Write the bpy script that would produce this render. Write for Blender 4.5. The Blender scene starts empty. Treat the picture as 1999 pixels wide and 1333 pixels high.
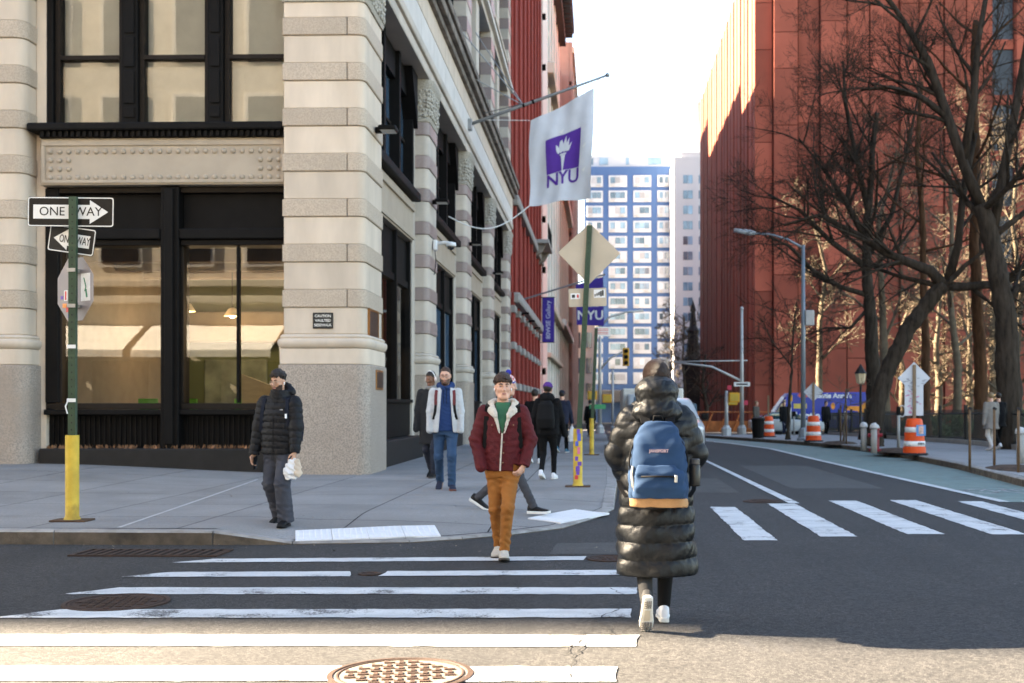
import bpy, bmesh, math, random
import numpy as np
from mathutils import Vector, Matrix
random.seed(7); RNG = np.random.default_rng(7)
S = bpy.context.scene
COL = S.collection
R = math.radians

# ------------------------------------------------------------------ camera
FPX, PPX, PPY, CAMH = 2250.0, 1116.0, 790.0, 1.45
PSI = math.atan(56 / 2250)
cam = bpy.data.cameras.new('camera'); camo = bpy.data.objects.new('camera', cam); COL.objects.link(camo)
cam.sensor_width = 36; cam.lens = FPX / 1999 * 36
cam.shift_x = -(PPX - 999.5) / 1999; cam.shift_y = (PPY - 666.5) / 1999
cam.clip_start = .1; cam.clip_end = 3000
camo.location = (0, 0, CAMH); camo.rotation_euler = (R(90), 0, PSI)
cam.dof.use_dof = True; cam.dof.focus_distance = 9.6; cam.dof.aperture_fstop = 2.6
S.camera = camo
# ------------------------------------------------------------------ light
SUN_EL, SUN_AZ = 32.0, -78.3            # azimuth clockwise from +Y
w = bpy.data.worlds.new('World'); S.world = w; w.use_nodes = True
nt = w.node_tree; sky = nt.nodes.new('ShaderNodeTexSky'); sky.sky_type = 'NISHITA'
sky.sun_disc = False; sky.sun_elevation = R(SUN_EL); sky.sun_rotation = R(SUN_AZ)
sky.air_density = 1.0; sky.dust_density = .4; sky.ozone_density = 1.0
bg = nt.nodes['Background']; bg.inputs[1].default_value = .05
nt.links.new(sky.outputs[0], bg.inputs[0])
sun = bpy.data.lights.new('sun', 'SUN'); suno = bpy.data.objects.new('sun', sun); COL.objects.link(suno)
sun.energy = 5.0; sun.angle = R(.53); sun.color = (1, .88, .72)
_az = R(SUN_AZ); _el = R(SUN_EL)
SUND = Vector((math.sin(_az) * math.cos(_el), math.cos(_az) * math.cos(_el), math.sin(_el)))
suno.rotation_euler = (-SUND).to_track_quat('-Z', 'Y').to_euler(); suno.location = (-30, 10, 60)
S.view_settings.view_transform = 'Standard'; S.view_settings.look = 'None'
S.view_settings.exposure = 3.95; S.view_settings.gamma = 1
S.view_settings.use_white_balance = True; S.view_settings.white_balance_temperature = 7500; S.view_settings.white_balance_tint = 10
S.cycles.max_bounces = 7; S.cycles.diffuse_bounces = 4; S.cycles.glossy_bounces = 3
S.cycles.transparent_max_bounces = 8; S.cycles.use_denoising = True
S.cycles.caustics_reflective = False; S.cycles.caustics_refractive = False
S.cycles.sample_clamp_indirect = 6

# ------------------------------------------------------------------ pixel -> place (a pixel gives a direction, the touched surface the distance)
GS, GY = .0115, 38.0                      # the avenue falls gently beyond 38 m
def zg(y): return -GS * max(0., y - GY)
def ray(x, y):
    u = (x - PPX) / FPX; v = (PPY - y) / FPX
    return (-math.sin(PSI) + u * math.cos(PSI), math.cos(PSI) + u * math.sin(PSI), v)
def gnd(x, y, z=0.):
    a = ray(x, y); t = (z - CAMH) / a[2]
    if a[1] * t > GY: t = (z + GY * GS - CAMH) / (a[2] + GS * a[1])
    return Vector((a[0] * t, a[1] * t, CAMH + a[2] * t))
def atY(x, y, Y):
    a = ray(x, y); t = Y / a[1]; return Vector((a[0] * t, Y, CAMH + a[2] * t))
def atX(x, y, X):
    a = ray(x, y); t = X / a[0]; return Vector((X, a[1] * t, CAMH + a[2] * t))

# ------------------------------------------------------------------ materials
MATS = {}
def newmat(name):
    m = bpy.data.materials.new(name); m.use_nodes = True
    return m, m.node_tree.nodes, m.node_tree.links, m.node_tree.nodes['Principled BSDF']
def coords(N, L, scale=(1, 1, 1), world=False):
    if world:
        g = N.new('ShaderNodeNewGeometry'); v = g.outputs['Position']
    else:
        tc = N.new('ShaderNodeTexCoord'); oi = N.new('ShaderNodeObjectInfo')
        a = N.new('ShaderNodeVectorMath'); a.operation = 'ADD'
        s = N.new('ShaderNodeMath'); s.operation = 'MULTIPLY'; s.inputs[1].default_value = 37.
        L.new(oi.outputs['Random'], s.inputs[0]); L.new(tc.outputs['Object'], a.inputs[0]); L.new(s.outputs[0], a.inputs[1]); v = a.outputs[0]
    mp = N.new('ShaderNodeMapping'); mp.inputs['Scale'].default_value = scale
    L.new(v, mp.inputs[0]); return mp.outputs[0]
def noise(N, L, v, scale, detail=4, rough=.55):
    n = N.new('ShaderNodeTexNoise'); n.inputs['Scale'].default_value = scale
    n.inputs['Detail'].default_value = detail; n.inputs['Roughness'].default_value = rough
    L.new(v, n.inputs['Vector']); return n.outputs['Fac']
def ramp(N, L, f, p0, p1, c0=(0, 0, 0, 1), c1=(1, 1, 1, 1)):
    r = N.new('ShaderNodeValToRGB'); e = r.color_ramp.elements
    e[0].position = p0; e[0].color = c0; e[1].position = p1; e[1].color = c1
    L.new(f, r.inputs[0]); return r.outputs[0]
def mix(N, L, f, a, b, mode='MIX'):
    m = N.new('ShaderNodeMix'); m.data_type = 'RGBA'; m.blend_type = mode
    for sk, val in ((0, f), (6, a), (7, b)):
        if hasattr(val, 'is_output'): L.new(val, m.inputs[sk])
        else: m.inputs[sk].default_value = val if sk == 0 else (tuple(val) + (1,))[:4]
    return m.outputs[2]
def c4(c, k=1.): return (min(1, c[0] * k), min(1, c[1] * k), min(1, c[2] * k), 1)
def M(name, col=(.5, .5, .5), rough=.6, var=.12, scale=3., bump=0., bscale=60., metal=0., rnd=0., speck=None, sscale=220., spec=.3,
      stretch=(1, 1, 1), world=False, stain=None, coat=0., sheen=0.):
    """procedural surface: base colour with soft variation, optional mineral specks, stains and fine relief"""
    if name in MATS: return MATS[name]
    m, N, L, P = newmat(name); v = coords(N, L, stretch, world)
    c = ramp(N, L, noise(N, L, v, scale), .3, .7, c4(col, 1 - var), c4(col, 1 + var))
    if speck:
        c = mix(N, L, ramp(N, L, noise(N, L, v, sscale, 2, .7), .42, .6), c, speck)
    if stain:
        c = mix(N, L, ramp(N, L, noise(N, L, v, scale * .35, 6, .65), .52, .74), c, stain)
    if rnd:
        oi = N.new('ShaderNodeObjectInfo'); mr = N.new('ShaderNodeMapRange')
        mr.inputs[3].default_value = 1 - rnd; mr.inputs[4].default_value = 1 + rnd
        L.new(oi.outputs['Random'], mr.inputs[0]); cc = N.new('ShaderNodeCombineColor')
        for i in range(3): L.new(mr.outputs[0], cc.inputs[i])
        c = mix(N, L, 1., c, cc.outputs[0], 'MULTIPLY')
    L.new(c, P.inputs['Base Color']); P.inputs['Roughness'].default_value = rough
    P.inputs['Metallic'].default_value = metal; P.inputs['Specular IOR Level'].default_value = spec
    if coat: P.inputs['Coat Weight'].default_value = coat; P.inputs['Coat Roughness'].default_value = .08
    if sheen: P.inputs['Sheen Weight'].default_value = sheen
    if bump:
        b = N.new('ShaderNodeBump'); b.inputs['Strength'].default_value = bump; b.inputs['Distance'].default_value = .02
        L.new(noise(N, L, v, bscale, 5, .65), b.inputs['Height']); L.new(b.outputs[0], P.inputs['Normal'])
    MATS[name] = m; return m
def glow(name, col, s):
    if name in MATS: return MATS[name]
    m, N, L, P = newmat(name); P.inputs['Base Color'].default_value = c4(col)
    P.inputs['Emission Color'].default_value = c4(col); P.inputs['Emission Strength'].default_value = s
    MATS[name] = m; return m
def glassmat(name, tint=(1, 1, 1), ior=1.6):
    if name in MATS: return MATS[name]
    m, N, L, P = newmat(name); N.remove(P); o = N['Material Output']
    fr = N.new('ShaderNodeFresnel'); fr.inputs[0].default_value = ior
    t = N.new('ShaderNodeBsdfTransparent'); t.inputs[0].default_value = c4(tint)
    g = N.new('ShaderNodeBsdfGlossy'); g.inputs['Roughness'].default_value = .01
    v = coords(N, L); b = N.new('ShaderNodeBump'); b.inputs['Strength'].default_value = .012; b.inputs['Distance'].default_value = .05
    L.new(noise(N, L, v, .9, 1), b.inputs['Height']); L.new(b.outputs[0], g.inputs['Normal'])
    x = N.new('ShaderNodeMixShader'); L.new(fr.outputs[0], x.inputs[0]); L.new(t.outputs[0], x.inputs[1]); L.new(g.outputs[0], x.inputs[2])
    L.new(x.outputs[0], o.inputs[0]); MATS[name] = m; return m

# ------------------------------------------------------------------ mesh builder
class MB:
    def __init__(s): s.v = []; s.f = []; s.mi = []; s.m = 0
    def add(s, vs, fs):
        o = len(s.v); s.v += [tuple(q) for q in vs]; s.f += [tuple(o + i for i in q) for q in fs]; s.mi += [s.m] * len(fs); return s
    def box(s, x0, x1, y0, y1, z0, z1, b=0.):
        if b:
            v = []; 
            for z, i in ((z0, b), (z0 + b, 0), (z1 - b, 0), (z1, b)):
                for (x, y) in ((x0, y0), (x1, y0), (x1, y1), (x0, y1)):
                    sx = b if x == x0 else -b; sy = b if y == y0 else -b
                    # two verts per corner
                    cw = [(x + sx, y), (x, y + sy)] if (x == x0) == (y == y1) else [(x, y + sy), (x + sx, y)]
                    for (px, py) in cw:
                        v.append((px + (sx * .5 if i else 0), py + (sy * .5 if i else 0), z))
            f = [tuple(range(7, -1, -1)), tuple(range(24, 32))]
            for k in range(3):
                for j in range(8): f.append((k * 8 + j, k * 8 + (j + 1) % 8, (k + 1) * 8 + (j + 1) % 8, (k + 1) * 8 + j))
            return s.add(v, f)
        return s.add([(x0, y0, z0), (x1, y0, z0), (x1, y1, z0), (x0, y1, z0), (x0, y0, z1), (x1, y0, z1), (x1, y1, z1), (x0, y1, z1)],
                     [(3, 2, 1, 0), (4, 5, 6, 7), (0, 1, 5, 4), (1, 2, 6, 5), (2, 3, 7, 6), (3, 0, 4, 7)])
    def quad(s, a, b, c, d): return s.add([a, b, c, d], [(0, 1, 2, 3)])
    def prism(s, poly, z0, z1):
        n = len(poly); v = [(p[0], p[1], z0) for p in poly] + [(p[0], p[1], z1) for p in poly]
        return s.add(v, [tuple(range(n - 1, -1, -1)), tuple(range(n, 2 * n))] + [(i, (i + 1) % n, n + (i + 1) % n, n + i) for i in range(n)])
    def prismy(s, poly, y0, y1):      # polygon in x,z extruded along y
        n = len(poly); v = [(p[0], y0, p[1]) for p in poly] + [(p[0], y1, p[1]) for p in poly]
        return s.add(v, [tuple(range(n)), tuple(range(2 * n - 1, n - 1, -1))] + [(n + i, n + (i + 1) % n, (i + 1) % n, i) for i in range(n)])
    def prismx(s, poly, x0, x1):      # polygon in y,z extruded along x
        n = len(poly); v = [(x0, p[0], p[1]) for p in poly] + [(x1, p[0], p[1]) for p in poly]
        return s.add(v, [tuple(range(n - 1, -1, -1)), tuple(range(n, 2 * n))] + [(i, (i + 1) % n, n + (i + 1) % n, n + i) for i in range(n)])
    def tube(s, pts, rad, n=8, cap=True):
        pts = [Vector(p) for p in pts]
        if not hasattr(rad, '__len__'): rad = [rad] * len(pts)
        o = len(s.v); up = None
        for i, p in enumerate(pts):
            t = (pts[min(i + 1, len(pts) - 1)] - pts[max(i - 1, 0)]).normalized()
            if up is None: up = Vector((0, 0, 1)) if abs(t.z) < .9 else Vector((1, 0, 0))
            a = t.cross(up).normalized(); b = a.cross(t).normalized(); up = b
            for k in range(n):
                q = 2 * math.pi * k / n; s.v.append(tuple(p + (a * math.cos(q) + b * math.sin(q)) * rad[i]))
        nf = 0
        for i in range(len(pts) - 1):
            for k in range(n):
                s.f.append((o + i * n + k, o + i * n + (k + 1) % n, o + (i + 1) * n + (k + 1) % n, o + (i + 1) * n + k)); nf += 1
        if cap:
            s.f.append(tuple(o + k for k in range(n - 1, -1, -1))); s.f.append(tuple(o + (len(pts) - 1) * n + k for k in range(n))); nf += 2
        s.mi += [s.m] * nf; return s
    def lathe(s, prof, n=16, c=(0, 0, 0), cap=True):
        o = len(s.v); nf = 0
        for (r, z) in prof:
            for k in range(n):
                q = 2 * math.pi * k / n; s.v.append((c[0] + r * math.cos(q), c[1] + r * math.sin(q), c[2] + z))
        for i in range(len(prof) - 1):
            for k in range(n): s.f.append((o + i * n + k, o + i * n + (k + 1) % n, o + (i + 1) * n + (k + 1) % n, o + (i + 1) * n + k)); nf += 1
        s.mi += [s.m] * nf
        if cap: s.f.append(tuple(o + k for k in range(n - 1, -1, -1))); s.f.append(tuple(o + (len(prof) - 1) * n + k for k in range(n))); s.mi += [s.m] * 2
        return s
    def ball(s, c, r, n=10, sz=(1, 1, 1)):
        pr = [(max(1e-4, r * math.sin(math.pi * i / n)), -r * math.cos(math.pi * i / n)) for i in range(n + 1)]
        o = len(s.v); s.lathe(pr, n)
        for i in range(o, len(s.v)):
            p = s.v[i]; s.v[i] = (c[0] + p[0] * sz[0], c[1] + p[1] * sz[1], c[2] + p[2] * sz[2])
        return s
    def xf(s, mat, start=0):
        for i in range(start, len(s.v)): s.v[i] = tuple(mat @ Vector(s.v[i]))
        return s
    def mesh(s, name, mats, smooth=False):
        me = bpy.data.meshes.new(name); me.from_pydata(s.v, [], s.f)
        for m in (mats if isinstance(mats, (list, tuple)) else [mats]): me.materials.append(m)
        if max(s.mi, default=0): me.polygons.foreach_set('material_index', s.mi)
        if smooth: me.polygons.foreach_set('use_smooth', [True] * len(me.polygons))
        me.update(); return me
    def build(s, name, mats, parent=None, smooth=False, loc=None, rz=0., auto=None):
        me = s.mesh(name, mats, smooth or auto is not None)
        if auto is not None: me.set_sharp_from_angle(angle=R(auto))
        return put(name, me, parent, loc, rz)
def put(name, me, parent=None, loc=None, rz=0.):
    o = bpy.data.objects.new(name, me); COL.objects.link(o); o.parent = parent
    if loc is not None: o.location = loc
    if rz: o.rotation_euler = (0, 0, rz)
    return o
def tag(o, label=None, cat=None, group=None, kind=None):
    if label: o['label'] = label
    if cat: o['category'] = cat
    if group: o['group'] = group
    if kind: o['kind'] = kind
    return o
def thing(name, label, cat, loc=(0, 0, 0), rz=0., group=None):
    o = put(name, None, None, loc, rz); return tag(o, label, cat, group)
def copy_tree(o, parent=None):
    c = o.copy(); COL.objects.link(c); c.parent = parent
    for ch in list(o.children): copy_tree(ch, c)
    return c
def structure(o): o['kind'] = 'structure'; return o
def text_mesh(s, size, m, align='CENTER', extrude=.001, sx=1., bold=0.):
    cu = bpy.data.curves.new('lettering', 'FONT'); cu.body = s; cu.size = size; cu.align_x = align; cu.align_y = 'CENTER'
    cu.extrude = extrude; cu.offset = bold; cu.resolution_u = 3
    o = bpy.data.objects.new('lettering', cu); COL.objects.link(o)
    bpy.context.view_layer.update(); dg = bpy.context.evaluated_depsgraph_get()
    me = bpy.data.meshes.new_from_object(o.evaluated_get(dg)); bpy.data.objects.remove(o)
    me.materials.clear(); me.materials.append(m)
    if sx != 1.:
        for v in me.vertices: v.co.x *= sx
    return me
def text(s, size, m, parent, loc, rot=(R(90), 0, 0), sx=1., bold=0., align='CENTER', name='lettering'):
    o = put(name, text_mesh(s, size, m, align, .001, sx, bold), parent, loc); o.rotation_euler = rot; return o
def rrect(x0, x1, z0, z1, r, n=4):
    p = []
    for cx, cz, a in ((x1 - r, z0 + r, -90), (x1 - r, z1 - r, 0), (x0 + r, z1 - r, 90), (x0 + r, z0 + r, 180)):
        for i in range(n + 1): q = R(a + 90 * i / n); p.append((cx + r * math.cos(q), cz + r * math.sin(q)))
    return p
# ================================================================== GROUND
def asphalt():
    m, N, L, P = newmat('asphalt'); v = coords(N, L, world=True)
    big = noise(N, L, v, .35, 5, .6); mid = noise(N, L, v, 3., 5, .6); fine = noise(N, L, v, 130., 3, .75); grit = noise(N, L, v, 42., 3, .7)
    c = ramp(N, L, big, .3, .72, (.054, .053, .053, 1), (.105, .103, .101, 1))
    c = mix(N, L, ramp(N, L, mid, .35, .75), c, mix(N, L, 1., c, (.80, .80, .82), 'MULTIPLY'))
    c = mix(N, L, ramp(N, L, fine, .50, .68), c, (.22, .20, .175))
    c = mix(N, L, ramp(N, L, fine, .44, .30), c, (.018, .018, .019))
    va = N.new('ShaderNodeTexVoronoi'); va.inputs['Scale'].default_value = 55.; L.new(v, va.inputs['Vector'])
    sr = N.new('ShaderNodeSeparateColor'); L.new(va.outputs['Color'], sr.inputs[0])
    c = mix(N, L, .85, c, mix(N, L, 1., c, ramp(N, L, sr.outputs[0], .05, .95, (.45, .45, .46, 1), (1.75, 1.7, 1.62, 1)), 'MULTIPLY'))
    # tyre polish bands along the avenue and mottled patching
    c = mix(N, L, ramp(N, L, noise(N, L, coords(N, L, (1.1, .06, 1), True), 1.0, 3, .5), .50, .68), c, mix(N, L, 1., c, (.74, .74, .75), 'MULTIPLY'))
    c = mix(N, L, ramp(N, L, noise(N, L, v, 9., 4, .7), .55, .72), c, mix(N, L, 1., c, (1.35, 1.33, 1.30), 'MULTIPLY'))
    # thin cracks
    vo = N.new('ShaderNodeTexVoronoi'); vo.feature = 'DISTANCE_TO_EDGE'; vo.inputs['Scale'].default_value = .33
    wv = N.new('ShaderNodeVectorMath'); wv.operation = 'ADD'
    nn = N.new('ShaderNodeTexNoise'); nn.inputs['Scale'].default_value = 2.5; nn.inputs['Detail'].default_value = 6; L.new(v, nn.inputs['Vector'])
    L.new(v, wv.inputs[0]); L.new(nn.outputs['Color'], wv.inputs[1]); L.new(wv.outputs[0], vo.inputs['Vector'])
    crack = ramp(N, L, vo.outputs['Distance'], .0, .011, (1, 1, 1, 1), (0, 0, 0, 1))
    gate = ramp(N, L, noise(N, L, v, .5, 2), .46, .54)
    cr = mix(N, L, 1., crack, gate, 'MULTIPLY')
    c = mix(N, L, cr, c, (.02, .02, .02))
    # oil drips and tar patches
    c = mix(N, L, ramp(N, L, noise(N, L, coords(N, L, (1.6, .5, 1), True), .9, 4, .6), .64, .74), c, (.040, .040, .043))
    L.new(c, P.inputs['Base Color']); P.inputs['Roughness'].default_value = .85; P.inputs['Specular IOR Level'].default_value = .35
    b = N.new('ShaderNodeBump'); b.inputs['Strength'].default_value = .9; b.inputs['Distance'].default_value = .006
    L.new(mix(N, L, .5, fine, grit), b.inputs['Height']); L.new(b.outputs[0], P.inputs['Normal'])
    MATS['asphalt'] = m; return m
def paint(name, col, wear=.62, under=(.08, .078, .078)):
    m, N, L, P = newmat(name); v = coords(N, L, world=True)
    f = mix(N, L, .35, noise(N, L, v, 2.2, 6, .65), noise(N, L, v, 60., 4, .7))
    k = ramp(N, L, f, wear, wear + .06); st = ramp(N, L, noise(N, L, coords(N, L, (.35, 3., 1), True), 1.6, 5, .65), .46, .72)
    c = ramp(N, L, noise(N, L, v, 4., 4), .3, .7, c4(col, .86), c4(col, 1.04))
    c = mix(N, L, ramp(N, L, noise(N, L, v, 70., 3, .7), .56, .70), c, c4(col, .55)[:3]); c = mix(N, L, st, c, mix(N, L, 1., c, (.70, .72, .74), 'MULTIPLY'))
    L.new(mix(N, L, k, c, under), P.inputs['Base Color']); P.inputs['Roughness'].default_value = .7
    b = N.new('ShaderNodeBump'); b.inputs['Strength'].default_value = .5; b.inputs['Distance'].default_value = .004
    L.new(noise(N, L, v, 110., 3, .7), b.inputs['Height']); L.new(b.outputs[0], P.inputs['Normal'])
    MATS[name] = m; return m
ASPH = asphalt(); WPAINT = paint('road_paint_white', (.56, .57, .57), .545); WOLD = paint('road_paint_worn', (.40, .40, .39), .52)
GREENP = paint('bike_lane_green', (.15, .215, .195), .54, (.10, .125, .12))
def concrete():
    m = M('sidewalk_concrete', (.255, .245, .236), .85, .16, 1.1, .4, 60, rnd=.09, speck=(.205, .197, .19), sscale=55, stain=(.17, .163, .156), world=True)
    N, L = m.node_tree.nodes, m.node_tree.links; P = N['Principled BSDF']; old = P.inputs['Base Color'].links[0].from_socket; v = coords(N, L, world=True)
    vo = N.new('ShaderNodeTexVoronoi'); vo.inputs['Scale'].default_value = 2.6; L.new(v, vo.inputs['Vector'])     # trodden gum
    L.new(mix(N, L, ramp(N, L, vo.outputs['Distance'], .030, .045, (.75, .75, .75, 1), (0, 0, 0, 1)), old, (.09, .088, .085)), P.inputs['Base Color']); return m
CONC = concrete()
CONCR = M('sidewalk_concrete_park', (.27, .265, .262), .85, .1, 1., .3, 90, rnd=.05, world=True)
KERB = M('kerb_stone', (.27, .255, .24), .8, .22, 6, .5, 40, rnd=.10, stain=(.12, .10, .085), world=True)
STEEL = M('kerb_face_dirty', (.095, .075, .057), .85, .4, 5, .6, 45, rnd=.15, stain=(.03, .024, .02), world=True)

mb = MB()
ys = [-300, -40, 0, 20, GY, 60, 100, 160, 260, 420, 900]
for a, b in zip(ys[:-1], ys[1:]):
    mb.quad((-500, a, zg(a)), (500, a, zg(a)), (500, b, zg(b)), (-500, b, zg(b)))
structure(mb.build('road', ASPH)); ROAD = bpy.data.objects['road']

def sheet(name, pts, z, m, parent=ROAD):
    """thin marking laid on the road, cut where the slope begins"""
    mb = MB(); o = [(p[0], p[1], zg(p[1]) + z) for p in pts]; mb.add(o, [tuple(range(len(o)))])
    return mb.build(name, m, parent)
def wob(pts, seed, a=.011, n=14):
    r = random.Random(seed); out = []
    for i, p in enumerate(pts):
        q = pts[(i + 1) % len(pts)]; L_ = math.hypot(q[0] - p[0], q[1] - p[1]); k = max(1, int(L_ / .09))
        for j in range(k):
            t = j / k; out.append((p[0] + (q[0] - p[0]) * t + r.uniform(-a, a), p[1] + (q[1] - p[1]) * t + r.uniform(-a, a)))
    return out
# crosswalk in front (bars run left-right)
bars = [((-3.93, 10.46), (-.16, 10.72), .27), ((-4.02, 9.58), (.22, 9.80), .29), ((-4.10, 8.70), (.28, 8.80), .33), ((-4.12, 7.72), (.20, 7.84), .33),
        ((-5.2, 6.80), (.22, 6.90), .34), ((-5.2, 5.93), (.08, 6.02), .34)]
for i, (a, b, wd) in enumerate(bars):
    sk = .30 if i < 4 else 0
    if i == 1:
        gx = -2.2
        sheet('crosswalk_bar', wob([a, (gx + .1, 9.66), (gx + .02, 9.66 + wd), (a[0] + sk, a[1] + wd)], i), .006, WPAINT)
        sheet('crosswalk_bar', wob([(gx + .33, 9.68), b, (b[0], b[1] + wd), (gx + .36, 9.68 + wd)], i + 50), .006, WPAINT)
    else:
        sheet('crosswalk_bar', wob([a, b, (b[0] + .02, b[1] + wd), (a[0] + sk, a[1] + wd)], i), .006, WPAINT)
# crosswalk over the avenue (bars run away from the camera)
for i, (x0, x1, y0, y1) in enumerate([(1.53, 1.89, 12.32, 16.36), (2.42, 2.82, 12.70, 16.92), (3.42, 3.84, 12.96, 17.48), (4.36, 4.76, 12.96, 17.6), (5.32, 5.68, 13.0, 17.4), (6.28, 6.62, 13.0, 17.5), (7.2, 7.55, 13.0, 17.6)]):
    sheet('crosswalk_bar', wob([(x0, y0), (x1, y0 + .02), (x1 + .02, y1), (x0 + .02, y1)], 20 + i), .006, WPAINT)
sheet('lane_line', wob([(2.76, 16.95), (2.92, 16.95), (2.86, 22.), (2.78, 29), (2.68, 29), (2.73, 22)], 31, .006), .010, WPAINT)
sheet('lane_line', [(2.68, 29), (2.78, 29), (2.75, GY), (2.65, GY)], .006, WPAINT)
sheet('lane_line', [(2.65, GY), (2.75, GY), (2.6, 58), (2.5, 58)], .006, WPAINT)
# kerb lines
KL = [(-90, 11.85), (-9, 11.85), (-4.0, 11.80), (-3.19, 11.87), (-2.0, 12.04), (-1.48, 12.36), (-.98, 12.77), (-.44, 13.47), (-.05, 14.7), (.19, 15.92), (.28, 19.2), (.30, 24), (.30, GY), (.30, 60), (.30, 83)]
KR = [(7.35, -6), (7.35, 12), (7.45, 20.6), (8.0, 26), (8.2, 31), (8.2, 35), (7.95, GY), (7.55, 42.5), (7.0, 47), (6.3, 52), (5.6, 57), (5.2, 60.5)]
def resample(P, st):
    out = [P[0]]
    for a, b in zip(P[:-1], P[1:]):
        L_ = math.hypot(b[0] - a[0], b[1] - a[1]); k = max(1, round(L_ / st))
        for j in range(1, k + 1): out.append((a[0] + (b[0] - a[0]) * j / k, a[1] + (b[1] - a[1]) * j / k))
    return out
def kdist(x, y, P):
    d = 1e9
    for a, b in zip(P[:-1], P[1:]):
        ex, ey = b[0] - a[0], b[1] - a[1]; t = max(0, min(1, ((x - a[0]) * ex + (y - a[1]) * ey) / (ex * ex + ey * ey)))
        d = min(d, math.hypot(x - a[0] - ex * t, y - a[1] - ey * t))
    return d
def sstep(a, b, x): t = max(0, min(1, (x - a) / (b - a))); return t * t * (3 - 2 * t)
def zleft(x, y):
    """pavement height: kerb upstand, dropped at the corner ramps, gently rising to the left"""
    z = .15 + zg(y)
    if x > -5 and y < 20:
        wgt = sstep(-4.05, -3.35, x) * (1 - sstep(16.2, 17.6, y))
        if wgt > 0: z -= .125 * wgt * max(0, 1 - kdist(x, y, KL) / 1.9)
    z += .19 * sstep(-5, -11, x) * sstep(13.5, 21, y)
    return z
# bike lane and its edge line
EL_ = [(5.93, 17.3), (5.75, 24), (5.60, 31), (5.52, GY), (5.1, 46), (4.4, 53), (3.7, 59)]
for i in range(len(EL_) - 1):
    a, b = EL_[i], EL_[i + 1]
    def kx(y):
        for p, q in zip(KR[:-1], KR[1:]):
            if p[1] <= y <= q[1]: return p[0] + (q[0] - p[0]) * (y - p[1]) / (q[1] - p[1])
    sheet('bike_lane', [(a[0] + .1, a[1]), (kx(a[1]), a[1])] + [p for p in KR if a[1] < p[1] < b[1]] + [(kx(b[1]), b[1]), (b[0] + .1, b[1])], .004, GREENP)
    sheet('lane_line', [(a[0], a[1]), (a[0] + .16, a[1]), (b[0] + .16, b[1]), (b[0], b[1])], .009, WPAINT)
# faded bike symbol
bm = MB()
for cx in (6.35, 7.0):
    for k in range(18):
        q0, q1 = 2 * math.pi * k / 18, 2 * math.pi * (k + 1) / 18
        P_ = lambda q, r: (cx + r * math.cos(q), 19.4 + .9 * r / .25 * math.sin(q) * .5, .0085)
        bm.quad(P_(q0, .2), P_(q0, .26), P_(q1, .26), P_(q1, .2))
for (x0, y0, x1, y1) in ((6.35, 19.4, 6.6, 19.95), (6.6, 19.95, 6.92, 19.9), (6.62, 19.4, 6.92, 19.9), (7.0, 19.4, 6.88, 20.1)):
    bm.quad((x0 - .03, y0, .0085), (x0 + .03, y0, .0085), (x1 + .03, y1, .0085), (x1 - .03, y1, .0085))
bm.build('bike_symbol', WOLD, ROAD)

# left pavement in slabs
def clip_halfplanes(poly, planes):
    for (a, b, c) in planes:
        out = []
        for i in range(len(poly)):
            p, q = poly[i], poly[(i + 1) % len(poly)]; dp = a * p[0] + b * p[1] + c; dq = a * q[0] + b * q[1] + c
            if dp >= 0: out.append(p)
            if dp * dq < 0: t = dp / (dp - dq); out.append((p[0] + (q[0] - p[0]) * t, p[1] + (q[1] - p[1]) * t))
        poly = out
        if len(poly) < 3: return []
    return poly
KW = .17
def planes_of(P, inset):
    r = []
    for a, b in zip(P[:-1], P[1:]):
        ex, ey = b[0] - a[0], b[1] - a[1]; l = math.hypot(ex, ey); r.append((-ey / l, ex / l, -(-ey / l * a[0] + ex / l * a[1]) - inset))
    return r
PL = planes_of(KL[:12], KW + .004)
SIDE = structure(put('sidewalk', None))
def slab_mesh(x0, x1, y0, y1, zf, planes, st=.45, gap=.008):
    bm = MB(); nx, ny = max(1, round((x1 - x0) / st)), max(1, round((y1 - y0) / st))
    for i in range(nx):
        for j in range(ny):
            xa, xb = x0 + gap + (x1 - x0 - 2 * gap) * i / nx, x0 + gap + (x1 - x0 - 2 * gap) * (i + 1) / nx
            ya, yb = y0 + gap + (y1 - y0 - 2 * gap) * j / ny, y0 + gap + (y1 - y0 - 2 * gap) * (j + 1) / ny
            p = clip_halfplanes([(xa, ya), (xb, ya), (xb, yb), (xa, yb)], planes)
            if len(p) >= 3: bm.add([(q[0], q[1], zf(*q)) for q in p], [tuple(range(len(p)))])
    return bm
xs = [.30, -1.25, -2.85, -4.45]; 
while xs[-1] > -22: xs.append(xs[-1] - 1.6)
yl = [11.8, 13.3]
while yl[-1] < 83: yl.append(yl[-1] + (1.62 if yl[-1] < 40 else 3.2))
for xi in range(len(xs) - 1):
    for yi in range(len(yl) - 1):
        x1, x0, y0, y1 = xs[xi], xs[xi + 1], yl[yi], yl[yi + 1]
        if x1 <= -4.40 and y0 > 22.6: continue
        bm = slab_mesh(x0, x1, y0, y1, zleft, PL, .45 if y0 < 24 else 2.)
        if bm.v: bm.build('slab', CONC, SIDE)
bm = MB()      # mortar bed below the joints
for y0, y1 in ((15.9, GY), (GY, 83)): bm.quad((-4.6, y0 + 1.9, zg(y0) + .10), (.1, y0 + 1.9, zg(y0) + .10), (.1, y1, zg(y1) + .10), (-4.6, y1, zg(y1) + .10))
bm.quad((-22, 12.1, .12), (-4.1, 12.1, .12), (-4.1, 22.6, .12), (-22, 22.6, .12)); bm.quad((-4.09, 14.6, .0), (-1.2, 14.6, .0), (-.3, 17.8, .0), (-4.09, 17.8, .0))
bm.build('joint_bed', M('joint_dirt', (.05, .048, .045), .9), SIDE)
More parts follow.
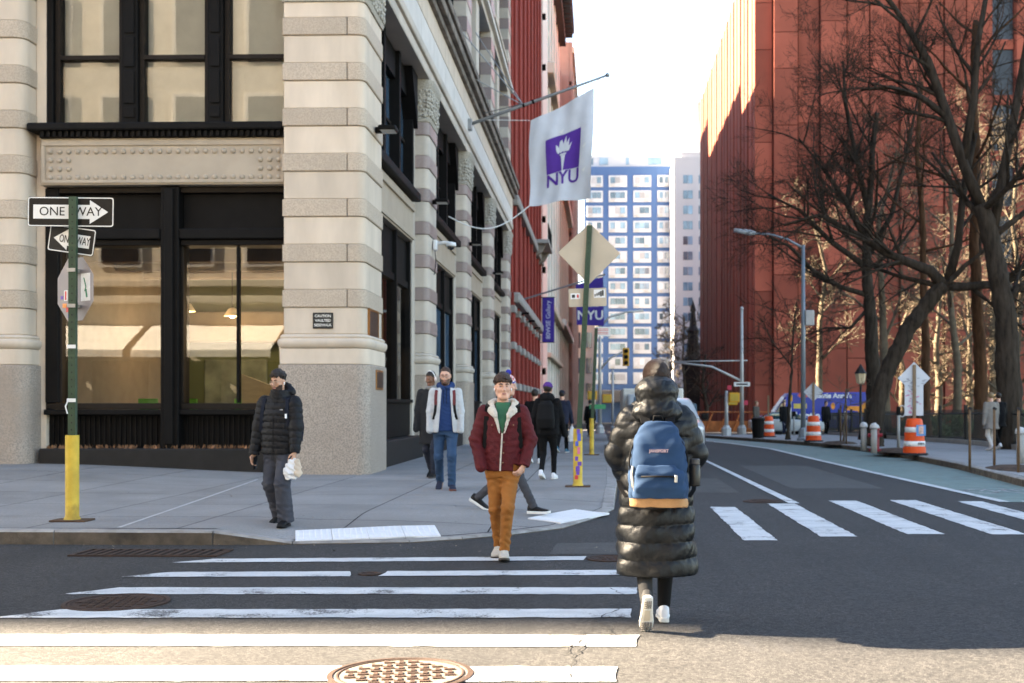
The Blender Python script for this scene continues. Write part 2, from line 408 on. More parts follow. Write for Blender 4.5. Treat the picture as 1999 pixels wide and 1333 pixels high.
def kerb_run(P, zf, parent, side, st=1.5, h0=0.):
    Q = resample(P, st)
    for a, b in zip(Q[:-1], Q[1:]):
        ex, ey = b[0] - a[0], b[1] - a[1]; l = math.hypot(ex, ey); nx, ny = -ey / l * side, ex / l * side; g_ = .006 / l
        a2 = (a[0] + ex * g_, a[1] + ey * g_); b2 = (b[0] - ex * g_, b[1] - ey * g_)
        za = zf(a[0] + nx * .1, a[1] + ny * .1); zb = zf(b[0] + nx * .1, b[1] + ny * .1); ba, bb = zg(a[1]) - .1, zg(b[1]) - .1
        I = lambda p, t: (p[0] + nx * t, p[1] + ny * t)
        v = []
        for p, zt, z0 in ((a2, za, ba), (b2, zb, bb)):
            v += [I(p, 0) + (z0,), I(p, 0) + (zt - .022,), I(p, .02) + (zt,), I(p, KW) + (zt,), I(p, KW) + (z0,)]
        f = [(i, i + 5, (i + 1) % 5 + 5, (i + 1) % 5) for i in range(5)] + [(4, 3, 2, 1, 0), (5, 6, 7, 8, 9)]
        if side < 0: f = [q[::-1] for q in f]
        bm = MB().add(v, f[:1]); bm.m = 0; bm.f.clear(); bm.mi.clear()
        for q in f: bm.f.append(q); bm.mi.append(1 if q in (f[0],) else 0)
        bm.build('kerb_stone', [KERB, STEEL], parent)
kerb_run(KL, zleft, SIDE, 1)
# painted joint line and tactile pads
def on_left(p, dz=.004): return (p[0], p[1], zleft(*p) + dz)
bm = MB(); A_, B_ = gnd(228, 1030, .15), gnd(500, 935, .17)
for i in range(12):
    a = A_.lerp(B_, i / 12); b = A_.lerp(B_, (i + 1) / 12); bm.quad(on_left((a.x, a.y)), on_left((a.x + .045, a.y)), on_left((b.x + .04, b.y)), on_left((b.x, b.y)))
bm.build('joint_sealant', M('joint_sealant', (.42, .41, .40), .8), SIDE)
PADM = M('tactile_pad_white', (.66, .66, .67), .6, .06, 8, .2, 80, rnd=.03)
def pad(P, nx, ny, label):
    t = thing('tactile_paving', label, 'tactile paving', group='tactile pads at the corner ramps')
    def S_(u, v, dz=0.): 
        x = (P[0][0] * (1 - u) + P[1][0] * u) * (1 - v) + (P[3][0] * (1 - u) + P[2][0] * u) * v
        y = (P[0][1] * (1 - u) + P[1][1] * u) * (1 - v) + (P[3][1] * (1 - u) + P[2][1] * u) * v
        return (x, y, zleft(x, y) + dz)
    for i in range(nx):
        for j in range(ny):
            u0, u1, v0, v1 = i / nx + .002, (i + 1) / nx - .002, j / ny + .003, (j + 1) / ny - .003
            b = MB(); n = 4
            top = [S_(u0 + (u1 - u0) * a / n, v0 + (v1 - v0) * c / n, .012) for c in range(n + 1) for a in range(n + 1)]
            b.add(top, [(c * (n + 1) + a, c * (n + 1) + a + 1, (c + 1) * (n + 1) + a + 1, (c + 1) * (n + 1) + a) for c in range(n) for a in range(n)])
            for (ua, va, ub, vb) in ((u0, v0, u1, v0), (u1, v0, u1, v1), (u1, v1, u0, v1), (u0, v1, u0, v0)): b.quad(S_(ua, va, -.01), S_(ub, vb, -.01), S_(ub, vb, .012), S_(ua, va, .012))
            tl = b.build('tile', PADM, t)
    d = MB(); w_ = math.dist(P[0], P[1]); h_ = math.dist(P[1], P[2]); cx, cy = int(w_ / .06), int(h_ / .06)
    for i in range(cx):
        for j in range(cy):
            c = S_((i + .5) / cx, (j + .5) / cy, .012); d.lathe([(.0115, 0), (.008, .005), (.0001, .0055)], 6, c)
    tag(d.build('domes', PADM, t), kind='stuff')
def padpt(x, y, z): p = gnd(x, y, z); return (p.x, p.y)
pad([padpt(576, 1057, .03), padpt(861, 1048, .03), padpt(849, 1026, .08), padpt(576, 1035, .08)], 4, 1, 'long white tactile pad at the kerb, in front of the man in black')
pad([padpt(1095, 1022, .03), padpt(1190, 1003, .03), padpt(1122, 991, .08), padpt(1030, 1010, .08)], 2, 2, 'short white tactile pad beside the striding foot at the corner')

# right pavement along the park
SIDR = structure(put('park_sidewalk', None))
zr = lambda x, y: .15 + zg(y)
FX = 12.1
def xk(y):
    for p, q in zip(KR[:-1], KR[1:]):
        if p[1] <= y <= q[1]: return p[0] + (q[0] - p[0]) * (y - p[1]) / (q[1] - p[1])
    return KR[-1][0]
yl2 = [-6 + 2.0 * i for i in range(23)] + [GY + 2, GY + 4] 
yl2 = sorted(set([-6, -3, 0, 3, 6, 9, 12, 14, 16, 18, 20, 22, 24, 26, 28, 30, 32, 34, 36, 38, 40, 42, 44, 46, 48, 50, 52, 54, 56, 58, 60]))
for y0, y1 in zip(yl2[:-1], yl2[1:]):
    for k in range(2):
        b = MB(); xm0 = (xk(y0) + KW + .003, (xk(y0) + FX) / 2, FX); xm1 = (xk(y1) + KW + .003, (xk(y1) + FX) / 2, FX)
        g_ = .006
        b.quad((xm0[k] + g_, y0 + g_, zr(0, y0)), (xm0[k + 1] - g_, y0 + g_, zr(0, y0)), (xm1[k + 1] - g_, y1 - g_, zr(0, y1)), (xm1[k] + g_, y1 - g_, zr(0, y1)))
        b.build('slab', CONCR, SIDR)
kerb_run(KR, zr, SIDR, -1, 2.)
# park ground
SOIL = M('park_soil', (.085, .062, .045), .95, .35, 1.2, .6, 30, stain=(.13, .10, .065), world=True)
bm = MB()
for a, b in ((-6, 20), (20, GY), (GY, 60), (60, 96)): bm.quad((FX + .1, a, zg(a) + .16), (200, a, zg(a) + .16), (200, b, zg(b) + .16), (FX + .1, b, zg(b) + .16))
structure(bm.build('park_ground', SOIL))
# far pavement at the cross street
bm = MB(); bm.box(-60, -4.4, 94.5, 97, -1.2, zg(95) + .15); structure(bm.build('far_sidewalk', CONCR))

# utility-cut patches, cracks in the carriageway and small litter
PATCH = M('asphalt_patch', (.056, .055, .056), .9, .3, 4, .7, 70, speck=(.085, .083, .080), sscale=48, world=True); PATCH2 = M('asphalt_patch_old', (.072, .070, .068), .9, .3, 4, .7, 70, speck=(.05, .05, .05), sscale=48, world=True); TAR = M('crack_tar', (.012, .012, .012), .7)
for i, q in enumerate([[(-.5, 11.15), (.9, 11.2), (.9, 12.2), (-.45, 12.05)], [(-7.4, 8.3), (-5.2, 8.25), (-5.2, 9.9), (-7.4, 10.0)], [(3.3, 20), (4.9, 20), (4.9, 27.5), (3.3, 27.5)], [(.8, 19.0), (2.3, 19.0), (2.3, 22.8), (.8, 22.8)]]):
    sheet('asphalt_patch', wob(q, 60 + i, .010), .003, [PATCH, PATCH2][i % 2])
def crack(pts, w_, seed):
    r = random.Random(seed); P = [gnd(x, y) for x, y in pts]; mb = MB(); Q = []
    for a, b in zip(P[:-1], P[1:]):
        n = max(2, int((b - a).length / .06))
        for k in range(n): c = a.lerp(b, k / n); Q.append((c.x + r.uniform(-.022, .022), c.y + r.uniform(-.022, .022), w_ * r.uniform(.3, 1.2)))
    for a, b in zip(Q[:-1], Q[1:]): mb.quad((a[0] - a[2], a[1], .0085), (a[0] + a[2], a[1], .0085), (b[0] + b[2], b[1], .0085), (b[0] - b[2], b[1], .0085))
    mb.build('crack', TAR, ROAD)
crack([(1195, 1150), (1230, 1170), (1200, 1195), (1165, 1210), (1200, 1240), (1145, 1258), (1118, 1290), (1120, 1331)], .0055, 1)
crack([(1165, 1210), (1120, 1262), (1095, 1285)], .004, 2); crack([(560, 1150), (640, 1170), (705, 1190)], .004, 3); crack([(1480, 1180), (1620, 1160), (1800, 1190), (1999, 1180)], .005, 4); crack([(300, 1200), (360, 1215), (400, 1250)], .004, 5)
b = MB(); rr = random.Random(77)
for k in range(110):
    x, y = (rr.uniform(-9, .2), rr.uniform(11.3, 11.8)) if k < 60 else (rr.uniform(-9, .2), rr.uniform(12.2, 21))
    if k < 60 and x > -3: y -= .0; 
    z = .008 if k < 60 else zleft(x, y) + .006
    u = Vector((rr.uniform(-1, 1), rr.uniform(-1, 1), rr.uniform(0, .3))).normalized() * rr.uniform(.006, .02); v = Vector((-u.y, u.x, .004)) * rr.uniform(.4, .9); c = Vector((x, y, z)); b.quad(c - u, c + v, c + u, c - v)
tag(b.build('litter', M('litter_bits', (.24, .20, .15), .9, .7, 3)), 'scattered bits of leaf and paper on the pavement and in the gutter', 'litter', kind='stuff')
# ================================================================== BUILDINGS
LIME = M('limestone', (.575, .48, .385), .75, .11, 1.6, .25, 70, rnd=.07, stretch=(1.4, 1.4, .4), stain=(.50, .41, .32))
LIMEG = M('limestone_grey', (.50, .44, .375), .75, .1, 1.3, .25, 70, rnd=.06, stain=(.36, .33, .29))
GRAN = M('granite_grey', (.47, .385, .30), .6, .07, 2, .15, 150, rnd=.07, speck=(.38, .31, .245), sscale=38)
GRANREFL = M('granite_red_reflect', (.29, .235, .215), .4, .08, 2, .1, 150, rnd=.10, speck=(.23, .17, .165), sscale=70)  # grey granite with red reflected on the side faces put into its colour
GRANB = M('granite_plinth', (.41, .345, .285), .5, .10, 1.2, .15, 150, rnd=.04, speck=(.24, .205, .18), sscale=38, stain=(.29, .235, .19))
IRON = M('black_iron', (.0045, .004, .004), .62, .3, 4, .15, 60, rnd=.1, spec=.12)
IRONB = M('brown_iron', (.014, .010, .0075), .6, .2, 4, .1, 60, spec=.15)
TANP = M('tan_painted_iron', (.38, .315, .245), .6, .07, 2, .15, 90, stain=(.33, .27, .20))
STAINC = M('weathered_cornice', (.20, .17, .145), .85, .4, 2, .4, 30, stain=(.06, .052, .047), rnd=.1)
WHITEST = M('white_stone', (.60, .57, .53), .75, .08, 2, .2, 60, rnd=.05)
CARVE = M('carved_stone', (.40, .37, .32), .85, .25, 25, .9, 45)
DGLASS = M('dark_window_glass', (.015, .018, .022), .04, .3, 1, 0, spec=.9)
BGLASS = M('blue_window_glass', (.05, .09, .14), .05, .4, .8, 0, spec=.9, rnd=.5)
CLEAR = glassmat('shop_glass', (.93, .95, .94), 1.85)
SHADE = M('window_shade', (.80, .775, .735), .9, .06, 3, .1, 200)
CB = thing('corner_building', 'pale banded stone corner building with black iron shopfront windows', 'building')

def ring_solid(mb, plan, rings):
    """stack of offset outlines -> one closed stone"""
    pl = [[(p[0], p[1], z) for p in plan(o)] for z, o in rings]; n = len(pl[0]); v = [q for r_ in pl for q in r_]
    f = [tuple(range(n - 1, -1, -1)), tuple((len(pl) - 1) * n + k for k in range(n))]
    for i in range(len(pl) - 1):
        for k in range(n): f.append((i * n + k, i * n + (k + 1) % n, (i + 1) * n + (k + 1) % n, (i + 1) * n + k))
    return mb.add(v, f)
def plan_rect(x0, x1, y0, y1, rs, nr=4):
    """rs: corner radii at (x0y0, x1y0, x1y1, x0y1)"""
    def P(o):
        out = []
        for (cx, cy, sx, sy, a, r) in ((x0, y0, 1, 1, 180, rs[0]), (x1, y0, -1, 1, 270, rs[1]), (x1, y1, -1, -1, 0, rs[2]), (x0, y1, 1, -1, 90, rs[3])):
            r = max(r, .004)
            for i in range(nr + 1):
                q = R(a + 90 * i / nr); out.append((cx + sx * r + (r + o) * math.cos(q), cy + sy * r + (r + o) * math.sin(q)))
        return out
    return P
B0, BP = 3.27, .847
def pier(parent, plan, ztop, label=None, mats=(LIME, GRAN), base=True, m_side=None, zb=0., halves=None):
    p = put('pier', None, parent)
    def stone(z0, z1, o, m, e=.015):
        b = ring_solid(MB(), plan, [(z0 + .002, o - e), (z0 + e, o), (z1 - e, o), (z1 - .002, o - e)]); st = b.build('stone_course', m, p, auto=40); return st
    if base:
        stone(zb, 2.2, .10, GRANB); stone(2.2, 2.5, .075, mats[0])
        b = ring_solid(MB(), plan, [(2.502, .05), (2.53, .09), (2.58, .115), (2.63, .12), (2.67, .10), (2.69, .06), (2.72, .075), (2.75, .05), (2.768, .02)])
        b.build('moulding', mats[0], p, auto=50)
        stone(2.77, B0, .0, mats[0])
    k = 0; z = B0
    while z < ztop - .05:
        if halves:
            for hp_ in halves: b = ring_solid(MB(), hp_, [(z + .002, .013), (z + .015, .028), (min(z + .33, ztop) - .015, .028), (min(z + .33, ztop) - .002, .013)]); b.build('stone_course', mats[1], p, auto=40)
        else: stone(z, min(z + .33, ztop), .028, mats[1])
        if z + .33 < ztop: stone(z + .33, min(z + BP, ztop), 0., mats[0])
        z += BP
    return p
def capital(parent, plan, z0, z1):
    c = ring_solid(MB(), plan, [(z0, .03), (z0 + .08, .06), (z0 + .12, .02), (z1 - .2, .05), (z1 - .12, .12), (z1, .14)])
    o = c.build('capital', CARVE, parent, auto=40); rr = random.Random(3); d = MB()
    P = plan(.04); n = len(P)
    for i in range(n):
        a, b = P[i], P[(i + 1) % n]; L_ = math.hypot(b[0] - a[0], b[1] - a[1])
        for j in range(max(1, int(L_ / .09))):
            t = (j + .5) / max(1, int(L_ / .09))
            for kz in range(7):
                d.ball((a[0] + (b[0] - a[0]) * t + rr.uniform(-.02, .02), a[1] + (b[1] - a[1]) * t + rr.uniform(-.02, .02), z0 + .17 + kz * (z1 - z0 - .42) / 6 + rr.uniform(-.03, .03)), rr.uniform(.03, .055), 5)
    tag(d.build('carving', CARVE, o, smooth=True), kind='stuff')
# --- corner pier, left pier and side piers
FY = 21.4; FXB = -4.4
cp = pier(CB, plan_rect(-5.92, FXB, FY, 23.1, (.03, .16, .03, .03)), 8.98, halves=(plan_rect(-5.92, -4.755, FY, 23.1, (.03, .0, .0, .03)), plan_rect(-4.69, FXB, FY, 23.1, (.0, .16, .03, .0))))
capital(CB, plan_rect(-5.92, FXB, FY, 23.1, (.03, .16, .03, .03)), 8.98, 9.9)
# polished return of the corner pier bands
lp = pier(CB, plan_rect(-12.5, -10.83, FY, 22.4, (.03, .2, .03, .03)), 9.7, mats=(LIME, GRAN))
PY_ = [(29.4, 30.95), (37.75, 39.3), (46.2, 47.75), (54.95, 56.5)]
for y0, y1 in PY_:
    pl = plan_rect(-5.3, FXB, y0, y1, (.03, .15, .15, .03)); pier(CB, pl, 8.7, mats=(LIMEG, GRANREFL)); capital(CB, pl, 8.7, 9.75)
# pale jamb pilasters behind each pier
for y0, y1 in [(21.4, 23.1)] + PY_:
    for ya, yb in ((y0 - .42, y0 - .005), (y1 + .005, y1 + .30)):
        if ya > 23: MB().box(-5.3, -4.74, ya, yb, .1, 9.7, .015).build('jamb', LIMEG, CB)
MB().box(-10.825, -10.63, 21.86, 22.35, .2, 9.7, .01).build('jamb', LIME, CB)
# --- massing
CORE = M('inner_wall', (.30, .27, .23), .9)
b = MB(); b.box(-65.6, -4.95, 23.2, 56.45, 9.75, 42.2); b.box(-95, -65.61, 23.2, 56.45, 9.75, 40.6); b.box(-95, -12.45, 21.5, 56.4, -.5, 9.74); b.box(-12.4, -4.95, 29.45, 56.4, -1, 9.73); b.box(-12.4, -5.0, 22.4, 29.4, 5.05, 9.72)
b.box(-95, -5.9, 22.45, 23.15, 9.76, 39.9)
b.build('wall', M('facade_stone', (.46, .41, .35), .85, .1, .6, .2, 40), CB)
# entablature round the corner
for z0, z1, o, m in ((9.76, 10.05, .05, LIMEG), (10.05, 10.28, .12, LIMEG), (10.28, 10.95, .09, WHITEST), (10.95, 11.55, .10, LIME), (11.55, 11.75, .22, STAINC), (11.75, 12.0, .36, STAINC), (12.0, 12.22, .44, STAINC)):
    if z0 in (10.28, 10.95):
        yy = 21.4
        while yy < 56.4:
            ye = min(yy + 2.1, 56.5); MB().box(-5.2, FXB + o, yy + (.004 if yy > 21.5 else -o), ye - .004, z0 + .002, z1 - .002, .01).build('entablature_block', m, CB); yy = ye
        MB().box(-75, -5.205, FY - o, 22.6, z0 + .002, z1 - .002).build('entablature', m, CB)
    else:
        MB().box(-75, FXB + o, FY - o, 22.6, z0 + .002, z1 - .002, .03).build('entablature', m, CB)
        MB().box(-5.2, FXB + o, 22.604, 56.5, z0 + .002, z1 - .002, .03).build('entablature', m, CB)
# --- front shop bay
BX0, BX1 = -10.63, -5.95
sh = put('shopfront', None, CB)
MB().box(BX0, BX1, 21.55, 22.3, .1, .62, .02).build('base_curb', M('black_stone', (.007, .0065, .0065), .6, .4, 6, .3, 50), sh)
MB().box(BX0, BX1, 21.98, 22.2, .62, 1.3).build('grille_backing', IRON, sh)
g_ = MB()
for i in range(46): x = BX0 + .08 + i * .1; g_.box(x, x + .03, 21.94, 21.979, .64, 1.24)
tag(g_.build('grille', IRON, sh), kind='stuff')
MB().box(BX0, BX1, 21.74, 22.28, 1.26, 1.36, .015).build('sill', IRON, sh); MB().box(BX0, BX1, 21.83, 22.28, 1.365, 1.48, .01).build('sill', IRONB, sh)
for x0, x1, yf in ((BX0, -10.36, 21.80), (-8.36, -8.01, 21.70)):
    MB().box(x0, x1, yf, 22.3, .621 if x1 > -9 else 1.485, 5.6, .02).build('post', IRON, sh)
MB().box(-8.27, -8.10, 21.64, 21.70, .7, 5.55, .012).build('post_moulding', IRON, sh)
for xx in (-10.345, -8.375, -7.995, -5.965): MB().box(xx - .025, xx + .025, 21.84, 22.0, 1.486, 4.48, .008).build('frame', IRONB, sh)
MB().box(-6.955, -6.905, 21.86, 22.0, 1.486, 4.48, .008).build('mullion', IRON, sh)
for x0, x1 in ((-10.355, -8.365), (-8.005, BX1)):
    MB().box(x0, x1, 21.78, 22.25, 4.49, 4.60, .015).build('transom', IRON, sh); MB().box(x0, x1, 21.70, 22.25, 4.605, 4.80, .02).build('transom', IRON, sh)
    MB().box(x0, x1, 21.95, 22.25, 4.81, 5.5, .01).build('fascia_panel', IRON, sh); MB().box(x0, x1, 21.80, 22.25, 5.5, 5.60, .01).build('fascia_panel', IRONB, sh)
for x0, x1 in ((-10.31, -8.41), (-7.96, -6.96), (-6.90, -6.0)):
    MB().quad((x0, 21.93, 1.48), (x1, 21.93, 1.48), (x1, 21.93, 4.48), (x0, 21.93, 4.48)).build('pane', CLEAR, sh)
sp = put('spandrel', None, CB)
MB().box(BX0, BX1 + .02, 21.62, 22.25, 5.62, 6.50, .012).build('panel', TANP, sp)
fr = MB(); fr.box(BX0 + .04, BX1 - .02, 21.59, 21.619, 6.36, 6.46, .008); fr.box(BX0 + .04, BX1 - .02, 21.59, 21.619, 5.65, 5.71, .008); fr.box(BX0 + .04, BX0 + .1, 21.591, 21.6189, 5.711, 6.359); fr.box(BX1 - .08, BX1 - .02, 21.591, 21.6189, 5.711, 6.359)
fr.build('border', TANP, sp)
st_ = MB(); st_.lathe([(.052, 0), (.05, .012), (.042, .028), (.025, .038), (.001, .042)], 12); st_.xf(Matrix.Rotation(R(90), 4, 'X')); stm = st_.mesh('stud', TANP, True)
for i in range(26):
    x = -10.43 + i * .1745
    for j, z in enumerate((6.25, 6.085, 5.92, 5.755)):
        if j in (0, 3) or i < 3 or i > 22: put('stud', stm, sp, (x, 21.618, z))
# --- upper front windows
uw = put('upper_window', None, CB)
MB().box(-10.80, BX1, 21.42, 22.3, 6.62, 6.76, .025).build('sill', IRON, uw); MB().box(-10.62, BX1, 21.55, 22.28, 6.505, 6.615, .01).build('sill', IRON, uw)
d_ = MB()
for i in range(40): d_.box(-10.56 + i * .115, -10.50 + i * .115, 21.49, 21.549, 6.515, 6.612)
tag(d_.build('dentils', IRON, uw), kind='stuff')
for x0, x1 in ((-10.62, -10.50), (-9.18, -8.86), (-7.52, -7.21)):
    MB().box(x0, x1, 21.86, 22.3, 6.765, 9.7, .01).build('mullion_pier', IRON, uw)
    if x1 > -10:
        for z0, z1 in ((6.95, 7.15), (7.22, 7.85), (7.92, 8.5), (8.57, 9.2)): MB().box(x0 + .06, x1 - .06, 21.83, 21.859, z0, z1, .01).build('mullion_panel', IRON, uw)
for x0, x1 in ((-10.495, -9.185), (-8.855, -7.525), (-7.205, BX1)):
    wn = put('sash', None, CB)
    f = MB()
    for (a, b_, c, d) in ((x0, x0 + .09, 6.765, 9.6), (x1 - .07, x1, 6.765, 9.6)): f.box(a, b_, 21.95, 22.15, c, d)
    f.box(x0 + .091, x1 - .071, 21.95, 22.15, 6.765, 6.86); f.box(x0 + .091, x1 - .071, 21.93, 22.15, 8.09, 8.17); f.box(x0 + .091, x1 - .071, 21.95, 22.15, 9.5, 9.6)
    f.build('frame', IRONB, wn)
    for z0, z1, yy in ((6.86, 8.09, 22.02), (8.17, 9.5, 22.06)): MB().quad((x0 + .09, yy, z0), (x1 - .07, yy, z0), (x1 - .07, yy, z1), (x0 + .09, yy, z1)).build('pane', CLEAR, wn)
    MB().box(x0 + .05, x1 - .04, 22.2, 22.22, 6.8, 9.6).build('shade', SHADE, wn)
MB().box(-10.62, BX1, 22.3, 22.44, 6.5, 9.7).build('window_backing', CORE, CB)
# --- room behind the shop glass
rm = put('interior', None, CB)
WALLG = M('interior_green_wall', (.06, .075, .032), .8, .12, .8); TANC = M('interior_ceiling', (.13, .07, .035), .8, .2, 1.5)
b = MB(); b.box(-11, -5.0, 28.9, 29.3, .3, 5.0); b.build('back_wall', WALLG, rm)
MB().box(-11.2, -10.9, 22.31, 28.89, .3, 5.0).build('side_wall', M('interior_cream', (.17, .135, .095), .8), rm)
MB().box(-11.2, -5.0, 22.31, 29.3, .1, .299).build('floor', M('interior_floor', (.17, .10, .055), .4), rm)
MB().box(-11.2, -5.0, 22.31, 29.3, 4.86, 5.04).build('ceiling', TANC, rm)
for y in (24.0, 25.6, 27.2): MB().box(-10.89, -5.01, y, y + .25, 4.45, 4.859, .02).build('ceiling_beam', TANC, rm)
MB().box(-10.89, -5.02, 28.3, 28.899, 3.0, 3.75, .04).build('bulkhead', M('interior_cream', (.17, .135, .095), .8), rm)
MB().box(-10.0, -8.4, 28.85, 28.899, 1.3, 2.6, .02).build('wall_panel', M('interior_picture', (.10, .12, .09), .6, .6, 2), rm)
MB().box(-7.6, -6.4, 28.85, 28.899, 1.3, 2.7, .02).build('wall_panel', M('interior_white', (.7, .68, .62), .7), rm)
LAMPW = glow('lamp_warm', (1, .62, .25), 7)
for i, (x, y, z) in enumerate([(-9.55, 26.4, 3.6), (-8.75, 27.2, 3.55), (-7.0, 26.2, 3.6), (-6.6, 27.4, 3.5)]):
    t = thing('pendant_lamp', ['lit pendant lamp at the left of the shop window', 'lit pendant lamp near the middle post inside the shop', 'lit pendant lamp over the wooden desk', 'lit pendant lamp nearest the corner pier inside the shop'][i], 'lamp', (x, y, z), group='pendant lamps in the shop')
    MB().tube([(0, 0, .2), (0, 0, 4.86 - z)], .012, 6).build('cord', IRON, t)
    MB().lathe([(.05, .2), (.10, .17), (.19, .02), (.20, 0), (.17, .01)], 14).build('lamp_shade', M('lamp_shade_cream', (.75, .62, .42), .6), t, smooth=True)
    MB().ball((0, 0, .03), .07, 8).build('bulb', LAMPW, t, smooth=True)
    li = bpy.data.lights.new('lamp_light', 'POINT'); li.energy = 4; li.color = (1, .72, .44); li.shadow_soft_size = .12
    lo = bpy.data.objects.new('lamp_light', li); COL.objects.link(lo); lo.parent = t; lo.location = (0, 0, -.14)
DESKM = M('pale_wood', (.55, .40, .22), .5, .1, 3, .1, 30, stretch=(1, 1, 6))
t = thing('reception_desk', 'pale wooden desk with a sloping top inside the shop window', 'desk', (-6.9, 23.6, .3))
MB().prismy([(-.5, 0), (1.0, 0), (1.0, 1.2), (.6, 1.32), (.1, 1.55), (-.5, 1.78)], 0, .1).build('front_board', DESKM, t); MB().box(-.5, 1.0, .105, .7, .9, .95, .01).build('top', DESKM, t)
GCH = M('green_plastic', (.10, .34, .02), .4)
for i, (x, y, rz) in enumerate([(-9.6, 24.2, .3), (-8.9, 24.4, -.2), (-7.75, 25.0, 0.5), (-7.2, 25.3, -.4)]):
    t = thing('shop_chair', ['bright green chair behind the green pole inside the shop', 'bright green chair beside the middle post inside the shop', 'bright green chair left of the desk inside the shop', 'bright green chair half hidden by the desk inside the shop'][i], 'chair', (x, y, .3), rz, 'green chairs in the shop')
    MB().box(-.22, .22, -.22, .22, .44, .48, .015).build('seat', GCH, t); MB().box(-.2, .2, .2, .23, .6, 1.28, .012).build('backrest', GCH, t)
    for sx in (-.19, .19):
        for sy in (-.19, .19): MB().tube([(sx, sy, 0), (sx, sy, .45)], .012, 6).build('leg', IRON, t)
        MB().tube([(sx, .21, .45), (sx, .215, .62)], .012, 6).build('back_post', IRON, t)
# --- side bays
bays = [(23.1, 29.4)] + [(a[1], b[0]) for a, b in zip(PY_[:-1], PY_[1:])]
for i, (y0, y1) in enumerate(bays):
    ya, yb = y0 + .32, y1 - .44
    if i == 0: ya = y0 + .01
    sh = put('shopfront', None, CB)
    MB().box(-5.3, -4.46, ya, yb, -.3, .68, .02).build('base_curb', MATS['black_stone'], sh)
    MB().box(-5.2, -4.80, ya, yb, .69, 1.5, .01).build('stall_riser', IRON, sh)
    MB().box(-5.2, -4.72, ya, yb, 1.5, 1.58, .01).build('sill', IRON, sh)
    n = 3
    for k in range(n + 1):
        yc = ya + .06 + (yb - ya - .12) * k / n; MB().box(-5.1, -4.78, yc - .06, yc + .06, 1.585, 5.55, .01).build('post', IRON, sh)
    for k in range(n):
        a = ya + .12 + (yb - ya - .12) * k / n; b_ = ya + (yb - ya - .12) * (k + 1) / n
        MB().quad((-4.9, a, 1.585), (-4.9, b_, 1.585), (-4.9, b_, 4.35), (-4.9, a, 4.35)).build('pane', CLEAR if i == 0 else BGLASS, sh)
        MB().box(-5.05, -4.83, a, b_, 4.36, 4.52).build('transom', IRON, sh); MB().box(-5.05, -4.88, a, b_, 4.525, 5.54).build('fascia_panel', IRON, sh)
    if i: MB().box(-5.2, -5.15, ya, yb, 1.58, 4.4).build('backing', CORE, sh)
    sp = put('spandrel', None, CB)
    MB().box(-5.2, -4.72, ya, yb, 5.56, 6.55, .015).build('panel', TANP, sp); MB().box(-5.2, -4.66, ya, yb, 6.30, 6.48, .01).build('border', TANP, sp) ; MB().box(-5.2, -4.68, ya, yb, 5.6, 5.7, .01).build('border', TANP, sp)
    uw = put('upper_window', None, CB)
    MB().box(-5.2, -4.52, ya, yb, 6.56, 6.76, .02).build('sill', IRON, uw)
    for k in range(n + 1):
        yc = ya + .08 + (yb - ya - .16) * k / n; MB().box(-5.1, -4.70, yc - .08, yc + .08, 6.765, 9.74, .01).build('mullion_pier', IRON, uw)
    for k in range(n):
        a = ya + .16 + (yb - ya - .16) * k / n; b_ = ya + (yb - ya - .16) * (k + 1) / n
        MB().quad((-4.95, a, 6.77), (-4.95, b_, 6.77), (-4.95, b_, 9.1), (-4.95, a, 9.1)).build('pane', BGLASS, uw)
        MB().box(-5.0, -4.9, a, b_, 8.0, 8.07).build('meeting_rail', IRONB, uw); MB().box(-5.05, -4.8, a, b_, 9.1, 9.74).build('lintel', IRON, uw)
    # corbelled bracket at the far jamb
    MB().prismx([(yb - .02, 8.4), (yb - .02, 9.74), (yb - .9, 9.74), (yb - .55, 9.2)], -5.1, -4.6).build('bracket', IRON, CB)
# --- upper storeys of the side
for fl in range(6):
    z0 = 12.23 + fl * 4.7
    for i, (y0, y1) in enumerate([(21.4, 23.1)] + PY_):
        p = put('pier', None, CB)
        for k in range(9):
            za = z0 + k * .5
            MB().box(-5.2, FXB + (.02 if k % 2 else 0), y0 + .05, y1 - .05, za + .003, za + .497, .012).build('stone_course', LIMEG if k % 2 == 0 else GRANREFL, p)
    yy = [23.1] + [q for p in PY_ for q in p]
    for y0, y1 in zip(yy[0::2], yy[1::2]):
        MB().box(-5.2, -4.72, y0, y1, z0, z0 + .8).build('spandrel', TANP if fl % 2 else LIMEG, CB); MB().box(-5.2, -4.40, y0, y1, z0 + .8, z0 + .95, .02).build('sill', LIMEG, CB)
        ym = (y0 + y1) / 2
        MB().box(-5.2, -4.55, ym - .45, ym + .45, z0 + .955, z0 + 4.2, .02).build('pier', LIMEG, CB)
        for a, b_ in ((y0 + .05, ym - .45), (ym + .45, y1 - .05)):
            u = put('upper_window', None, CB)
            MB().box(-4.93, -4.82, a, a + .12, z0 + .96, z0 + 4.2).build('frame', IRON, u); MB().box(-4.93, -4.82, b_ - .12, b_, z0 + .96, z0 + 4.2).build('frame', IRON, u)
            MB().quad((-4.9, a + .12, z0 + .96), (-4.9, b_ - .12, z0 + .96), (-4.9, b_ - .12, z0 + 4.2), (-4.9, a + .12, z0 + 4.2)).build('pane', BGLASS, u)
    MB().box(-5.2, -4.25, 21.3, 56.5, z0 + 4.5, z0 + 4.69, .03).build('string_course', WHITEST, CB)
    MB().box(-5.2, -4.42, 23.1, 56.45, z0 + 4.21, z0 + 4.498).build('lintel', LIMEG, CB)
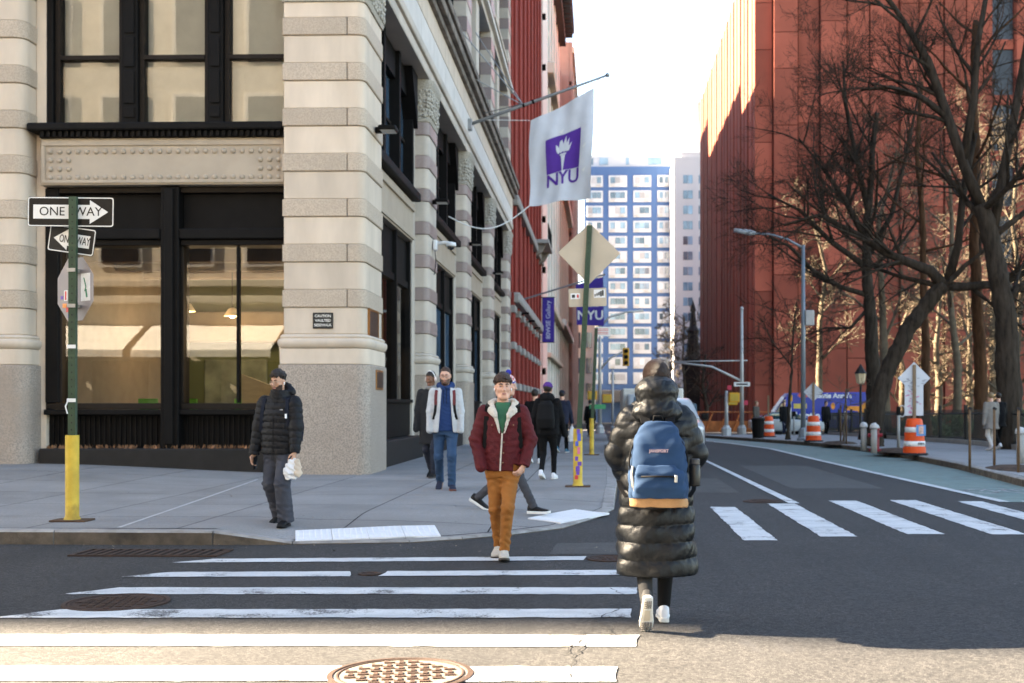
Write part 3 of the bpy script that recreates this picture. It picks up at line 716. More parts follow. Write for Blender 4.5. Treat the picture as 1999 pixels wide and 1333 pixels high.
MB().box(-65.5, -3.9, 20.9, 56.7, 42.2, 43.2, .1).build('roof_cornice', LIMEG, CB); MB().box(-95, -65.6, 20.9, 56.7, 40.6, 41.6, .1).build('roof_cornice', LIMEG, CB); MB().box(-65.5, -4.0, 21.0, 56.6, 40, 42.19).build('parapet', LIMEG, CB)  # unseen roofline, stepped and raised to set where its ground shadow ends
# --- plaques, lights, camera on the building
BRASS = M('bronze_plaque', (.06, .035, .025), .45, .3, 8, .4, 60, metal=.3)
t = thing('caution_plaque', 'small black sidewalk caution plaque on the corner pier', 'plaque', (-5.175, FY, 3.02))
MB().box(-.19, .19, -.02, 0, -.15, .15, .004).build('plate', M('plaque_black', (.02, .019, .018), .5), t)
for s_, z in (('CAUTION', .085), ('VAULTED', 0), ('SIDEWALK', -.085)): text(s_, .068, M('plaque_letter', (.75, .73, .68), .6), t, (0, -.022, z), bold=.001)
t = thing('bronze_plaque', 'large brown bronze plaque with a gold edge on the side of the corner pier', 'plaque', (FXB, 22.15, 2.98))
MB().box(0, .03, -.42, .42, -.24, .26, .008).build('plate', BRASS, t); fr = MB()
for a in ((.0, .04, -.46, -.421, -.28, .30), (.0, .04, .421, .46, -.28, .30), (.0, .04, -.42, .42, .261, .30), (.0, .04, -.42, .42, -.28, -.241)): fr.box(*a)
fr.build('frame', M('bronze_edge', (.30, .14, .05), .4, metal=.6), t)
t = thing('bronze_plaque', 'small bronze plaque on the polished plinth of the corner pier', 'plaque', (FXB + .1, 22.3, 1.92))
MB().box(0, .03, -.3, .3, -.14, .16, .006).build('plate', BRASS, t); MB().box(0, .02, -.34, .34, -.18, .20, .004).build('frame', MATS['bronze_edge'], t)
for i, (y, z, lb) in enumerate([(22.3, 6.78, 'on the corner pier beside the shop window'), (29.9, 6.72, 'on the second pier of the stone building'), (38.3, 6.8, 'on the third pier, right of the white security camera'), (46.8, 6.8, 'on the fourth pier, nearest the red building')]):
    t = thing('wall_light', 'dark floodlight ' + lb, 'light', (FXB + .03, y, z), group='floodlights on the stone piers')
    MB().box(0, .12, -.05, .05, -.05, .06, .01).build('bracket', IRON, t); MB().box(.08, .42, -.19, .19, -.02, .07, .02).build('housing', IRON, t); MB().box(.12, .39, -.16, .16, -.028, -.021).build('lens', M('lens', (.35, .36, .38), .2), t)
CAMW = M('camera_white', (.72, .72, .72), .35)
t = thing('security_camera', 'white dome security camera on a bracket on the second pier', 'camera', (FXB + .03, 30.1, 5.62))
MB().box(0, .1, -.1, .1, -.12, .14, .02).build('wall_box', CAMW, t); MB().tube([(.09, 0, .06), (.3, 0, .08), (.46, 0, .05)], .045, 8).build('arm', CAMW, t, smooth=True)
MB().lathe([(.02, .1), (.13, .07), (.14, 0), (.13, -.02)], 14, (.46, 0, 0)).build('housing', CAMW, t, smooth=True); MB().ball((.46, 0, -.03), .1, 10, (1, 1, .9)).build('dome', DGLASS, t, smooth=True)
MB().tube([(.03, .05, -.12), (.05, .08, -.4), (.02, .1, -.7), (.0, .1, -.75)], .012, 5).build('cable', IRON, t)

# --- red building
REDP = M('red_painted_brick', (.235, .032, .022), .7, .14, .9, .25, 30, stain=(.19, .04, .03), rnd=.06); GREYST = M('grey_stone_trim', (.30, .28, .26), .8, .15, 2, .2, 40, rnd=.08)
RB = thing('red_building', 'deep red brick building with tall ribs and grey stone bands', 'building', (0, 0, 0))
MB().box(-60, -4.9, 56.6, 82, -2, 33.5).build('wall', REDP, RB)
MB().box(-60, -3.7, 56.7, 82.3, 33.5, 34.6, .1).build('roof_cornice', GREYST, RB)
n = 7
for k in range(n + 1):
    yc = 57.2 + (81.2 - 57.2) * k / n
    p = put('pilaster', None, RB); MB().box(-4.95, -4.30, yc - .55, yc + .55, 7.0, 33.4, .05).build('shaft', REDP, p); MB().box(-4.301, -4.16, yc - .22, yc + .22, 7.0, 33.2, .04).build('rib', REDP, p)
    for z in (2.2, 4.2, 6.0): MB().box(-4.95, -4.18, yc - .62, yc + .62, z, z + .35, .03).build('stone_band', GREYST, p)
    MB().box(-4.95, -4.25, yc - .55, yc + .55, -1.5, 6.99, .03).build('base', REDP, p)
    if k < n:
        for fl in range(7):
            z0 = 7.6 + fl * 3.7; u = put('window', None, RB); a, b_ = yc + .62, yc + 3.4 - .55
            MB().quad((-4.88, a, z0 + .6), (-4.88, b_, z0 + .6), (-4.88, b_, z0 + 2.9), (-4.88, a, z0 + 2.9)).build('pane', BGLASS, u); MB().box(-4.9, -4.7, a, b_, z0 + .4, z0 + .59).build('sill', GREYST, u)
        u = put('window', None, RB); MB().quad((-4.88, yc + .65, .3), (-4.88, yc + 2.8, .3), (-4.88, yc + 2.8, 5.2), (-4.88, yc + .65, 5.2)).build('pane', BGLASS, u)
for z, pr in ((6.5, -3.95), (11.3, -4.0)): MB().box(-4.95, pr, 56.7, 82.2, z, z + .5, .08).build('string_course', GREYST, RB)
bl = put('balcony', None, RB); MB().box(-4.9, -3.3, 74, 79.5, 11.85, 12.1, .04).build('slab', GREYST, bl)
rl = MB()
for k in range(24): rl.tube([(-3.36, 74.05 + k * .235, 12.1), (-3.36, 74.05 + k * .235, 13.1)], .02, 4)
rl.tube([(-3.36, 74, 13.1), (-3.36, 79.5, 13.1)], .035, 5); rl.build('railing', IRON, bl)
for y in (74.6, 78.9): MB().prismy([(-4.9, 10.2), (-4.9, 11.84), (-3.5, 11.84), (-3.8, 11.3), (-4.5, 10.9)], y - .25, y + .25).build('bracket', STAINC, bl)
for i, y in enumerate((60.5, 66, 72)):
    t = thing('wall_light', ['small dark lamp on the red building nearest the stone piers', 'small dark lamp on the middle of the red building', 'small dark lamp on the red building nearest the purple banner'][i], 'light', (-4.15, y, 6.2 + .0 * i), group='lamps on the red building'); MB().box(0, .1, -.05, .05, -.04, .04).build('bracket', IRON, t); MB().box(.05, .4, -.17, .17, 0, .1, .02).build('housing', IRON, t)
# --- cream buildings beyond the cross street
CREAM = M('cream_stone', (.66, .63, .56), .8, .08, .4, .15, 20, rnd=.05); CREAM2 = M('tan_stone', (.50, .43, .34), .8, .1, .6); BRN = M('brown_cornice', (.05, .036, .03), .7, .2, 2)
BRK = M('pinkish_brick', (.33, .19, .15), .85, .12, .4, .2, 20, rnd=.05)
def far_row(name, label, y0, y1, h, m, X=-4.4, trim=CREAM2, nb=5, fh=4.2, corn=None, zc=None):
    t = thing(name, label, 'building'); MB().box(-60, X - .4, y0, y1, zg(y1) - 1, h).build('wall', m, t)
    bw = (y1 - y0) / nb
    for k in range(nb + 1): yc = y0 + bw * k; MB().box(X - .45, X, max(y0, yc - bw * .2), min(y1, yc + bw * .2), zg(y1) - 1, h - .01).build('pier', m, t)
    for fl in range(int((h - 5) / fh)):
        z = 4.5 + fl * fh; MB().box(X - .42, X - .12, y0, y1, z - .55, z).build('spandrel', m, t)
        for k in range(nb):
            yc = y0 + bw * (k + .5); u = put('window', None, t); MB().quad((X - .36, yc - bw * .28, z + .1), (X - .36, yc + bw * .28, z + .1), (X - .36, yc + bw * .28, z + fh - .7), (X - .36, yc - bw * .28, z + fh - .7)).build('pane', BGLASS, u)
    for z, o, hh in (zc or []): MB().box(X - .4, X + o, y0 + .02, y1 + .1, z, z + hh, .06).build('string_course', trim, t)
    if corn:
        MB().box(-60, X + 1.6, y0 - .4, y1 + .6, h, h + .9, .1).build('roof_cornice', corn, t); MB().box(-60, X + .7, y0 - .2, y1 + .3, h - 1.4, h - .001, .05).build('frieze', corn, t)
        yc = y0 + .4
        while yc < y1: MB().box(X + .701, X + 1.45, yc, yc + .45, h - .8, h - .002).build('modillion', corn, t); yc += 1.5
    return t
far_row('cream_building', 'bright cream stone building with heavy dark bracketed cornice', 95.5, 124, 41.5, CREAM, corn=BRN, zc=[(29, .55, .9), (9.5, .5, .6), (5.4, .4, .4)])
far_row('cream_building', 'plain tan stone building between the cream building and the brick tower', 124.4, 160, 27, CREAM2, nb=6, trim=CREAM, zc=[(26, .6, .8), (10, .7, .7)])
far_row('brick_tower', 'tall pinkish brick tower at the end of the left row', 160.5, 205, 52, BRK, X=-3.9, nb=5, zc=[(50.5, .3, .8)])
far_row('brick_tower', 'pinkish brick wall rising behind the cream cornice', 124.5, 160, 47.5, BRK, X=-5.4, nb=5)
t = thing('stone_building', 'low beige stone building with a cornice behind the second sign pole', 'building'); MB().box(-30, -1.0, 208, 240, -4, 17.5).build('wall', CREAM, t); MB().box(-30, -.3, 207.4, 240, 17.5, 18.6, .1).build('roof_cornice', CREAM, t)
for k in range(3):
    for fl in range(3): u = put('window', None, t); MB().box(-2.6 - k * 2., -1.6 - k * 2., 207.9, 207.98, 2.5 + fl * 4.6, 5.3 + fl * 4.6).build('pane', BGLASS, u)
MB().box(-.99, -.9, 212, 214, -2, 12).build('pilaster', CREAM, t); MB().box(-.99, -.9, 222, 224, -2, 12).build('pilaster', CREAM, t)

# --- blue tower and pale tower at the end of the avenue
BLUEW = M('blue_render', (.036, .085, .205), .7, .06, .05); WPAN = M('white_window_panel', (.34, .37, .42), .6, .05, .5); WPANE = M('tower_glass', (.10, .16, .22), .08, .4, .3, spec=.8, rnd=.55)
BT = thing('blue_tower', 'blue apartment tower with rows of white framed windows', 'building'); YB = 250
bx0 = atY(1141, 500, YB).x; bx1 = atY(1315, 500, YB).x; bzt = atY(1200, 325, YB).z
MB().box(bx0, bx1, YB, YB + 25, -4, bzt).build('wall', BLUEW, BT)
MB().box(bx0 + .2, bx1 - .1, YB + 1, YB + 20, bzt, bzt + 2.6).build('penthouse', WPAN, BT)
for x0, x1 in ((1148, 1158), (1170, 1187), (1222, 1228), (1265, 1292)): a = atY(x0, 300, YB + .97); c = atY(x1, 300, YB + .97); MB().box(a.x, c.x, YB + .9, YB + .999, bzt + .6, bzt + 2.1).build('penthouse_window', WPANE, BT)
cols = [(1145, 1177), (1188, 1224), (1236, 1271), (1283, 1310)]
def unit_mesh(wd, ht):
    pm = MB(); pm.box(0, wd, -.22, -.002, 0, ht, .06); P_ = pm.mesh('surround', WPAN)
    sm = MB(); sm.box(0, wd * .25, -.30, -.221, 0, ht * .52); return P_, sm.mesh('pane', WPANE)
acm = MB(); acm.box(-.5, .5, -.42, -.221, 0, .45, .03); acm = acm.mesh('air_conditioner', M('ac_grey', (.30, .31, .32), .5))
fh = 29.55 / FPX * YB
for ci, (xa, xb) in enumerate(cols):
    p0 = atY(xa, 500, YB); wd = (xb - xa) / FPX * YB; ht = 22.5 / FPX * YB; pm_, sm_ = unit_mesh(wd, ht)
    blm = bpy.data.meshes.new_from_object(put('tmp_pane', sm_)); bpy.data.objects.remove(bpy.data.objects['tmp_pane']); blm.materials.clear(); blm.materials.append(M('tower_blind', (.34, .36, .40), .5, rnd=.4)); rr = random.Random(ci)
    for r_ in range(16):
        z = atY(1200, 365, YB).z - r_ * fh
        if z < 3.2: continue
        u = put('window', pm_, BT, (p0.x, YB, z))
        for q in ((.10, .37, .64) if ci < 3 else (.16, .55)): put('pane', sm_ if rr.random() < .62 else blm, u, (wd * q, 0, ht * .33))
        put('air_conditioner', acm, u, (wd * (.2 if (ci + r_) % 3 else .72), 0, .12))
MB().box(bx0 - 3, bx1, YB - 4, YB - .01, 2.0, 4.6, .1).build('canopy', M('dark_canopy', (.06, .062, .07), .7), BT)
PALE = M('pale_brick', (.40, .385, .40), .8, .06, .1)
PT = thing('pale_tower', 'pale grey brick tower with small dark windows beside the red library', 'building'); YP = 235
px0 = atY(1316, 500, YP).x; px1 = px0 + 16; pzt = atY(1340, 306, YP).z
MB().box(px0, px1, YP, YP + 25, -4, pzt).build('wall', PALE, PT)
a = atY(1334, 290, YP); MB().box(a.x, px1, YP + 2, YP + 15, pzt, atY(1340, 248, YP).z).build('penthouse', M('cream_stone', (.6, .52, .42)), PT)
a = atY(1330, 300, YP); MB().box(a.x, px1, YP + .6, YP + 15, pzt, atY(1340, 296, YP).z).build('setback', PALE, PT)
a = atY(1360, 240, YP); c = atY(1372, 170, YP); MB().lathe([(1.3, 0), (1.3, c.z - a.z - 1.2), (.2, c.z - a.z)], 14, (a.x + 1.2, YP + 8, a.z)).build('water_tank', M('tank_wood', (.32, .30, .29), .8), PT, auto=40)
for k in range(5):
    for r_ in range(15):
        z = atY(1340, 358, YP).z - r_ * 29.8 / FPX * YP; q = atY(1337, 500, YP).x + k * 2.8 - (0.35 if k == 0 else 0); u = put('window', None, PT)
        MB().box(q, q + .9, YP - .06, YP - .002, z, z + 1.7).build('pane', WPANE, u); MB().box(q + 1.0, q + 1.9, YP - .06, YP - .002, z, z + 1.7).build('pane', WPANE, u)
# dark pinnacled monument
t = thing('dark_spire', 'dark stone pinnacle standing before the pale tower', 'monument', (atY(1353, 700, 190).x, 190, zg(190)))
zt = atY(1353, 585, 190).z - zg(190)
DK = M('dark_stone', (.028, .024, .022), .8, .3, 2)
MB().box(-1.5, 1.5, -1.5, 1.5, 0, zt * .48, .15).build('base', DK, t); MB().lathe([(1.7, zt * .48), (1.9, zt * .52), (1.1, zt * .56), (.85, zt * .72), (1.1, zt * .75), (.6, zt * .79), (.35, zt * .90), (.5, zt * .92), (.08, zt * .985), (.02, zt)], 8).build('spire', DK, t)
# --- red library
REDS = M('red_sandstone', (.27, .070, .043), .85, .13, .35, .15, 25, rnd=.26); REDS2 = M('red_sandstone_dark', (.17, .042, .028), .85, .12, .3, .15, 25, rnd=.1)
LB = thing('red_library', 'massive red sandstone library block with vertical strips', 'building'); LX, LY, LH = 14.5, 108., 45.5
MB().box(LX + .9, 95, LY + 1.0, 169.5, -3, LH - .2).build('wall', REDS2, LB)
# strips facing the park
rr = random.Random(11); x = LX; k = 0
strips = []
while x < 92:
    wd = [1.6, 2.2, 1.9, 2.35, 2.0, 2.6][k % 6]; glass = x > 31 and (k % 3 == 1)
    strips.append((x, x + wd, glass)); x += wd + .14; k += 1
for (x0, x1, gl) in strips:
    d = rr.choice([0, .18, .4, .65]); s_ = put('strip', None, LB)
    if gl:
        MB().box(x0, x1, LY + .9, LY + .98, 0, LH - 1).build('pane', M('library_glass', (.045, .05, .06), .3, .4, .3), s_)
        for z in np.arange(3.5, LH - 2, 5.2): MB().box(x0, x1, LY + .7, LY + .899, z, z + .9).build('spandrel', REDS, s_)
        continue
    z = -2.
    while z < LH - .1:
        z1 = min(z + rr.choice([3.4, 4.4, 5.3]), LH); MB().box(x0, x1, LY + d, LY + 1.3, z + .03, z1 - .03).build('panel', REDS, s_); z = z1
# fins on the avenue side
y = LY; k = 0
while y < 169:
    wd = [1.5, 1.1, 1.3][k % 3]; d = [0, .07, .03, .10][k % 4]
    f_ = MB(); f_.box(LX + d, LX + 1.2, y if k else LY + 1.31, y + wd, -2.5, LH - (.0 if k % 4 else 0)); f_.build('fin', REDS, LB); 
    if k % 2: MB().box(LX + .20, LX + 1.1, y + wd, y + wd + .35, 2, LH - 2).build('pane', DGLASS, LB)
    y += wd + (.35 if k % 2 else .12); k += 1
MB().box(LX + .2, 92, LY + .3, 169, LH, LH + .5).build('roof_edge', REDS, LB)
# --- building across the street (behind the viewer), mirrored in the shop glass
OB = thing('opposite_building', 'pale stone facade mirrored in the shop windows', 'building')
MB().box(-70, 3, -26, -12.3, -.5, 24).build('wall', M('opposite_stone', (.62, .55, .45), .85, .08, .5), OB)
for z in (6.4, 7.2, 12.5): MB().box(-70, 3.2, -12.29, -11.8, z, z + .35, .04).build('string_course', M('opposite_stone'), OB)
for k in range(14):
    x = -2 - k * 3.6
    for z in (8.2, 13.6, 18.4):
        u = put('window', None, OB); MB().box(x - 1.1, x + 1.1, -12.29, -12.2, z, z + 3.2, .02).build('frame', WHITEST, u); MB().box(x - .9, x + .9, -12.199, -12.17, z + .2, z + 3.0).build('pane', DGLASS, u)
    MB().box(x - 1.4, x + 1.4, -12.29, -12.2, .3, 3.6).build('shop_window', DGLASS, OB)
for k in range(5):
    x = -8 - k * 7.; aw = put('awning', None, OB); WAWN = M('white_canvas', (.75, .73, .68), .8)
    MB().add([(x, -12.2, 5.3), (x + 6.6, -12.2, 5.3), (x + 6.6, -9.6, 4.0), (x, -9.6, 4.0), (x, -12.2, 5.34), (x + 6.6, -12.2, 5.34), (x + 6.6, -9.6, 4.04), (x, -9.6, 4.04)], [(0, 1, 2, 3), (7, 6, 5, 4), (2, 6, 7, 3), (0, 3, 7, 4), (1, 5, 6, 2)]).build('canvas', WAWN, aw)
    MB().box(x, x + 6.6, -9.62, -9.58, 3.7, 4.0).build('valance', WAWN, aw)
# ================================================================== STREET FURNITURE
GPOLE = M('green_pole_paint', (.028, .055, .032), .5, .2, 6, .15, 60); YEL = M('yellow_paint_worn', (.52, .35, .045), .6, .2, 5, .4, 25, stain=(.16, .09, .03)); RUST = M('rusty_plate', (.09, .05, .03), .85, .4, 8, .5, 40)
WSIGN = M('sign_white', (.70, .70, .69), .5, .04, 5); BSIGN = M('sign_black', (.010, .009, .008), .5, spec=.2); ALU = M('sign_back_aluminium', (.40, .375, .34), .55, .06, 3, .1, 50, metal=.25); ALUT = M('sign_back_tan', (.45, .38, .29), .6, .06, 3)
STK = [M('sticker_%s' % n, c, .5, .1, 20) for n, c in (('white', (.7, .7, .7)), ('red', (.55, .05, .05)), ('blue', (.06, .10, .45)), ('orange', (.7, .25, .05)), ('pink', (.6, .15, .25)), ('black', (.03, .03, .03)), ('purple', (.14, .06, .35)))]
def plate_mesh(poly, th, m):           # polygon in x,z ; front face toward -y
    return MB().prismy(poly, 0, th)
def sticker(parent, x0, x1, z0, z1, y, m, name='sticker'):
    return MB().box(x0, x1, y - .002, y, z0, z1).build(name, m, parent)
def one_way(parent, w_, h_, right, loc, rot):
    s = put('sign', MB().prismy(rrect(-w_ / 2, w_ / 2, -h_ / 2, h_ / 2, .03), 0, .004).mesh('sign', BSIGN), parent, loc); s.rotation_euler = rot
    t = .012; k = 1 if right else -1; f = MB()
    O = rrect(-w_ / 2 + .004, w_ / 2 - .004, -h_ / 2 + .004, h_ / 2 - .004, .028); I = rrect(-w_ / 2 + .004 + t, w_ / 2 - .004 - t, -h_ / 2 + .004 + t, h_ / 2 - .004 - t, .02); n = len(O)
    f.add([(p[0], -.0015, p[1]) for p in O + I], [(i, (i + 1) % n, n + (i + 1) % n, n + i) for i in range(n)]); f.build('border', WSIGN, s)
    a = w_ / 2 - .065; hh = h_ * .40; sb = h_ * .235; hx = a - h_ * .62
    pts = [(-a, -sb), (hx, -sb), (hx, -hh), (a, 0), (hx, hh), (hx, sb), (-a, sb)]
    pts = [(p[0] * k, p[1]) for p in pts]; pts = pts if right else pts[::-1]
    MB().add([(p[0], -.002, p[1]) for p in pts], [tuple(range(7))]).build('arrow', WSIGN, s)
    q_ = 1. if w_ > .8 else .62; text('ONE', h_ * .42, BSIGN, s, (-w_ * .215 if right else -w_ * .13, -.004, 0), sx=q_); text('WAY', h_ * .42, BSIGN, s, (w_ * .20 if right else w_ * .25, -.004, 0), sx=q_); return s
def yellow_base(t, h, r=.075, x1=0.):
    MB().box(-.2, .2, -.14, .14, 0, .02, .005).build('base_plate', RUST, t)
    MB().tube([(0, 0, .018), (0, 0, .06), (x1, 0, h)], [r * 1.25, r, r], 14).build('base_sleeve', YEL, t, auto=40)
def channel(t, p0, p1, name='pole'):
    a, b = Vector(p0), Vector(p1); m = MB()
    for (x0, x1, y0, y1) in ((-.042, .042, -.02, -.012), (-.042, -.032, -.012, .03), (.032, .042, -.012, .03)):
        m.add([(a.x + x, a.y + y, a.z) for x, y in ((x0, y0), (x1, y0), (x1, y1), (x0, y1))] + [(b.x + x, b.y + y, b.z) for x, y in ((x0, y0), (x1, y0), (x1, y1), (x0, y1))], [(3, 2, 1, 0), (4, 5, 6, 7), (0, 1, 5, 4), (1, 2, 6, 5), (2, 3, 7, 6), (3, 0, 4, 7)])
    o = m.build(name, GPOLE, t); h = MB()
    for i in range(int((b.z - a.z) / .08)):
        q = a.lerp(b, (i + .5) / int((b.z - a.z) / .08)); h.box(q.x - .006, q.x + .006, q.y - .0215, q.y - .0205, q.z - .007, q.z + .007)
    h.build('holes', BSIGN, o)
# --- one-way pole
gp = gnd(141, 1017, .15); zt = atY(140, 384, gp.y).z
t = thing('street_sign', 'green pole in a yellow base carrying two one way signs and a stop sign', 'street sign', (gp.x, gp.y, zleft(gp.x, gp.y)))
yellow_base(t, .96); b0 = t.location.z; channel(t, (0, 0, .5), (.01, 0, zt - b0))
f_ = lambda x, y: atY(x, y, gp.y) - t.location
c = f_(134, 412); one_way(t, .98, .335, True, (c.x, .05, c.z), (0, R(.8), 0))
c = f_(132, 466); one_way(t, .60, .30, False, (c.x, .10, c.z), (0, R(9), R(-12)))
c = f_(134, 562); s = put('stop_sign', None, t, (c.x, .16, c.z)); s.rotation_euler = (0, 0, R(-34))
oc = [(.385 * math.cos(R(22.5 + 45 * i)), .385 * math.sin(R(22.5 + 45 * i)) * 1.0) for i in range(8)]
MB().prismy(oc, 0, .004).build('plate', M('stop_sign_back', (.25, .225, .23), .55, .06, 4, metal=.2), s)
for i, (x0, x1, z0, z1) in enumerate([(.12, .30, -.14, .17), (-.22, -.15, -.12, .0), (-.29, -.24, -.10, -.06), (-.25, -.17, -.2, -.15), (-.18, -.08, -.25, -.19), (-.14, -.06, -.32, -.27)]): sticker(s, x0, x1, z0, z1, -.001, STK[[0, 0, 6, 3, 1, 2][i]])
sticker(s, -.20, -.17, -.11, -.01, -.003, STK[1]); m_ = MB(); m_.tube([(.18, -.004, .12), (.22, -.004, .02), (.2, -.004, -.03)], .008, 4); m_.tube([(.22, -.004, -.01), (.24, -.004, -.1)], .012, 4); m_.build('drawing', M('sticker_green', (.05, .2, .12)), s)
for z in (1.35, 1.95): MB().box(-.05, .05, -.026, -.0215, z - .02, z + .02).build('tape', WSIGN, t)
MB().tube([(-.03, -.03, 1.36), (-.06, -.035, 1.28), (-.04, -.03, 1.2)], .008, 4).build('string', WSIGN, t)
for z in (c.z - .2, c.z + .2): MB().box(-.045, .045, -.03, .16, z - .02, z + .02).build('clamp', ALU, t)
# --- diamond sign pole
gp = gnd(1128, 950, .15)
t = thing('street_sign', 'leaning green pole with a diamond sign back and a stickered yellow base', 'street sign', (gp.x, gp.y, .15)); f_ = lambda x, y: atY(x, y, gp.y) - t.location
yellow_base(t, .92); tp = f_(1151, 440); channel(t, (0, 0, .5), (tp.x, 0, tp.z))
c = f_(1150, 493); h = 61 / FPX * gp.y
s = put('sign', MB().prismy([(0, -h * 1.02), (h, 0), (0, h * .96), (-h, 0)], 0, .004).mesh('sign', ALUT), t, (c.x, .04, c.z)); s.rotation_euler = (0, R(1), 0)
c = f_(1147, 580); s = put('sign', MB().prismy(rrect(-.3, .3, -.145, .145, .02), 0, .004).mesh('sign', ALUT), t, (c.x, .04, c.z)); s.rotation_euler = (0, R(-1.5), 0)
sticker(s, -.27, -.12, -.02, .07, -.001, STK[0]); sticker(s, .1, .28, -.01, .12, -.001, STK[0]); sticker(s, -.25, -.2, .0, .05, -.003, STK[5]); sticker(s, -.17, -.14, .0, .05, -.003, STK[1])
for k in range(5): sticker(s, .11 + .03 * k, .13 + .032 * k, .01 + .01 * (k % 3), .05 + .015 * k, -.003, STK[5])
rr = random.Random(4); zz = .12
while zz < .88:
    hh = rr.uniform(.05, .12); x = rr.uniform(-.05, .0); sticker(t, x, x + rr.uniform(.04, .07), zz, zz + hh, -.0755, rr.choice(STK)); zz += hh + rr.uniform(.0, .05)
# --- plain green pole behind
gp = gnd(1155, 888, .15)
t = thing('street_sign', 'dark green pole in a plain yellow base beside the person in black', 'street sign', (gp.x, gp.y, .15)); f_ = lambda x, y: atY(x, y, gp.y) - t.location
yellow_base(t, .95, .06); tp = f_(1164, 640); channel(t, (0, 0, .5), (tp.x, 0, tp.z))
c = f_(1177, 647); s = put('sign', MB().prismy(rrect(-.19, .19, -.12, .12, .02), 0, .004).mesh('sign', WSIGN), t, (c.x, .04, c.z)); 
for z in (-.06, -.02, .03, .07): sticker(s, -.14, .14, z - .008, z + .008, -.001, STK[1])
MB().box(-.06, .36, .03, .034, tp.z - 2.1, tp.z - 1.98).build('street_name_plate', M('street_green', (.02, .22, .10), .4), t)

# --- flags and banners
PURP = M('flag_purple', (.085, .022, .28), .75, .08, 4, sheen=.3); FLAGW = M('flag_white', (.60, .61, .66), .8, .05, 3); POLE = M('grey_metal_pole', (.26, .27, .28), .45, .1, 4, metal=.5); BANP = M('banner_purple', (.045, .022, .24), .7, .08, 4)
def torch_polys():
    P = [[(-.012, -.46), (.012, -.46), (.055, -.06), (-.055, -.06)], [(-.085, -.055), (.085, -.055), (.07, -.015), (-.07, -.015)]]
    def flame(cx, w_, z0, z1, lean):
        L_ = []; n = 9
        for i in range(n): q = i / (n - 1); L_.append((cx + lean * q * q - w_ * math.sin(math.pi * min(1, .12 + .88 * q)) * (1 - .2 * q), z0 + (z1 - z0) * q))
        Rr = []
        for i in range(n - 2, 0, -1): q = i / (n - 1); Rr.append((cx + lean * q * q + w_ * .8 * math.sin(math.pi * min(1, .12 + .88 * q)) * (1 - .4 * q), z0 + (z1 - z0) * q))
        return (L_ + Rr)[::-1]
    for a in ((-.10, .06, .0, .26, -.07), (-.035, .06, .0, .36, -.01), (.035, .06, .0, .42, .03), (.09, .055, .0, .34, .06), (.13, .045, .0, .22, .10)): P.append(flame(*a))
    return P
def text_polys(s, size):
    me = text_mesh(s, size, WSIGN, extrude=0., bold=size * .02); v = [(q.co.x, q.co.y) for q in me.vertices]; f = [tuple(p.vertices) for p in me.polygons]; return v, f
def onto(name, verts, faces, S_, m, parent, sub=True):
    """lay a flat drawing (u,v) on the cloth surface"""
    bm = bmesh.new(); vs = [bm.verts.new((v[0], v[1], 0)) for v in verts]
    for f in faces:
        try: bm.faces.new([vs[i] for i in f])
        except ValueError: pass
    bmesh.ops.triangulate(bm, faces=bm.faces[:])
    for _ in range(3 if sub else 0):
        long_ = [e for e in bm.edges if e.calc_length() > .08]
        if not long_: break
        bmesh.ops.subdivide_edges(bm, edges=long_, cuts=1); bmesh.ops.triangulate(bm, faces=bm.faces[:])
    for v in bm.verts: v.co = S_(v.co.x, v.co.y)
    me = bpy.data.meshes.new(name); bm.to_mesh(me); bm.free(); me.materials.append(m)
    me.polygons.foreach_set('use_smooth', [True] * len(me.polygons)); return put(name, me, parent)
t = thing('flag_pole', 'slanted grey flagpole braced to the stone cornice', 'flagpole', (-4.3, 37.5, 10.58)); tip = Vector((4.48, 0, 1.57))
MB().tube([(0, 0, 0), tip * .3, tip * .7, tip], [.055, .055, .045, .035], 10).build('pole', POLE, t, smooth=True); MB().ball(tip + Vector((.05, 0, .02)), .075, 10).build('ball_finial', POLE, t, smooth=True)
MB().box(-.1, .12, -.12, .12, -.18, .18, .02).build('bracket', POLE, t)
for q, e in ((.40, (0.1, 1.2, 3.4)), (.40, (0.0, -.3, 1.55)), (.40, (.0, -3.2, 2.2)), (.5, (.0, 3.4, 1.2))): MB().tube([tip * q, Vector(e)], .018, 5).build('stay', POLE, t)
for q in (.40, .47): MB().tube([tip * (q - .008), tip * (q + .008)], .07, 10).build('collar', IRON, t)
P4 = [atY(*p, 37.5) for p in ((1033, 402), (1153, 385), (1160, 170), (1035, 235))]
def flagS(u, v, off=0.):
    p = (P4[0] * (1 - u) + P4[1] * u) * (1 - v) + (P4[3] * (1 - u) + P4[2] * u) * v
    fold = math.sin(u * 10 + v * 3.2) * .045 * (.35 + .65 * u) + math.sin(u * 23 - v * 5) * .014 + math.sin(v * 6 + u * 2) * .03
    p.z += -.06 * math.sin(math.pi * u) * v - .03 * math.sin(u * 9) * (1 - v); p.x += .03 * math.sin(v * 7) * (1 if u < .5 else -.6); p.y += fold * 1.6 - off
    return p
fl = thing('flag', 'large white flag with a purple torch square hanging from the pole', 'flag')
n, m2 = 34, 40; b = MB(); b.add([flagS(i / n, j / m2) for j in range(m2 + 1) for i in range(n + 1)], [(j * (n + 1) + i, j * (n + 1) + i + 1, (j + 1) * (n + 1) + i + 1, (j + 1) * (n + 1) + i) for j in range(m2) for i in range(n)])
b.build('cloth', FLAGW, fl, smooth=True)
fu = lambda o: (lambda u, v: flagS(u, v, o))
u0, u1, v0, v1 = .265, .80, .315, .69
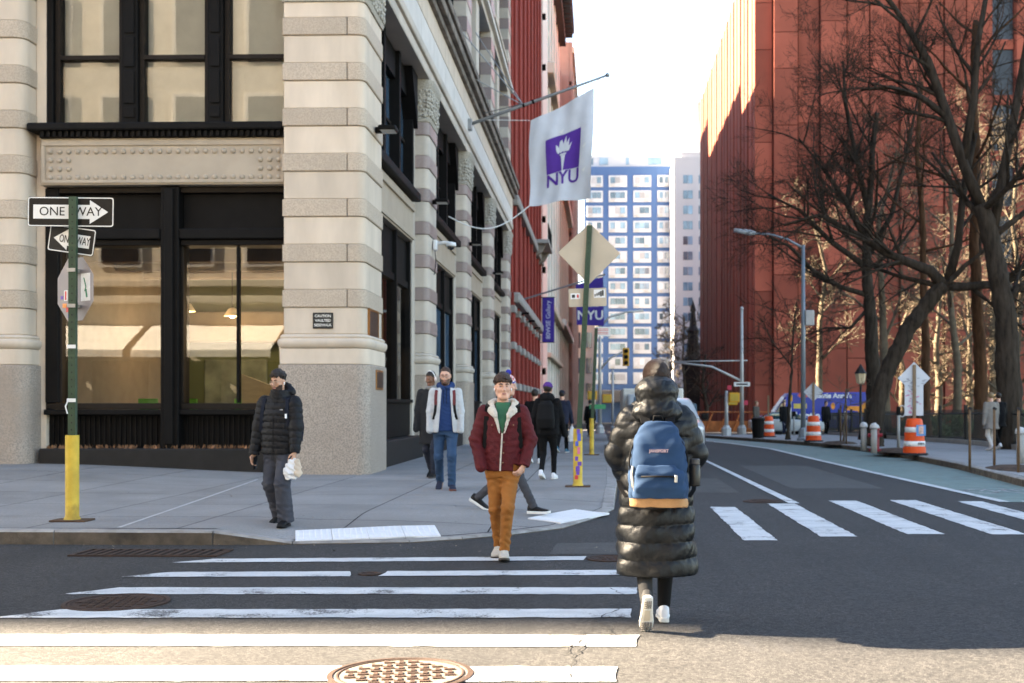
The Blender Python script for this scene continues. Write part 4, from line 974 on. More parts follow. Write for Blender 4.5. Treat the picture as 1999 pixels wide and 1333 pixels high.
g2 = 10; onto('square', [(u0 + (u1 - u0) * i / g2, v0 + (v1 - v0) * j / g2) for j in range(g2 + 1) for i in range(g2 + 1)], [(j * (g2 + 1) + i, j * (g2 + 1) + i + 1, (j + 1) * (g2 + 1) + i + 1, (j + 1) * (g2 + 1) + i) for j in range(g2) for i in range(g2)], fu(.008), PURP, fl, False)
uc, vc = (u0 + u1) / 2, (v0 + v1) / 2 + .015
for P in torch_polys(): onto('torch', [(uc + p[0] * .60, vc + p[1] * .40 - .02) for p in P], [tuple(range(len(P)))], fu(.016), FLAGW, fl)
v, f = text_polys('NYU', 1.0); xm = max(q[0] for q in v); ym = max(q[1] for q in v)
onto('lettering', [(uc + q[0] / xm * (u1 - u0) * .5, .235 + q[1] / ym * .075) for q in v], f, fu(.012), PURP, fl)
for (u, v_) in ((.50, .73), (.86, .50), (.88, .28)): onto('tear', [(u - .03, v_), (u, v_ - .025), (u + .035, v_ + .02)], [(0, 1, 2)], fu(.02), WSIGN, fl)
a = P4[0]; e = Vector((-4.75, 36.0, 7.35)); rp = [a.lerp(e, k / 12) + Vector((0, 0, -.55 * math.sin(math.pi * k / 12))) for k in range(13)]
tag(MB().tube(rp, .02, 5).build('rope', WSIGN), 'thin white rope sagging from the flag corner to the wall', 'rope')
tag(MB().tube([P4[2], t.location + tip * .96], .012, 4).build('rope', WSIGN), 'short white halyard tying the top flag corner to the pole tip', 'rope')
tag(MB().tube([P4[3], t.location + tip * .1], .012, 4).build('rope', WSIGN), 'thin halyard running from the flag to the pole foot', 'rope')
t = thing('banner', 'narrow purple banner with vertical gallery lettering on the red building', 'banner', (-3.61, 80.0, 7.35))
MB().box(-.41, .41, -.015, .015, -1.55, 1.55, .004).build('cloth', BANP, t); text('80WSE Gallery', .43, M('banner_letter', (.5, .5, .62), .7), t, (.0, -.02, 0), (R(90), R(-90), 0), bold=.004)
for z in (1.56, -1.56): MB().tube([(-.6, 0, z), (.45, 0, z)], .03, 6).build('rod', IRON, t)
t = thing('banner', 'wide purple banner with white letters behind the diamond sign', 'banner', (0, 60, 0)); q = [atY(*p, 60) for p in ((1126, 634), (1179, 636), (1177, 540), (1124, 556))]
bn = MB(); bn.add([(p.x, 0, p.z) for p in q] + [(p.x, .02, p.z) for p in q], [(0, 1, 2, 3), (7, 6, 5, 4), (0, 4, 5, 1), (1, 5, 6, 2), (2, 6, 7, 3), (3, 7, 4, 0)]); bn.build('cloth', BANP, t)
text('NYU', .66, WSIGN, t, ((q[0].x + q[1].x) / 2, -.012, q[0].z + .48), bold=.015); MB().box((q[0].x + q[1].x) / 2 - .45, (q[0].x + q[1].x) / 2 + .45, -.01, -.002, q[0].z + .95, q[0].z + 1.8).build('square', M('sign_white'), t)
MB().tube([(-4.5, 0, q[3].z - .9), (q[2].x + .1, 0, q[2].z + .12)], .05, 6).build('pole', POLE, t)

# --- lamp post, signals
LGREY = M('lamp_post_grey', (.20, .235, .27), .45, .08, 3, metal=.3); LWHITE = M('galvanised_pole', (.42, .42, .42), .5, .08, 3, metal=.2); SIGY = M('signal_yellow', (.62, .30, .02), .5, .08, 5)
gp = gnd(1568, 860, .15); t = thing('street_lamp', 'tall grey street lamp with a curved arm over the bike lane', 'street lamp', gp); f_ = lambda x, y: atY(x, y, gp.y) - gp
tp = f_(1568, 478); hd = f_(1478, 456); he = f_(1433, 449)
MB().tube([(0, 0, .45), (0, 0, tp.z)], [.10, .065], 12).build('pole', LGREY, t, smooth=True); MB().lathe([(.24, 0), (.24, .08), (.19, .14), (.17, .44), (.12, .5)], 8).build('base', LGREY, t)
MB().tube([(0, 0, tp.z - .12), (hd.x * .35, 0, (tp.z * .55 + hd.z * .45) + .02), (hd.x * .7, 0, hd.z - .03), hd], [.05, .045, .04, .035], 8).build('arm', LGREY, t, smooth=True)
MB().tube([hd, hd.lerp(he, .3), he], [.05, .11, .07], 8).build('lamp_head', M('lamp_head', (.42, .46, .5), .4), t, smooth=True)
c = f_(1580, 620); MB().box(.07, .40, -.12, .12, c.z - .3, c.z + .28, .02).build('control_box', LWHITE, t)
def signal(name, label, px, loc_base, arms, heads, extra=None, pm=LWHITE, top=None, r0=.12):
    t = thing(name, label, 'traffic signal', loc_base); MB().lathe([(.24, 0), (.24, .35), (.17, .42), (.15, .5)], 8).build('base', pm, t); MB().tube([(0, 0, .45), (0, 0, top)], [r0, .07], 10).build('pole', pm, t, smooth=True)
    for pts, rs in arms: MB().tube(pts, rs, 8).build('arm', pm, t, smooth=True)
    for (x, z, kind) in heads:
        if kind == 'v':
            hd = put('signal_head', MB().box(-.18, .18, -.14, .14, -.5, .5, .03).mesh('signal_head', SIGY), t, (x, 0, z))
            for k in (-.32, 0, .32): MB().lathe([(.12, 0), (.12, .12)], 10).xf(Matrix.Rotation(R(90), 4, 'X')).build('visor', IRON, hd, loc=(0, -.13, k))
        else:
            hd = put('pedestrian_signal', MB().box(-.26, .26, -.16, .16, -.24, .24, .03).mesh('pedestrian_signal', SIGY), t, (x, 0, z)); MB().box(-.2, .2, -.19, -.161, -.18, .18).build('face', M('signal_face', (.5, .33, .05), .4), hd)
    return t
gp = gnd(1448, 848, .15); f_ = lambda x, y: atY(x, y, gp.y) - gp
a0, a1, a2 = f_(1446, 744), f_(1390, 716), f_(1312, 706)
t = signal('signal_mast', 'pale mast pole with a long curved arm by the red library', 0, gp, [([(0, 0, a0.z), a1, a2], [.07, .06, .045]), ([(0.3, 0, f_(0, 705).z), (a2.x, 0, f_(0, 707).z)], .03)], [(-.5, f_(0, 782).z, 'p')], top=f_(1448, 602).z)
c = f_(1448, 750); MB().box(-.42, .42, -.13, -.12, c.z - .11, c.z + .11).build('street_sign_plate', WSIGN, t); MB().box(-.3, .3, -.134, -.131, c.z - .04, c.z + .04).build('arrow', BSIGN, t)
MB().ball((0, 0, f_(1448, 602).z), .1, 8).build('cap', LWHITE, t, smooth=True)
c = f_(1455, 786); MB().box(.08, .33, -.02, .02, c.z - .12, c.z + .12).build('red_plate', M('red_plate', (.5, .04, .08), .5), t)
gp = gnd(1418, 850, .15); f_ = lambda x, y: atY(x, y, gp.y) - gp
t = signal('pedestrian_signal_post', 'short pale post with an orange walk signal left of the mast', 0, gp, [], [(.38, f_(0, 776).z, 'p')], top=f_(0, 763).z, r0=.10); c = f_(1423, 757); MB().box(.05, .25, -.02, .02, c.z - .1, c.z + .12).build('red_plate', M('red_plate', (.5, .04, .08)), t)
gp = gnd(1171, 846, .15); f_ = lambda x, y: atY(x, y, gp.y) - gp
t = signal('signal_mast', 'pale pole with lamp arm and yellow signal behind the second sign pole', 0, gp, [([(.0, 0, f_(0, 640).z), (.5, 0, f_(0, 622).z), (1.4, 0, f_(0, 612).z), f_(1256, 606)], [.06, .055, .05, .07]), ([(0, 0, f_(0, 722).z), (.6, 0, f_(0, 700).z), f_(1222, 683)], [.06, .05, .04])], [(f_(1222, 0).x, f_(0, 698).z, 'v'), (-.42, f_(0, 772).z, 'p'), (.4, f_(0, 778).z, 'p')], top=f_(0, 628).z)
gp = gnd(1192, 846, .15); f_ = lambda x, y: atY(x, y, gp.y + 8) - Vector((gp.x, gp.y, gp.z))
t = thing('street_pole', 'thin white pole far down the left kerb beside the signal', 'pole', (gp.x + .2, gp.y + 8, zg(gp.y + 8) + .15)); MB().tube([(0, 0, 0), (0, 0, 3.9)], .07, 8).build('pole', LWHITE, t, smooth=True); MB().lathe([(.16, 0), (.16, .3), (.08, .36)], 8).build('base', LWHITE, t)

# --- barrels, bollards, hydrant, meter, bin
ORG = M('barrel_orange', (.68, .075, .012), .5, .06, 5, .1, 40); BWH = M('barrel_white', (.68, .68, .67), .45); RUB = M('black_rubber', (.02, .02, .022), .8); WOODP = M('weathered_wood', (.20, .14, .09), .8, .2, 4, .3, 30, stretch=(8, 8, 1)); BOLL = M('bollard_grey', (.29, .285, .27), .7, .12, 5, .3, 30)
def barrel(label, gp, sc=1.):
    t = thing('traffic_barrel', label, 'traffic barrel', gp, group='orange barrels along the park kerb')
    MB().lathe([(.36, 0), (.36, .04), (.3, .06)], 8).build('rubber_base', RUB, t)
    prof = [(.29, .05), (.285, .20), (.268, .205), (.265, .38), (.252, .385), (.25, .56), (.237, .565), (.235, .74), (.222, .745), (.20, .90), (.17, .94), (.10, .95)]
    b = MB(); 
    for k in range(0, len(prof) - 1, 1):
        pass
    MB().lathe(prof, 20).build('body', ORG, t, auto=50)
    for z0, z1, r0, r1 in ((.225, .365, .270, .2685), (.585, .725, .2395, .2385)): MB().lathe([(r0, z0), (r1, z1)], 20).build('white_band', BWH, t, smooth=True)
    return t
def barrel_sign(t, h, w_, paper=False):
    MB().box(-.04, .04, -.02, .02, .9, h + .35, .004).build('post', WOODP, t)
    s = put('sign', MB().prismy([(0, -w_), (w_, 0), (0, w_), (-w_, 0)], 0, .004).mesh('sign', M('sign_back_pale', (.50, .52, .56), .6, .05, 3)), t, (0, .03, h))
    rr = random.Random(int(h * 100)); d = MB()
    for i in range(26):
        x, z = rr.uniform(-.3, .3), rr.uniform(-.34, .0); 
        if abs(x) + abs(z) < w_ * .9: d.box(x - .035, x + .035, -.003, -.0005, z - .008, z + .008)
    tag(d.build('graffiti', M('graffiti_grey', (.22, .22, .26), .6), s), kind='stuff')
    if paper:
        s = put('sign', MB().prismy([(-.24, -.95), (.24, -.95), (.24, -.12), (-.24, -.12)], 0, .004).mesh('sign', M('sign_back_pale')), t, (0, .036, h - .02)); d = MB()
        for i in range(40):
            x, z = rr.uniform(-.2, .2), rr.uniform(-.9, -.3)
            if abs(x) > .06: d.box(x - .025, x + .025, -.003, -.0005, z - .012, z + .012)
        tag(d.build('graffiti', M('graffiti_pink', (.5, .16, .3), .6), s), kind='stuff')
b1 = barrel('nearest orange and white barrel with a poster, holding the arrow shaped sign', gnd(1785, 888, .15)); h = atY(1775, 738, b1.location.y).z - b1.location.z; barrel_sign(b1, h, .42, True)
MB().box(-.02, .22, -.262, -.250, .50, .78).build('poster', M('poster_blue', (.10, .26, .50), .5), b1); MB().box(.04, .16, -.266, -.2625, .55, .75).build('poster_photo', M('poster_photo', (.55, .35, .30), .6, .5, 12), b1)
for k in range(5): MB().box(.02 + k * .035, .04 + k * .036, -.274, -.270, .27 + .01 * (k % 2), .33).build('graffiti', BSIGN, b1)
b2 = barrel('middle orange and white barrel holding a smaller diamond sign', gnd(1588, 862, .15)); barrel_sign(b2, atY(1580, 765, b2.location.y).z - b2.location.z, .36)
barrel('farthest orange and white barrel in front of the blue van', gnd(1500, 853, .15)); MB().box(-.04, .04, -.02, .02, .9, 1.9).build('post', WOODP, bpy.data.objects['traffic_barrel.002'])
for i, (x, y) in enumerate(((1686, 880), (1706, 885), (1992, 905))):
    gp = gnd(x, y, .15); t = thing('bollard', ['grey steel bollard left of the red hydrant', 'grey steel bollard right in front of the red hydrant', 'grey steel bollard at the right picture edge'][i], 'bollard', gp, group='bollards on the park pavement'); MB().lathe([(.085, 0), (.085, .66)], 14).build('shaft', BOLL, t, smooth=True); MB().lathe([(.112, .66), (.115, .70), (.10, .76), (.06, .80), (.01, .815)], 14).build('cap', M('bollard_cap', (.42, .42, .42), .6), t, smooth=True)
gp = gnd(1713, 882, .15) + Vector((.05, .5, 0)); t = thing('fire_hydrant', 'dark red fire hydrant with a silver top between the bollards', 'hydrant', gp); HR = M('hydrant_red', (.22, .012, .02), .45)
MB().lathe([(.17, 0), (.17, .06), (.12, .08), (.115, .58), (.15, .6), (.15, .64)], 14).build('body', HR, t, auto=40); MB().lathe([(.13, .64), (.13, .67), (.10, .73), (.04, .77), (.03, .80)], 12).build('bonnet', M('bollard_cap'), t, smooth=True)
for sx in (-1, 1): MB().tube([(sx * .1, 0, .45), (sx * .2, 0, .45)], .055, 8).build('outlet', HR, t)
MB().tube([(0, -.1, .42), (0, -.19, .42)], .07, 8).build('outlet', HR, t)
gp = gnd(1754, 880, .15); t = thing('parking_post', 'slim grey post with a round bike ring left of the nearest barrel', 'post', gp); MB().tube([(0, 0, 0), (0, 0, 1.05)], .045, 8).build('post', BOLL, t, smooth=True)
MB().tube([(.1 + .09 * math.cos(q), 0, 1.12 + .16 * math.sin(q)) for q in np.linspace(0, 2 * math.pi, 17)], .018, 6, False).build('ring', M('bollard_cap'), t, smooth=True); MB().box(-.05, .05, -.05, .05, 1.0, 1.25, .02).build('head', IRON, t)
gp = gnd(1480, 855, .15); t = thing('litter_bin', 'black litter bin left of the farthest barrel', 'bin', gp); MB().lathe([(.24, 0), (.28, .75), (.3, .78)], 14).build('body', IRON, t); MB().lathe([(.31, .78), (.29, .86), (.12, .9)], 14).build('lid', IRON, t)
# parking meter-like posts by the van
for i, x in enumerate((1543, 1550)):
    gp = gnd(x, 850, .15); t = thing('street_post', ['pale thin post beside the young street tree', 'grey thin post in front of the blue van'][i], 'post', gp); MB().tube([(0, 0, 0), (0, 0, 2.0 if i == 0 else 1.1)], .05, 8).build('post', [LWHITE, BOLL][i], t, smooth=True); MB().box(-.09, .09, -.06, .06, 1.7 if i == 0 else .95, 2.0 if i == 0 else 1.2, .02).build('plate', [SIGY, IRON][i], t)

# --- manholes and drain
MHM = M('cast_iron_rust', (.038, .020, .0135), .75, .35, 12, .35, 60); MHD = M('cast_iron_gap', (.13, .115, .095), .9, .3, 30, .4, 90)
def manhole(label, x, y, r=.37, pat=0):
    t = thing('manhole_cover', label, 'manhole cover', (x, y, .001), rz=.15)
    MB().lathe([(r, 0), (r, .010), (r - .03, .012), (r - .035, .006)], 40, cap=False).build('rim', MHM, t, auto=30); MB().lathe([(r - .04, .0), (r - .04, .007)], 40).build('cover', MHD if pat else MHM, t)
    d = MB(); d.lathe([(r - .045, .006), (r - .05, .012), (r - .06, .012), (r - .065, .006)], 40, cap=False); n = 9; st = .066
    for i in range(-n, n + 1):
        for j in range(-n, n + 1):
            cx, cy = i * st, j * st
            if math.hypot(cx, cy) > r - .11: continue
            if pat:
                if (i + j) % 2: d.box(cx - .03, cx + .03, cy - .012, cy + .012, .006, .014); d.box(cx - .03, cx - .012, cy + .0121, cy + .04, .006, .014)
                else: d.box(cx - .012, cx + .012, cy - .03, cy + .03, .006, .014)
            else: d.box(cx - .022, cx + .022, cy - .02, cy + .02, .006, .013)
    d.build('raised_pattern', MHM, t)
p = gnd(782, 1318); manhole('large rusty manhole cover with a raised basket pattern in the sunlit foreground', p.x, p.y, .39, 1)
p = gnd(228, 1177); manhole('dark manhole cover cut by the crosswalk bars at the left', p.x, p.y, .375)
p = gnd(1490, 979); manhole('small manhole cover at the end of the lane line', p.x, p.y, .30)
p = gnd(1190, 1091); manhole('small manhole cover at the end of the farthest crosswalk bar', p.x, p.y, .22)
p = gnd(722, 1121); manhole('small rusty valve cover in the gap of a crosswalk bar', p.x, p.y, .10)
A_, B_, C_, D_ = gnd(130, 1090), gnd(365, 1090), gnd(405, 1076), gnd(190, 1073)
t = thing('storm_drain', 'rusty storm drain grating in the gutter at the left kerb', 'drain', ((A_.x + B_.x) / 2 + .1, (A_.y + D_.y) / 2 + .05, .001)); w2, d2 = .72, .25
fr = MB(); fr.box(-w2, w2, -d2, -d2 + .04, 0, .014); fr.box(-w2, w2, d2 - .04, d2, 0, .014); fr.box(-w2, -w2 + .04, -d2 + .041, d2 - .041, 0, .014); fr.box(w2 - .04, w2, -d2 + .041, d2 - .041, 0, .014); fr.build('frame', MHM, t)
MB().quad((-w2 + .04, -d2 + .04, .003), (w2 - .04, -d2 + .04, .003), (w2 - .04, d2 - .04, .003), (-w2 + .04, d2 - .04, .003)).build('pit', M('drain_dark', (.012, .011, .01), .9), t)
for k in range(15): x = -w2 + .09 + k * .091; MB().box(x, x + .045, -d2 + .041, d2 - .041, .004, .013).build('bar', MHM, t)

# --- park fence
FEN = M('fence_black', (.012, .012, .012), .5)
t = thing('park_fence', 'black iron picket fence along the park pavement', 'fence')
pk = MB(); y = 24.
while y < 62:
    z = zg(y) + .15; pk.box(FX - .01, FX + .01, y - .01, y + .01, z + .12, z + 1.15); y += .13
tag(pk.build('pickets', FEN, t), kind='stuff')
for a, b in ((24, GY), (GY, 62)):
    for zz in (.2, 1.02):
        MB().tube([(FX, a, zg(a) + .15 + zz), (FX, b, zg(b) + .15 + zz)], .022, 4).build('rail', FEN, t)
    MB().add([(FX - .1, a, zg(a) + .15), (FX + .1, a, zg(a) + .15), (FX + .1, a, zg(a) + .30), (FX - .1, a, zg(a) + .30), (FX - .1, b, zg(b) + .15), (FX + .1, b, zg(b) + .15), (FX + .1, b, zg(b) + .30), (FX - .1, b, zg(b) + .30)], [(0, 1, 2, 3), (7, 6, 5, 4), (0, 3, 7, 4), (3, 2, 6, 7), (1, 5, 6, 2)]).build('plinth', BOLL, t)
y = 24.
while y < 62: MB().box(FX - .05, FX + .05, y - .05, y + .05, zg(y) + .15, zg(y) + 1.45, .01).build('post', FEN, t); y += 2.9
# second fence deeper in the park (across) and tree pits
t = thing('park_fence', 'low dark railing deeper in the park behind the trees', 'fence')
pk = MB(); x = 12.3
while x < 40: pk.box(x - .012, x + .012, 62 - .01, 62 + .01, zg(62) + .15, zg(62) + 1.25); x += .16
tag(pk.build('pickets', FEN, t), kind='stuff')
for zz in (.3, 1.1): MB().tube([(12.2, 62, zg(62) + .15 + zz), (40, 62, zg(62) + .15 + zz)], .03, 4).build('rail', FEN, t)
MUL = M('mulch', (.075, .045, .03), .95, .4, 6, .9, 40)
pits = [(8.45, 23.4, 1.3), (8.35, 32.6, 1.2), (8.1, 39.2, 1.1)]
for i, (x, y, r) in enumerate(pits):
    b = MB(); n = 20; rr = random.Random(i); vs = [(0, 0, .10)] + [(.62 * (.65 + .1 * rr.random()) * math.cos(2 * math.pi * k / n), r * .6 * math.sin(2 * math.pi * k / n), .06) for k in range(n)] + [(.62 * math.cos(2 * math.pi * k / n), r * math.sin(2 * math.pi * k / n), -.01) for k in range(n)]
    b.add(vs, [(0, 1 + k, 1 + (k + 1) % n) for k in range(n)] + [(1 + k, 1 + n + k, 1 + n + (k + 1) % n, 1 + (k + 1) % n) for k in range(n)])
    tag(b.build('tree_pit', MUL, loc=(x, y, .15 + zg(y)), smooth=True), ['mulched tree pit with stakes at the right picture edge', 'mulched tree pit beneath the nearest barrel', 'mulched tree pit between the lamp post and the bollards'][i], 'tree pit', 'tree pits along the kerb')
STAKE = M('stake_wood', (.11, .065, .035), .8, .2, 5)
for i, (x, y) in enumerate(((1893, 912), (1941, 912), (1988, 922), (1641, 866), (1652, 867))):
    p = gnd(x, y, .15); t = thing('tree_stake', ['left wooden stake in the right hand tree pit', 'middle wooden stake in the right hand tree pit', 'wooden stake of the tree pit touching the picture edge', 'left stake of the sapling behind the bollards', 'right stake of the sapling behind the bollards'][i], 'stake', p, group='tree stakes'); MB().tube([(0, 0, -.05), (.0, 0, 1.24 if i < 3 else 1.3)], .028, 7).build('stake', STAKE, t, smooth=True); MB().tube([(0, 0, 1.2), (.02, .0, 1.24)], .042, 7).build('strap', RUB, t)
# park lantern
p = atY(1680, 735, 46); t = thing('park_lantern', 'black park lantern on a slim post behind the fence', 'lantern', (p.x, 46, zg(46) + .16)); hz = p.z - t.location.z
MB().tube([(0, 0, 0), (0, 0, .3), (0, 0, hz - .3)], [.12, .06, .045], 10).build('post', FEN, t, smooth=True); MB().lathe([(.08, -.3), (.16, -.25), (.22, .12)], 6, (0, 0, hz)).build('glass', M('lantern_glass', (.55, .45, .3), .3), t); MB().lathe([(.27, .12), (.2, .2), (.06, .42), (.02, .5)], 6, (0, 0, hz)).build('roof', FEN, t)
# construction netting at the far corner
t = thing('construction_barrier', 'low rust coloured construction netting at the far corner', 'barrier', (8.6, 84, zg(84))); NET = M('net_orange', (.40, .13, .04), .8, .3, 3)
for k in range(9): MB().tube([(-4 + k, 0, 0), (-3.4 + k, 0, 1.5)], .06, 4).build('slat', NET, t)
MB().box(-4, 5.2, .08, .14, .0, .8).build('board', NET, t); MB().tube([(-4.2, 0, 1.45), (5.4, 0, 1.45)], .04, 4).build('rail', NET, t)

# ================================================================== VEHICLES
def loft(mb, secs, n=6):
    """secs: (y, half width, z0, z1, radius) -> closed rounded-rectangle loft along y"""
    rings = []
    for (y, hw, z0, z1, r) in secs: rings.append([(p[0], y, p[1]) for p in rrect(-hw, hw, z0, z1, min(r, hw * .98, (z1 - z0) * .49), n)])
    m = len(rings[0]); v = [q for r_ in rings for q in r_]; f = [tuple(range(m)), tuple((len(rings) - 1) * m + k for k in range(m - 1, -1, -1))]
    for i in range(len(rings) - 1):
        for k in range(m): f.append((i * m + k, (i + 1) * m + k, (i + 1) * m + (k + 1) % m, i * m + (k + 1) % m))
    return mb.add(v, f)
TYRE = M('tyre', (.018, .018, .018), .85, .1, 20); RIM = M('rim', (.35, .36, .37), .35, metal=.8)
def wheel(parent, x, y, r=.34, w_=.22):
    w0 = put('wheel', None, parent, (x, y, r)); b = MB(); b.lathe([(r * .62, -w_ / 2), (r * .95, -w_ / 2), (r, -w_ / 2 + .03), (r, w_ / 2 - .03), (r * .95, w_ / 2), (r * .62, w_ / 2)], 22); b.xf(Matrix.Rotation(R(90), 4, 'Y')); b.build('tyre', TYRE, w0, auto=40)
    b = MB(); b.lathe([(r * .1, -w_ / 2 + .0), (r * .6, -w_ / 2 + .03), (r * .62, w_ / 2 - .03), (r * .1, w_ / 2)], 14); b.xf(Matrix.Rotation(R(90), 4, 'Y')); b.build('rim', RIM, w0)
CGL = M('car_glass', (.02, .05, .06), .05, .2, 1, spec=.9)
def suv(label, loc, paintm, rz=0.):
    t = thing('parked_car', label, 'car', loc, rz)
    loft(MB(), [(-2.30, .70, .38, .72, .12), (-2.22, .86, .30, .86, .16), (-1.9, .93, .24, .98, .16), (-1.0, .95, .22, 1.06, .14), (.5, .95, .22, 1.08, .12), (1.9, .94, .24, 1.08, .14), (2.25, .88, .3, 1.02, .16), (2.33, .7, .4, .9, .12)]).build('body', paintm, t, auto=45)
    loft(MB(), [(-1.15, .86, 1.02, 1.08, .02), (-.55, .74, 1.02, 1.52, .12), (-.1, .72, 1.02, 1.64, .14), (1.3, .70, 1.02, 1.63, .14), (2.0, .68, 1.02, 1.45, .12), (2.2, .72, 1.02, 1.1, .03)]).build('cabin', paintm, t, auto=45)
    MB().quad((-.74, -1.10, 1.10), (.74, -1.10, 1.10), (.62, -.50, 1.53), (-.62, -.50, 1.53)).build('windscreen', CGL, t)
    for sx in (-1, 1):
        MB().prismx([(-.75, 1.12), (-.42, 1.48), (1.2, 1.54), (1.75, 1.4), (1.95, 1.12)], sx * .735 if sx > 0 else -.83, sx * .83 if sx > 0 else -.735).build('side_window', CGL, t)
        MB().box(sx * 1.03 - .1, sx * 1.03 + .1, -.78, -.64, 1.05, 1.20, .03).build('mirror', IRON, t)
        MB().ball((sx * .72, -2.16, .80), .17, 8, (1.0, .5, .5)).build('headlight', M('headlight', (.75, .78, .8), .1), t, smooth=True); MB().box(sx * .7 - .12, sx * .7 + .12, 2.24, 2.30, .8, .95).build('tail_light', M('tail_light', (.35, .01, .01), .2), t)
        for y in (-1.42, 1.42): wheel(t, sx * .84, y, .36, .24)
    MB().box(-.55, .55, -2.315, -2.28, .50, .74, .02).build('grille', IRON, t); MB().box(-.26, .26, -2.33, -2.316, .38, .49).build('number_plate', M('plate_pale', (.6, .55, .35), .5), t); return t
WCAR = M('car_paint_white', (.36, .38, .39), .3, .03, 1, coat=.3); BCAR = M('car_paint_blue', (.08, .12, .30), .3, coat=.6)
suv('white SUV parked facing the viewer, half hidden by the woman with the blue backpack', (1.88, 33.0, 0), WCAR)
t = thing('delivery_truck', 'white box truck parked behind the SUV', 'truck', (2.0, 45, zg(45))); MB().box(-1.15, 1.15, -1.2, 4.5, .75, 2.15, .05).build('box', M('truck_box', (.62, .60, .56), .5), t)
loft(MB(), [(-2.6, .85, .4, 1.0, .1), (-2.45, .95, .35, 1.25, .12), (-1.9, 1.0, .35, 1.9, .15), (-1.25, 1.0, .35, 1.95, .12)]).build('cab', WCAR, t, auto=40); MB().quad((-.8, -2.46, 1.28), (.8, -2.46, 1.28), (.75, -1.98, 1.82), (-.75, -1.98, 1.82)).build('windscreen', CGL, t)
for sx in (-1, 1):
    for y in (-1.9, 3.2): wheel(t, sx * .9, y, .4, .26)
suv('dark blue car parked beyond the white SUV near the kerb', (4.0, 70, zg(70)), BCAR)
# blue van seen from its side
VANB = M('van_blue', (.003, .030, .30), .45, .04, 1, coat=.15); VANO = M('van_orange', (.75, .27, .03), .5, .1, 4); VW = M('van_white', (.75, .75, .75), .5)
VY = 71.; vx0 = atY(1479, 800, VY).x; van = thing('delivery_van', 'bright blue delivery van with white lettering parked by the red library', 'van', (vx0, VY, zg(VY)))
pf = [(.05, .42), (0, .62), (.04, .95), (.35, 1.12), (1.0, 1.25), (1.75, 2.35), (1.95, 2.55), (6.9, 2.62), (7.0, 2.5), (7.02, .5), (6.9, .38), (.2, .36)]
b = MB(); 
for o_, (y0, y1) in ((0, (.12, 1.88)),): b.prismy(pf[::-1], y0, y1)
cen = Vector((3.5, 0, 1.4)); inn = [(p[0] + (3.5 - p[0]) * .02, p[1] + (1.4 - p[1]) * .05) for p in pf]; n = len(pf)
for y0, y1, s_ in ((.12, 0, 1), (1.88, 2.0, -1)):
    vs = [(p[0], y0, p[1]) for p in pf] + [(p[0], y1, p[1]) for p in inn]; fs = [(i, (i + 1) % n, n + (i + 1) % n, n + i) for i in range(n)] + [tuple(range(n, 2 * n))]; b.add(vs, fs)
bme = b.mesh('body', VANB, True); bb = bmesh.new(); bb.from_mesh(bme); bmesh.ops.remove_doubles(bb, verts=bb.verts, dist=.001); bmesh.ops.recalc_face_normals(bb, faces=bb.faces); bb.to_mesh(bme); bb.free(); bme.set_sharp_from_angle(angle=R(25)); put('body', bme, van)
MB().add([(1.05, -.005, 1.30), (1.72, -.005, 1.30), (1.72, -.005, 2.15), (1.62, -.005, 2.15)], [(0, 1, 2, 3)]).build('side_window', CGL, van)
MB().add([(.98, .15, 1.27), (.98, 1.85, 1.27), (1.72, 1.75, 2.36), (1.72, .25, 2.36)], [(0, 3, 2, 1)]).build('windscreen', M('windscreen_pale', (.55, .55, .62), .15), van)
for x in (1.3, 5.6): w0 = wheel(van, 0, 0, .36, .2); w_ = [o for o in van.children if o.name.startswith('wheel')][-1]; w_.location = (x, .12, .36); w_.rotation_euler = (0, 0, R(90))
text("Auntie Anne's", .42, VW, van, (4.55, -.012, 2.38), bold=.012); text("Auntie Anne's", .62, VW, van, (3.9, -.012, 1.15), bold=.02)
for x in (2.6, 2.95): MB().lathe([(.14, 0), (.14, .004)], 12).xf(Matrix.Rotation(R(90), 4, 'X')).build('badge', M('badge_red', (.65, .12, .08), .5), van, loc=(x, -.006, 2.42))
o = MB().lathe([(.16, 0), (.16, .004)], 10).xf(Matrix.Diagonal((.8, 1.3, 1, 1))).xf(Matrix.Rotation(R(90), 4, 'X')).build('pretzel_picture', VANO, van, loc=(4.6, -.006, 1.75))
MB().add([(5.4, -.006, 1.75), (6.2, -.006, 1.75), (6.95, -.006, 2.2), (6.95, -.006, 1.2), (6.3, -.006, 1.1), (6.1, -.006, 1.45), (5.4, -.006, 1.5)], [(0, 6, 5, 4, 3, 2, 1)]).build('swoosh', VANO, van)
MB().box(.02, .4, -.004, .02, .45, .62).build('bumper', IRON, van); MB().box(2.2, 3.0, -.008, -.002, 1.6, 1.9).build('sticker', M('badge_gold', (.6, .45, .1), .5), van)
t = thing('parked_car', 'white car in the shadow before the blue van', 'car', (vx0 + 1.4, 68.6, zg(68)), R(90)); 
loft(MB(), [(-2.2, .7, .4, .7, .1), (-1.9, .85, .25, .85, .15), (0, .88, .22, .95, .12), (1.9, .85, .25, .95, .15), (2.2, .7, .4, .85, .1)]).build('body', WCAR, t, auto=40); loft(MB(), [(-1.1, .75, .9, .95, .02), (-.3, .62, .9, 1.38, .1), (.9, .62, .9, 1.38, .1), (1.7, .75, .9, .98, .03)]).build('cabin', CGL, t, auto=40)
for sx in (-1, 1):
    for y in (-1.35, 1.35): wheel(t, sx * .78, y, .31, .2)
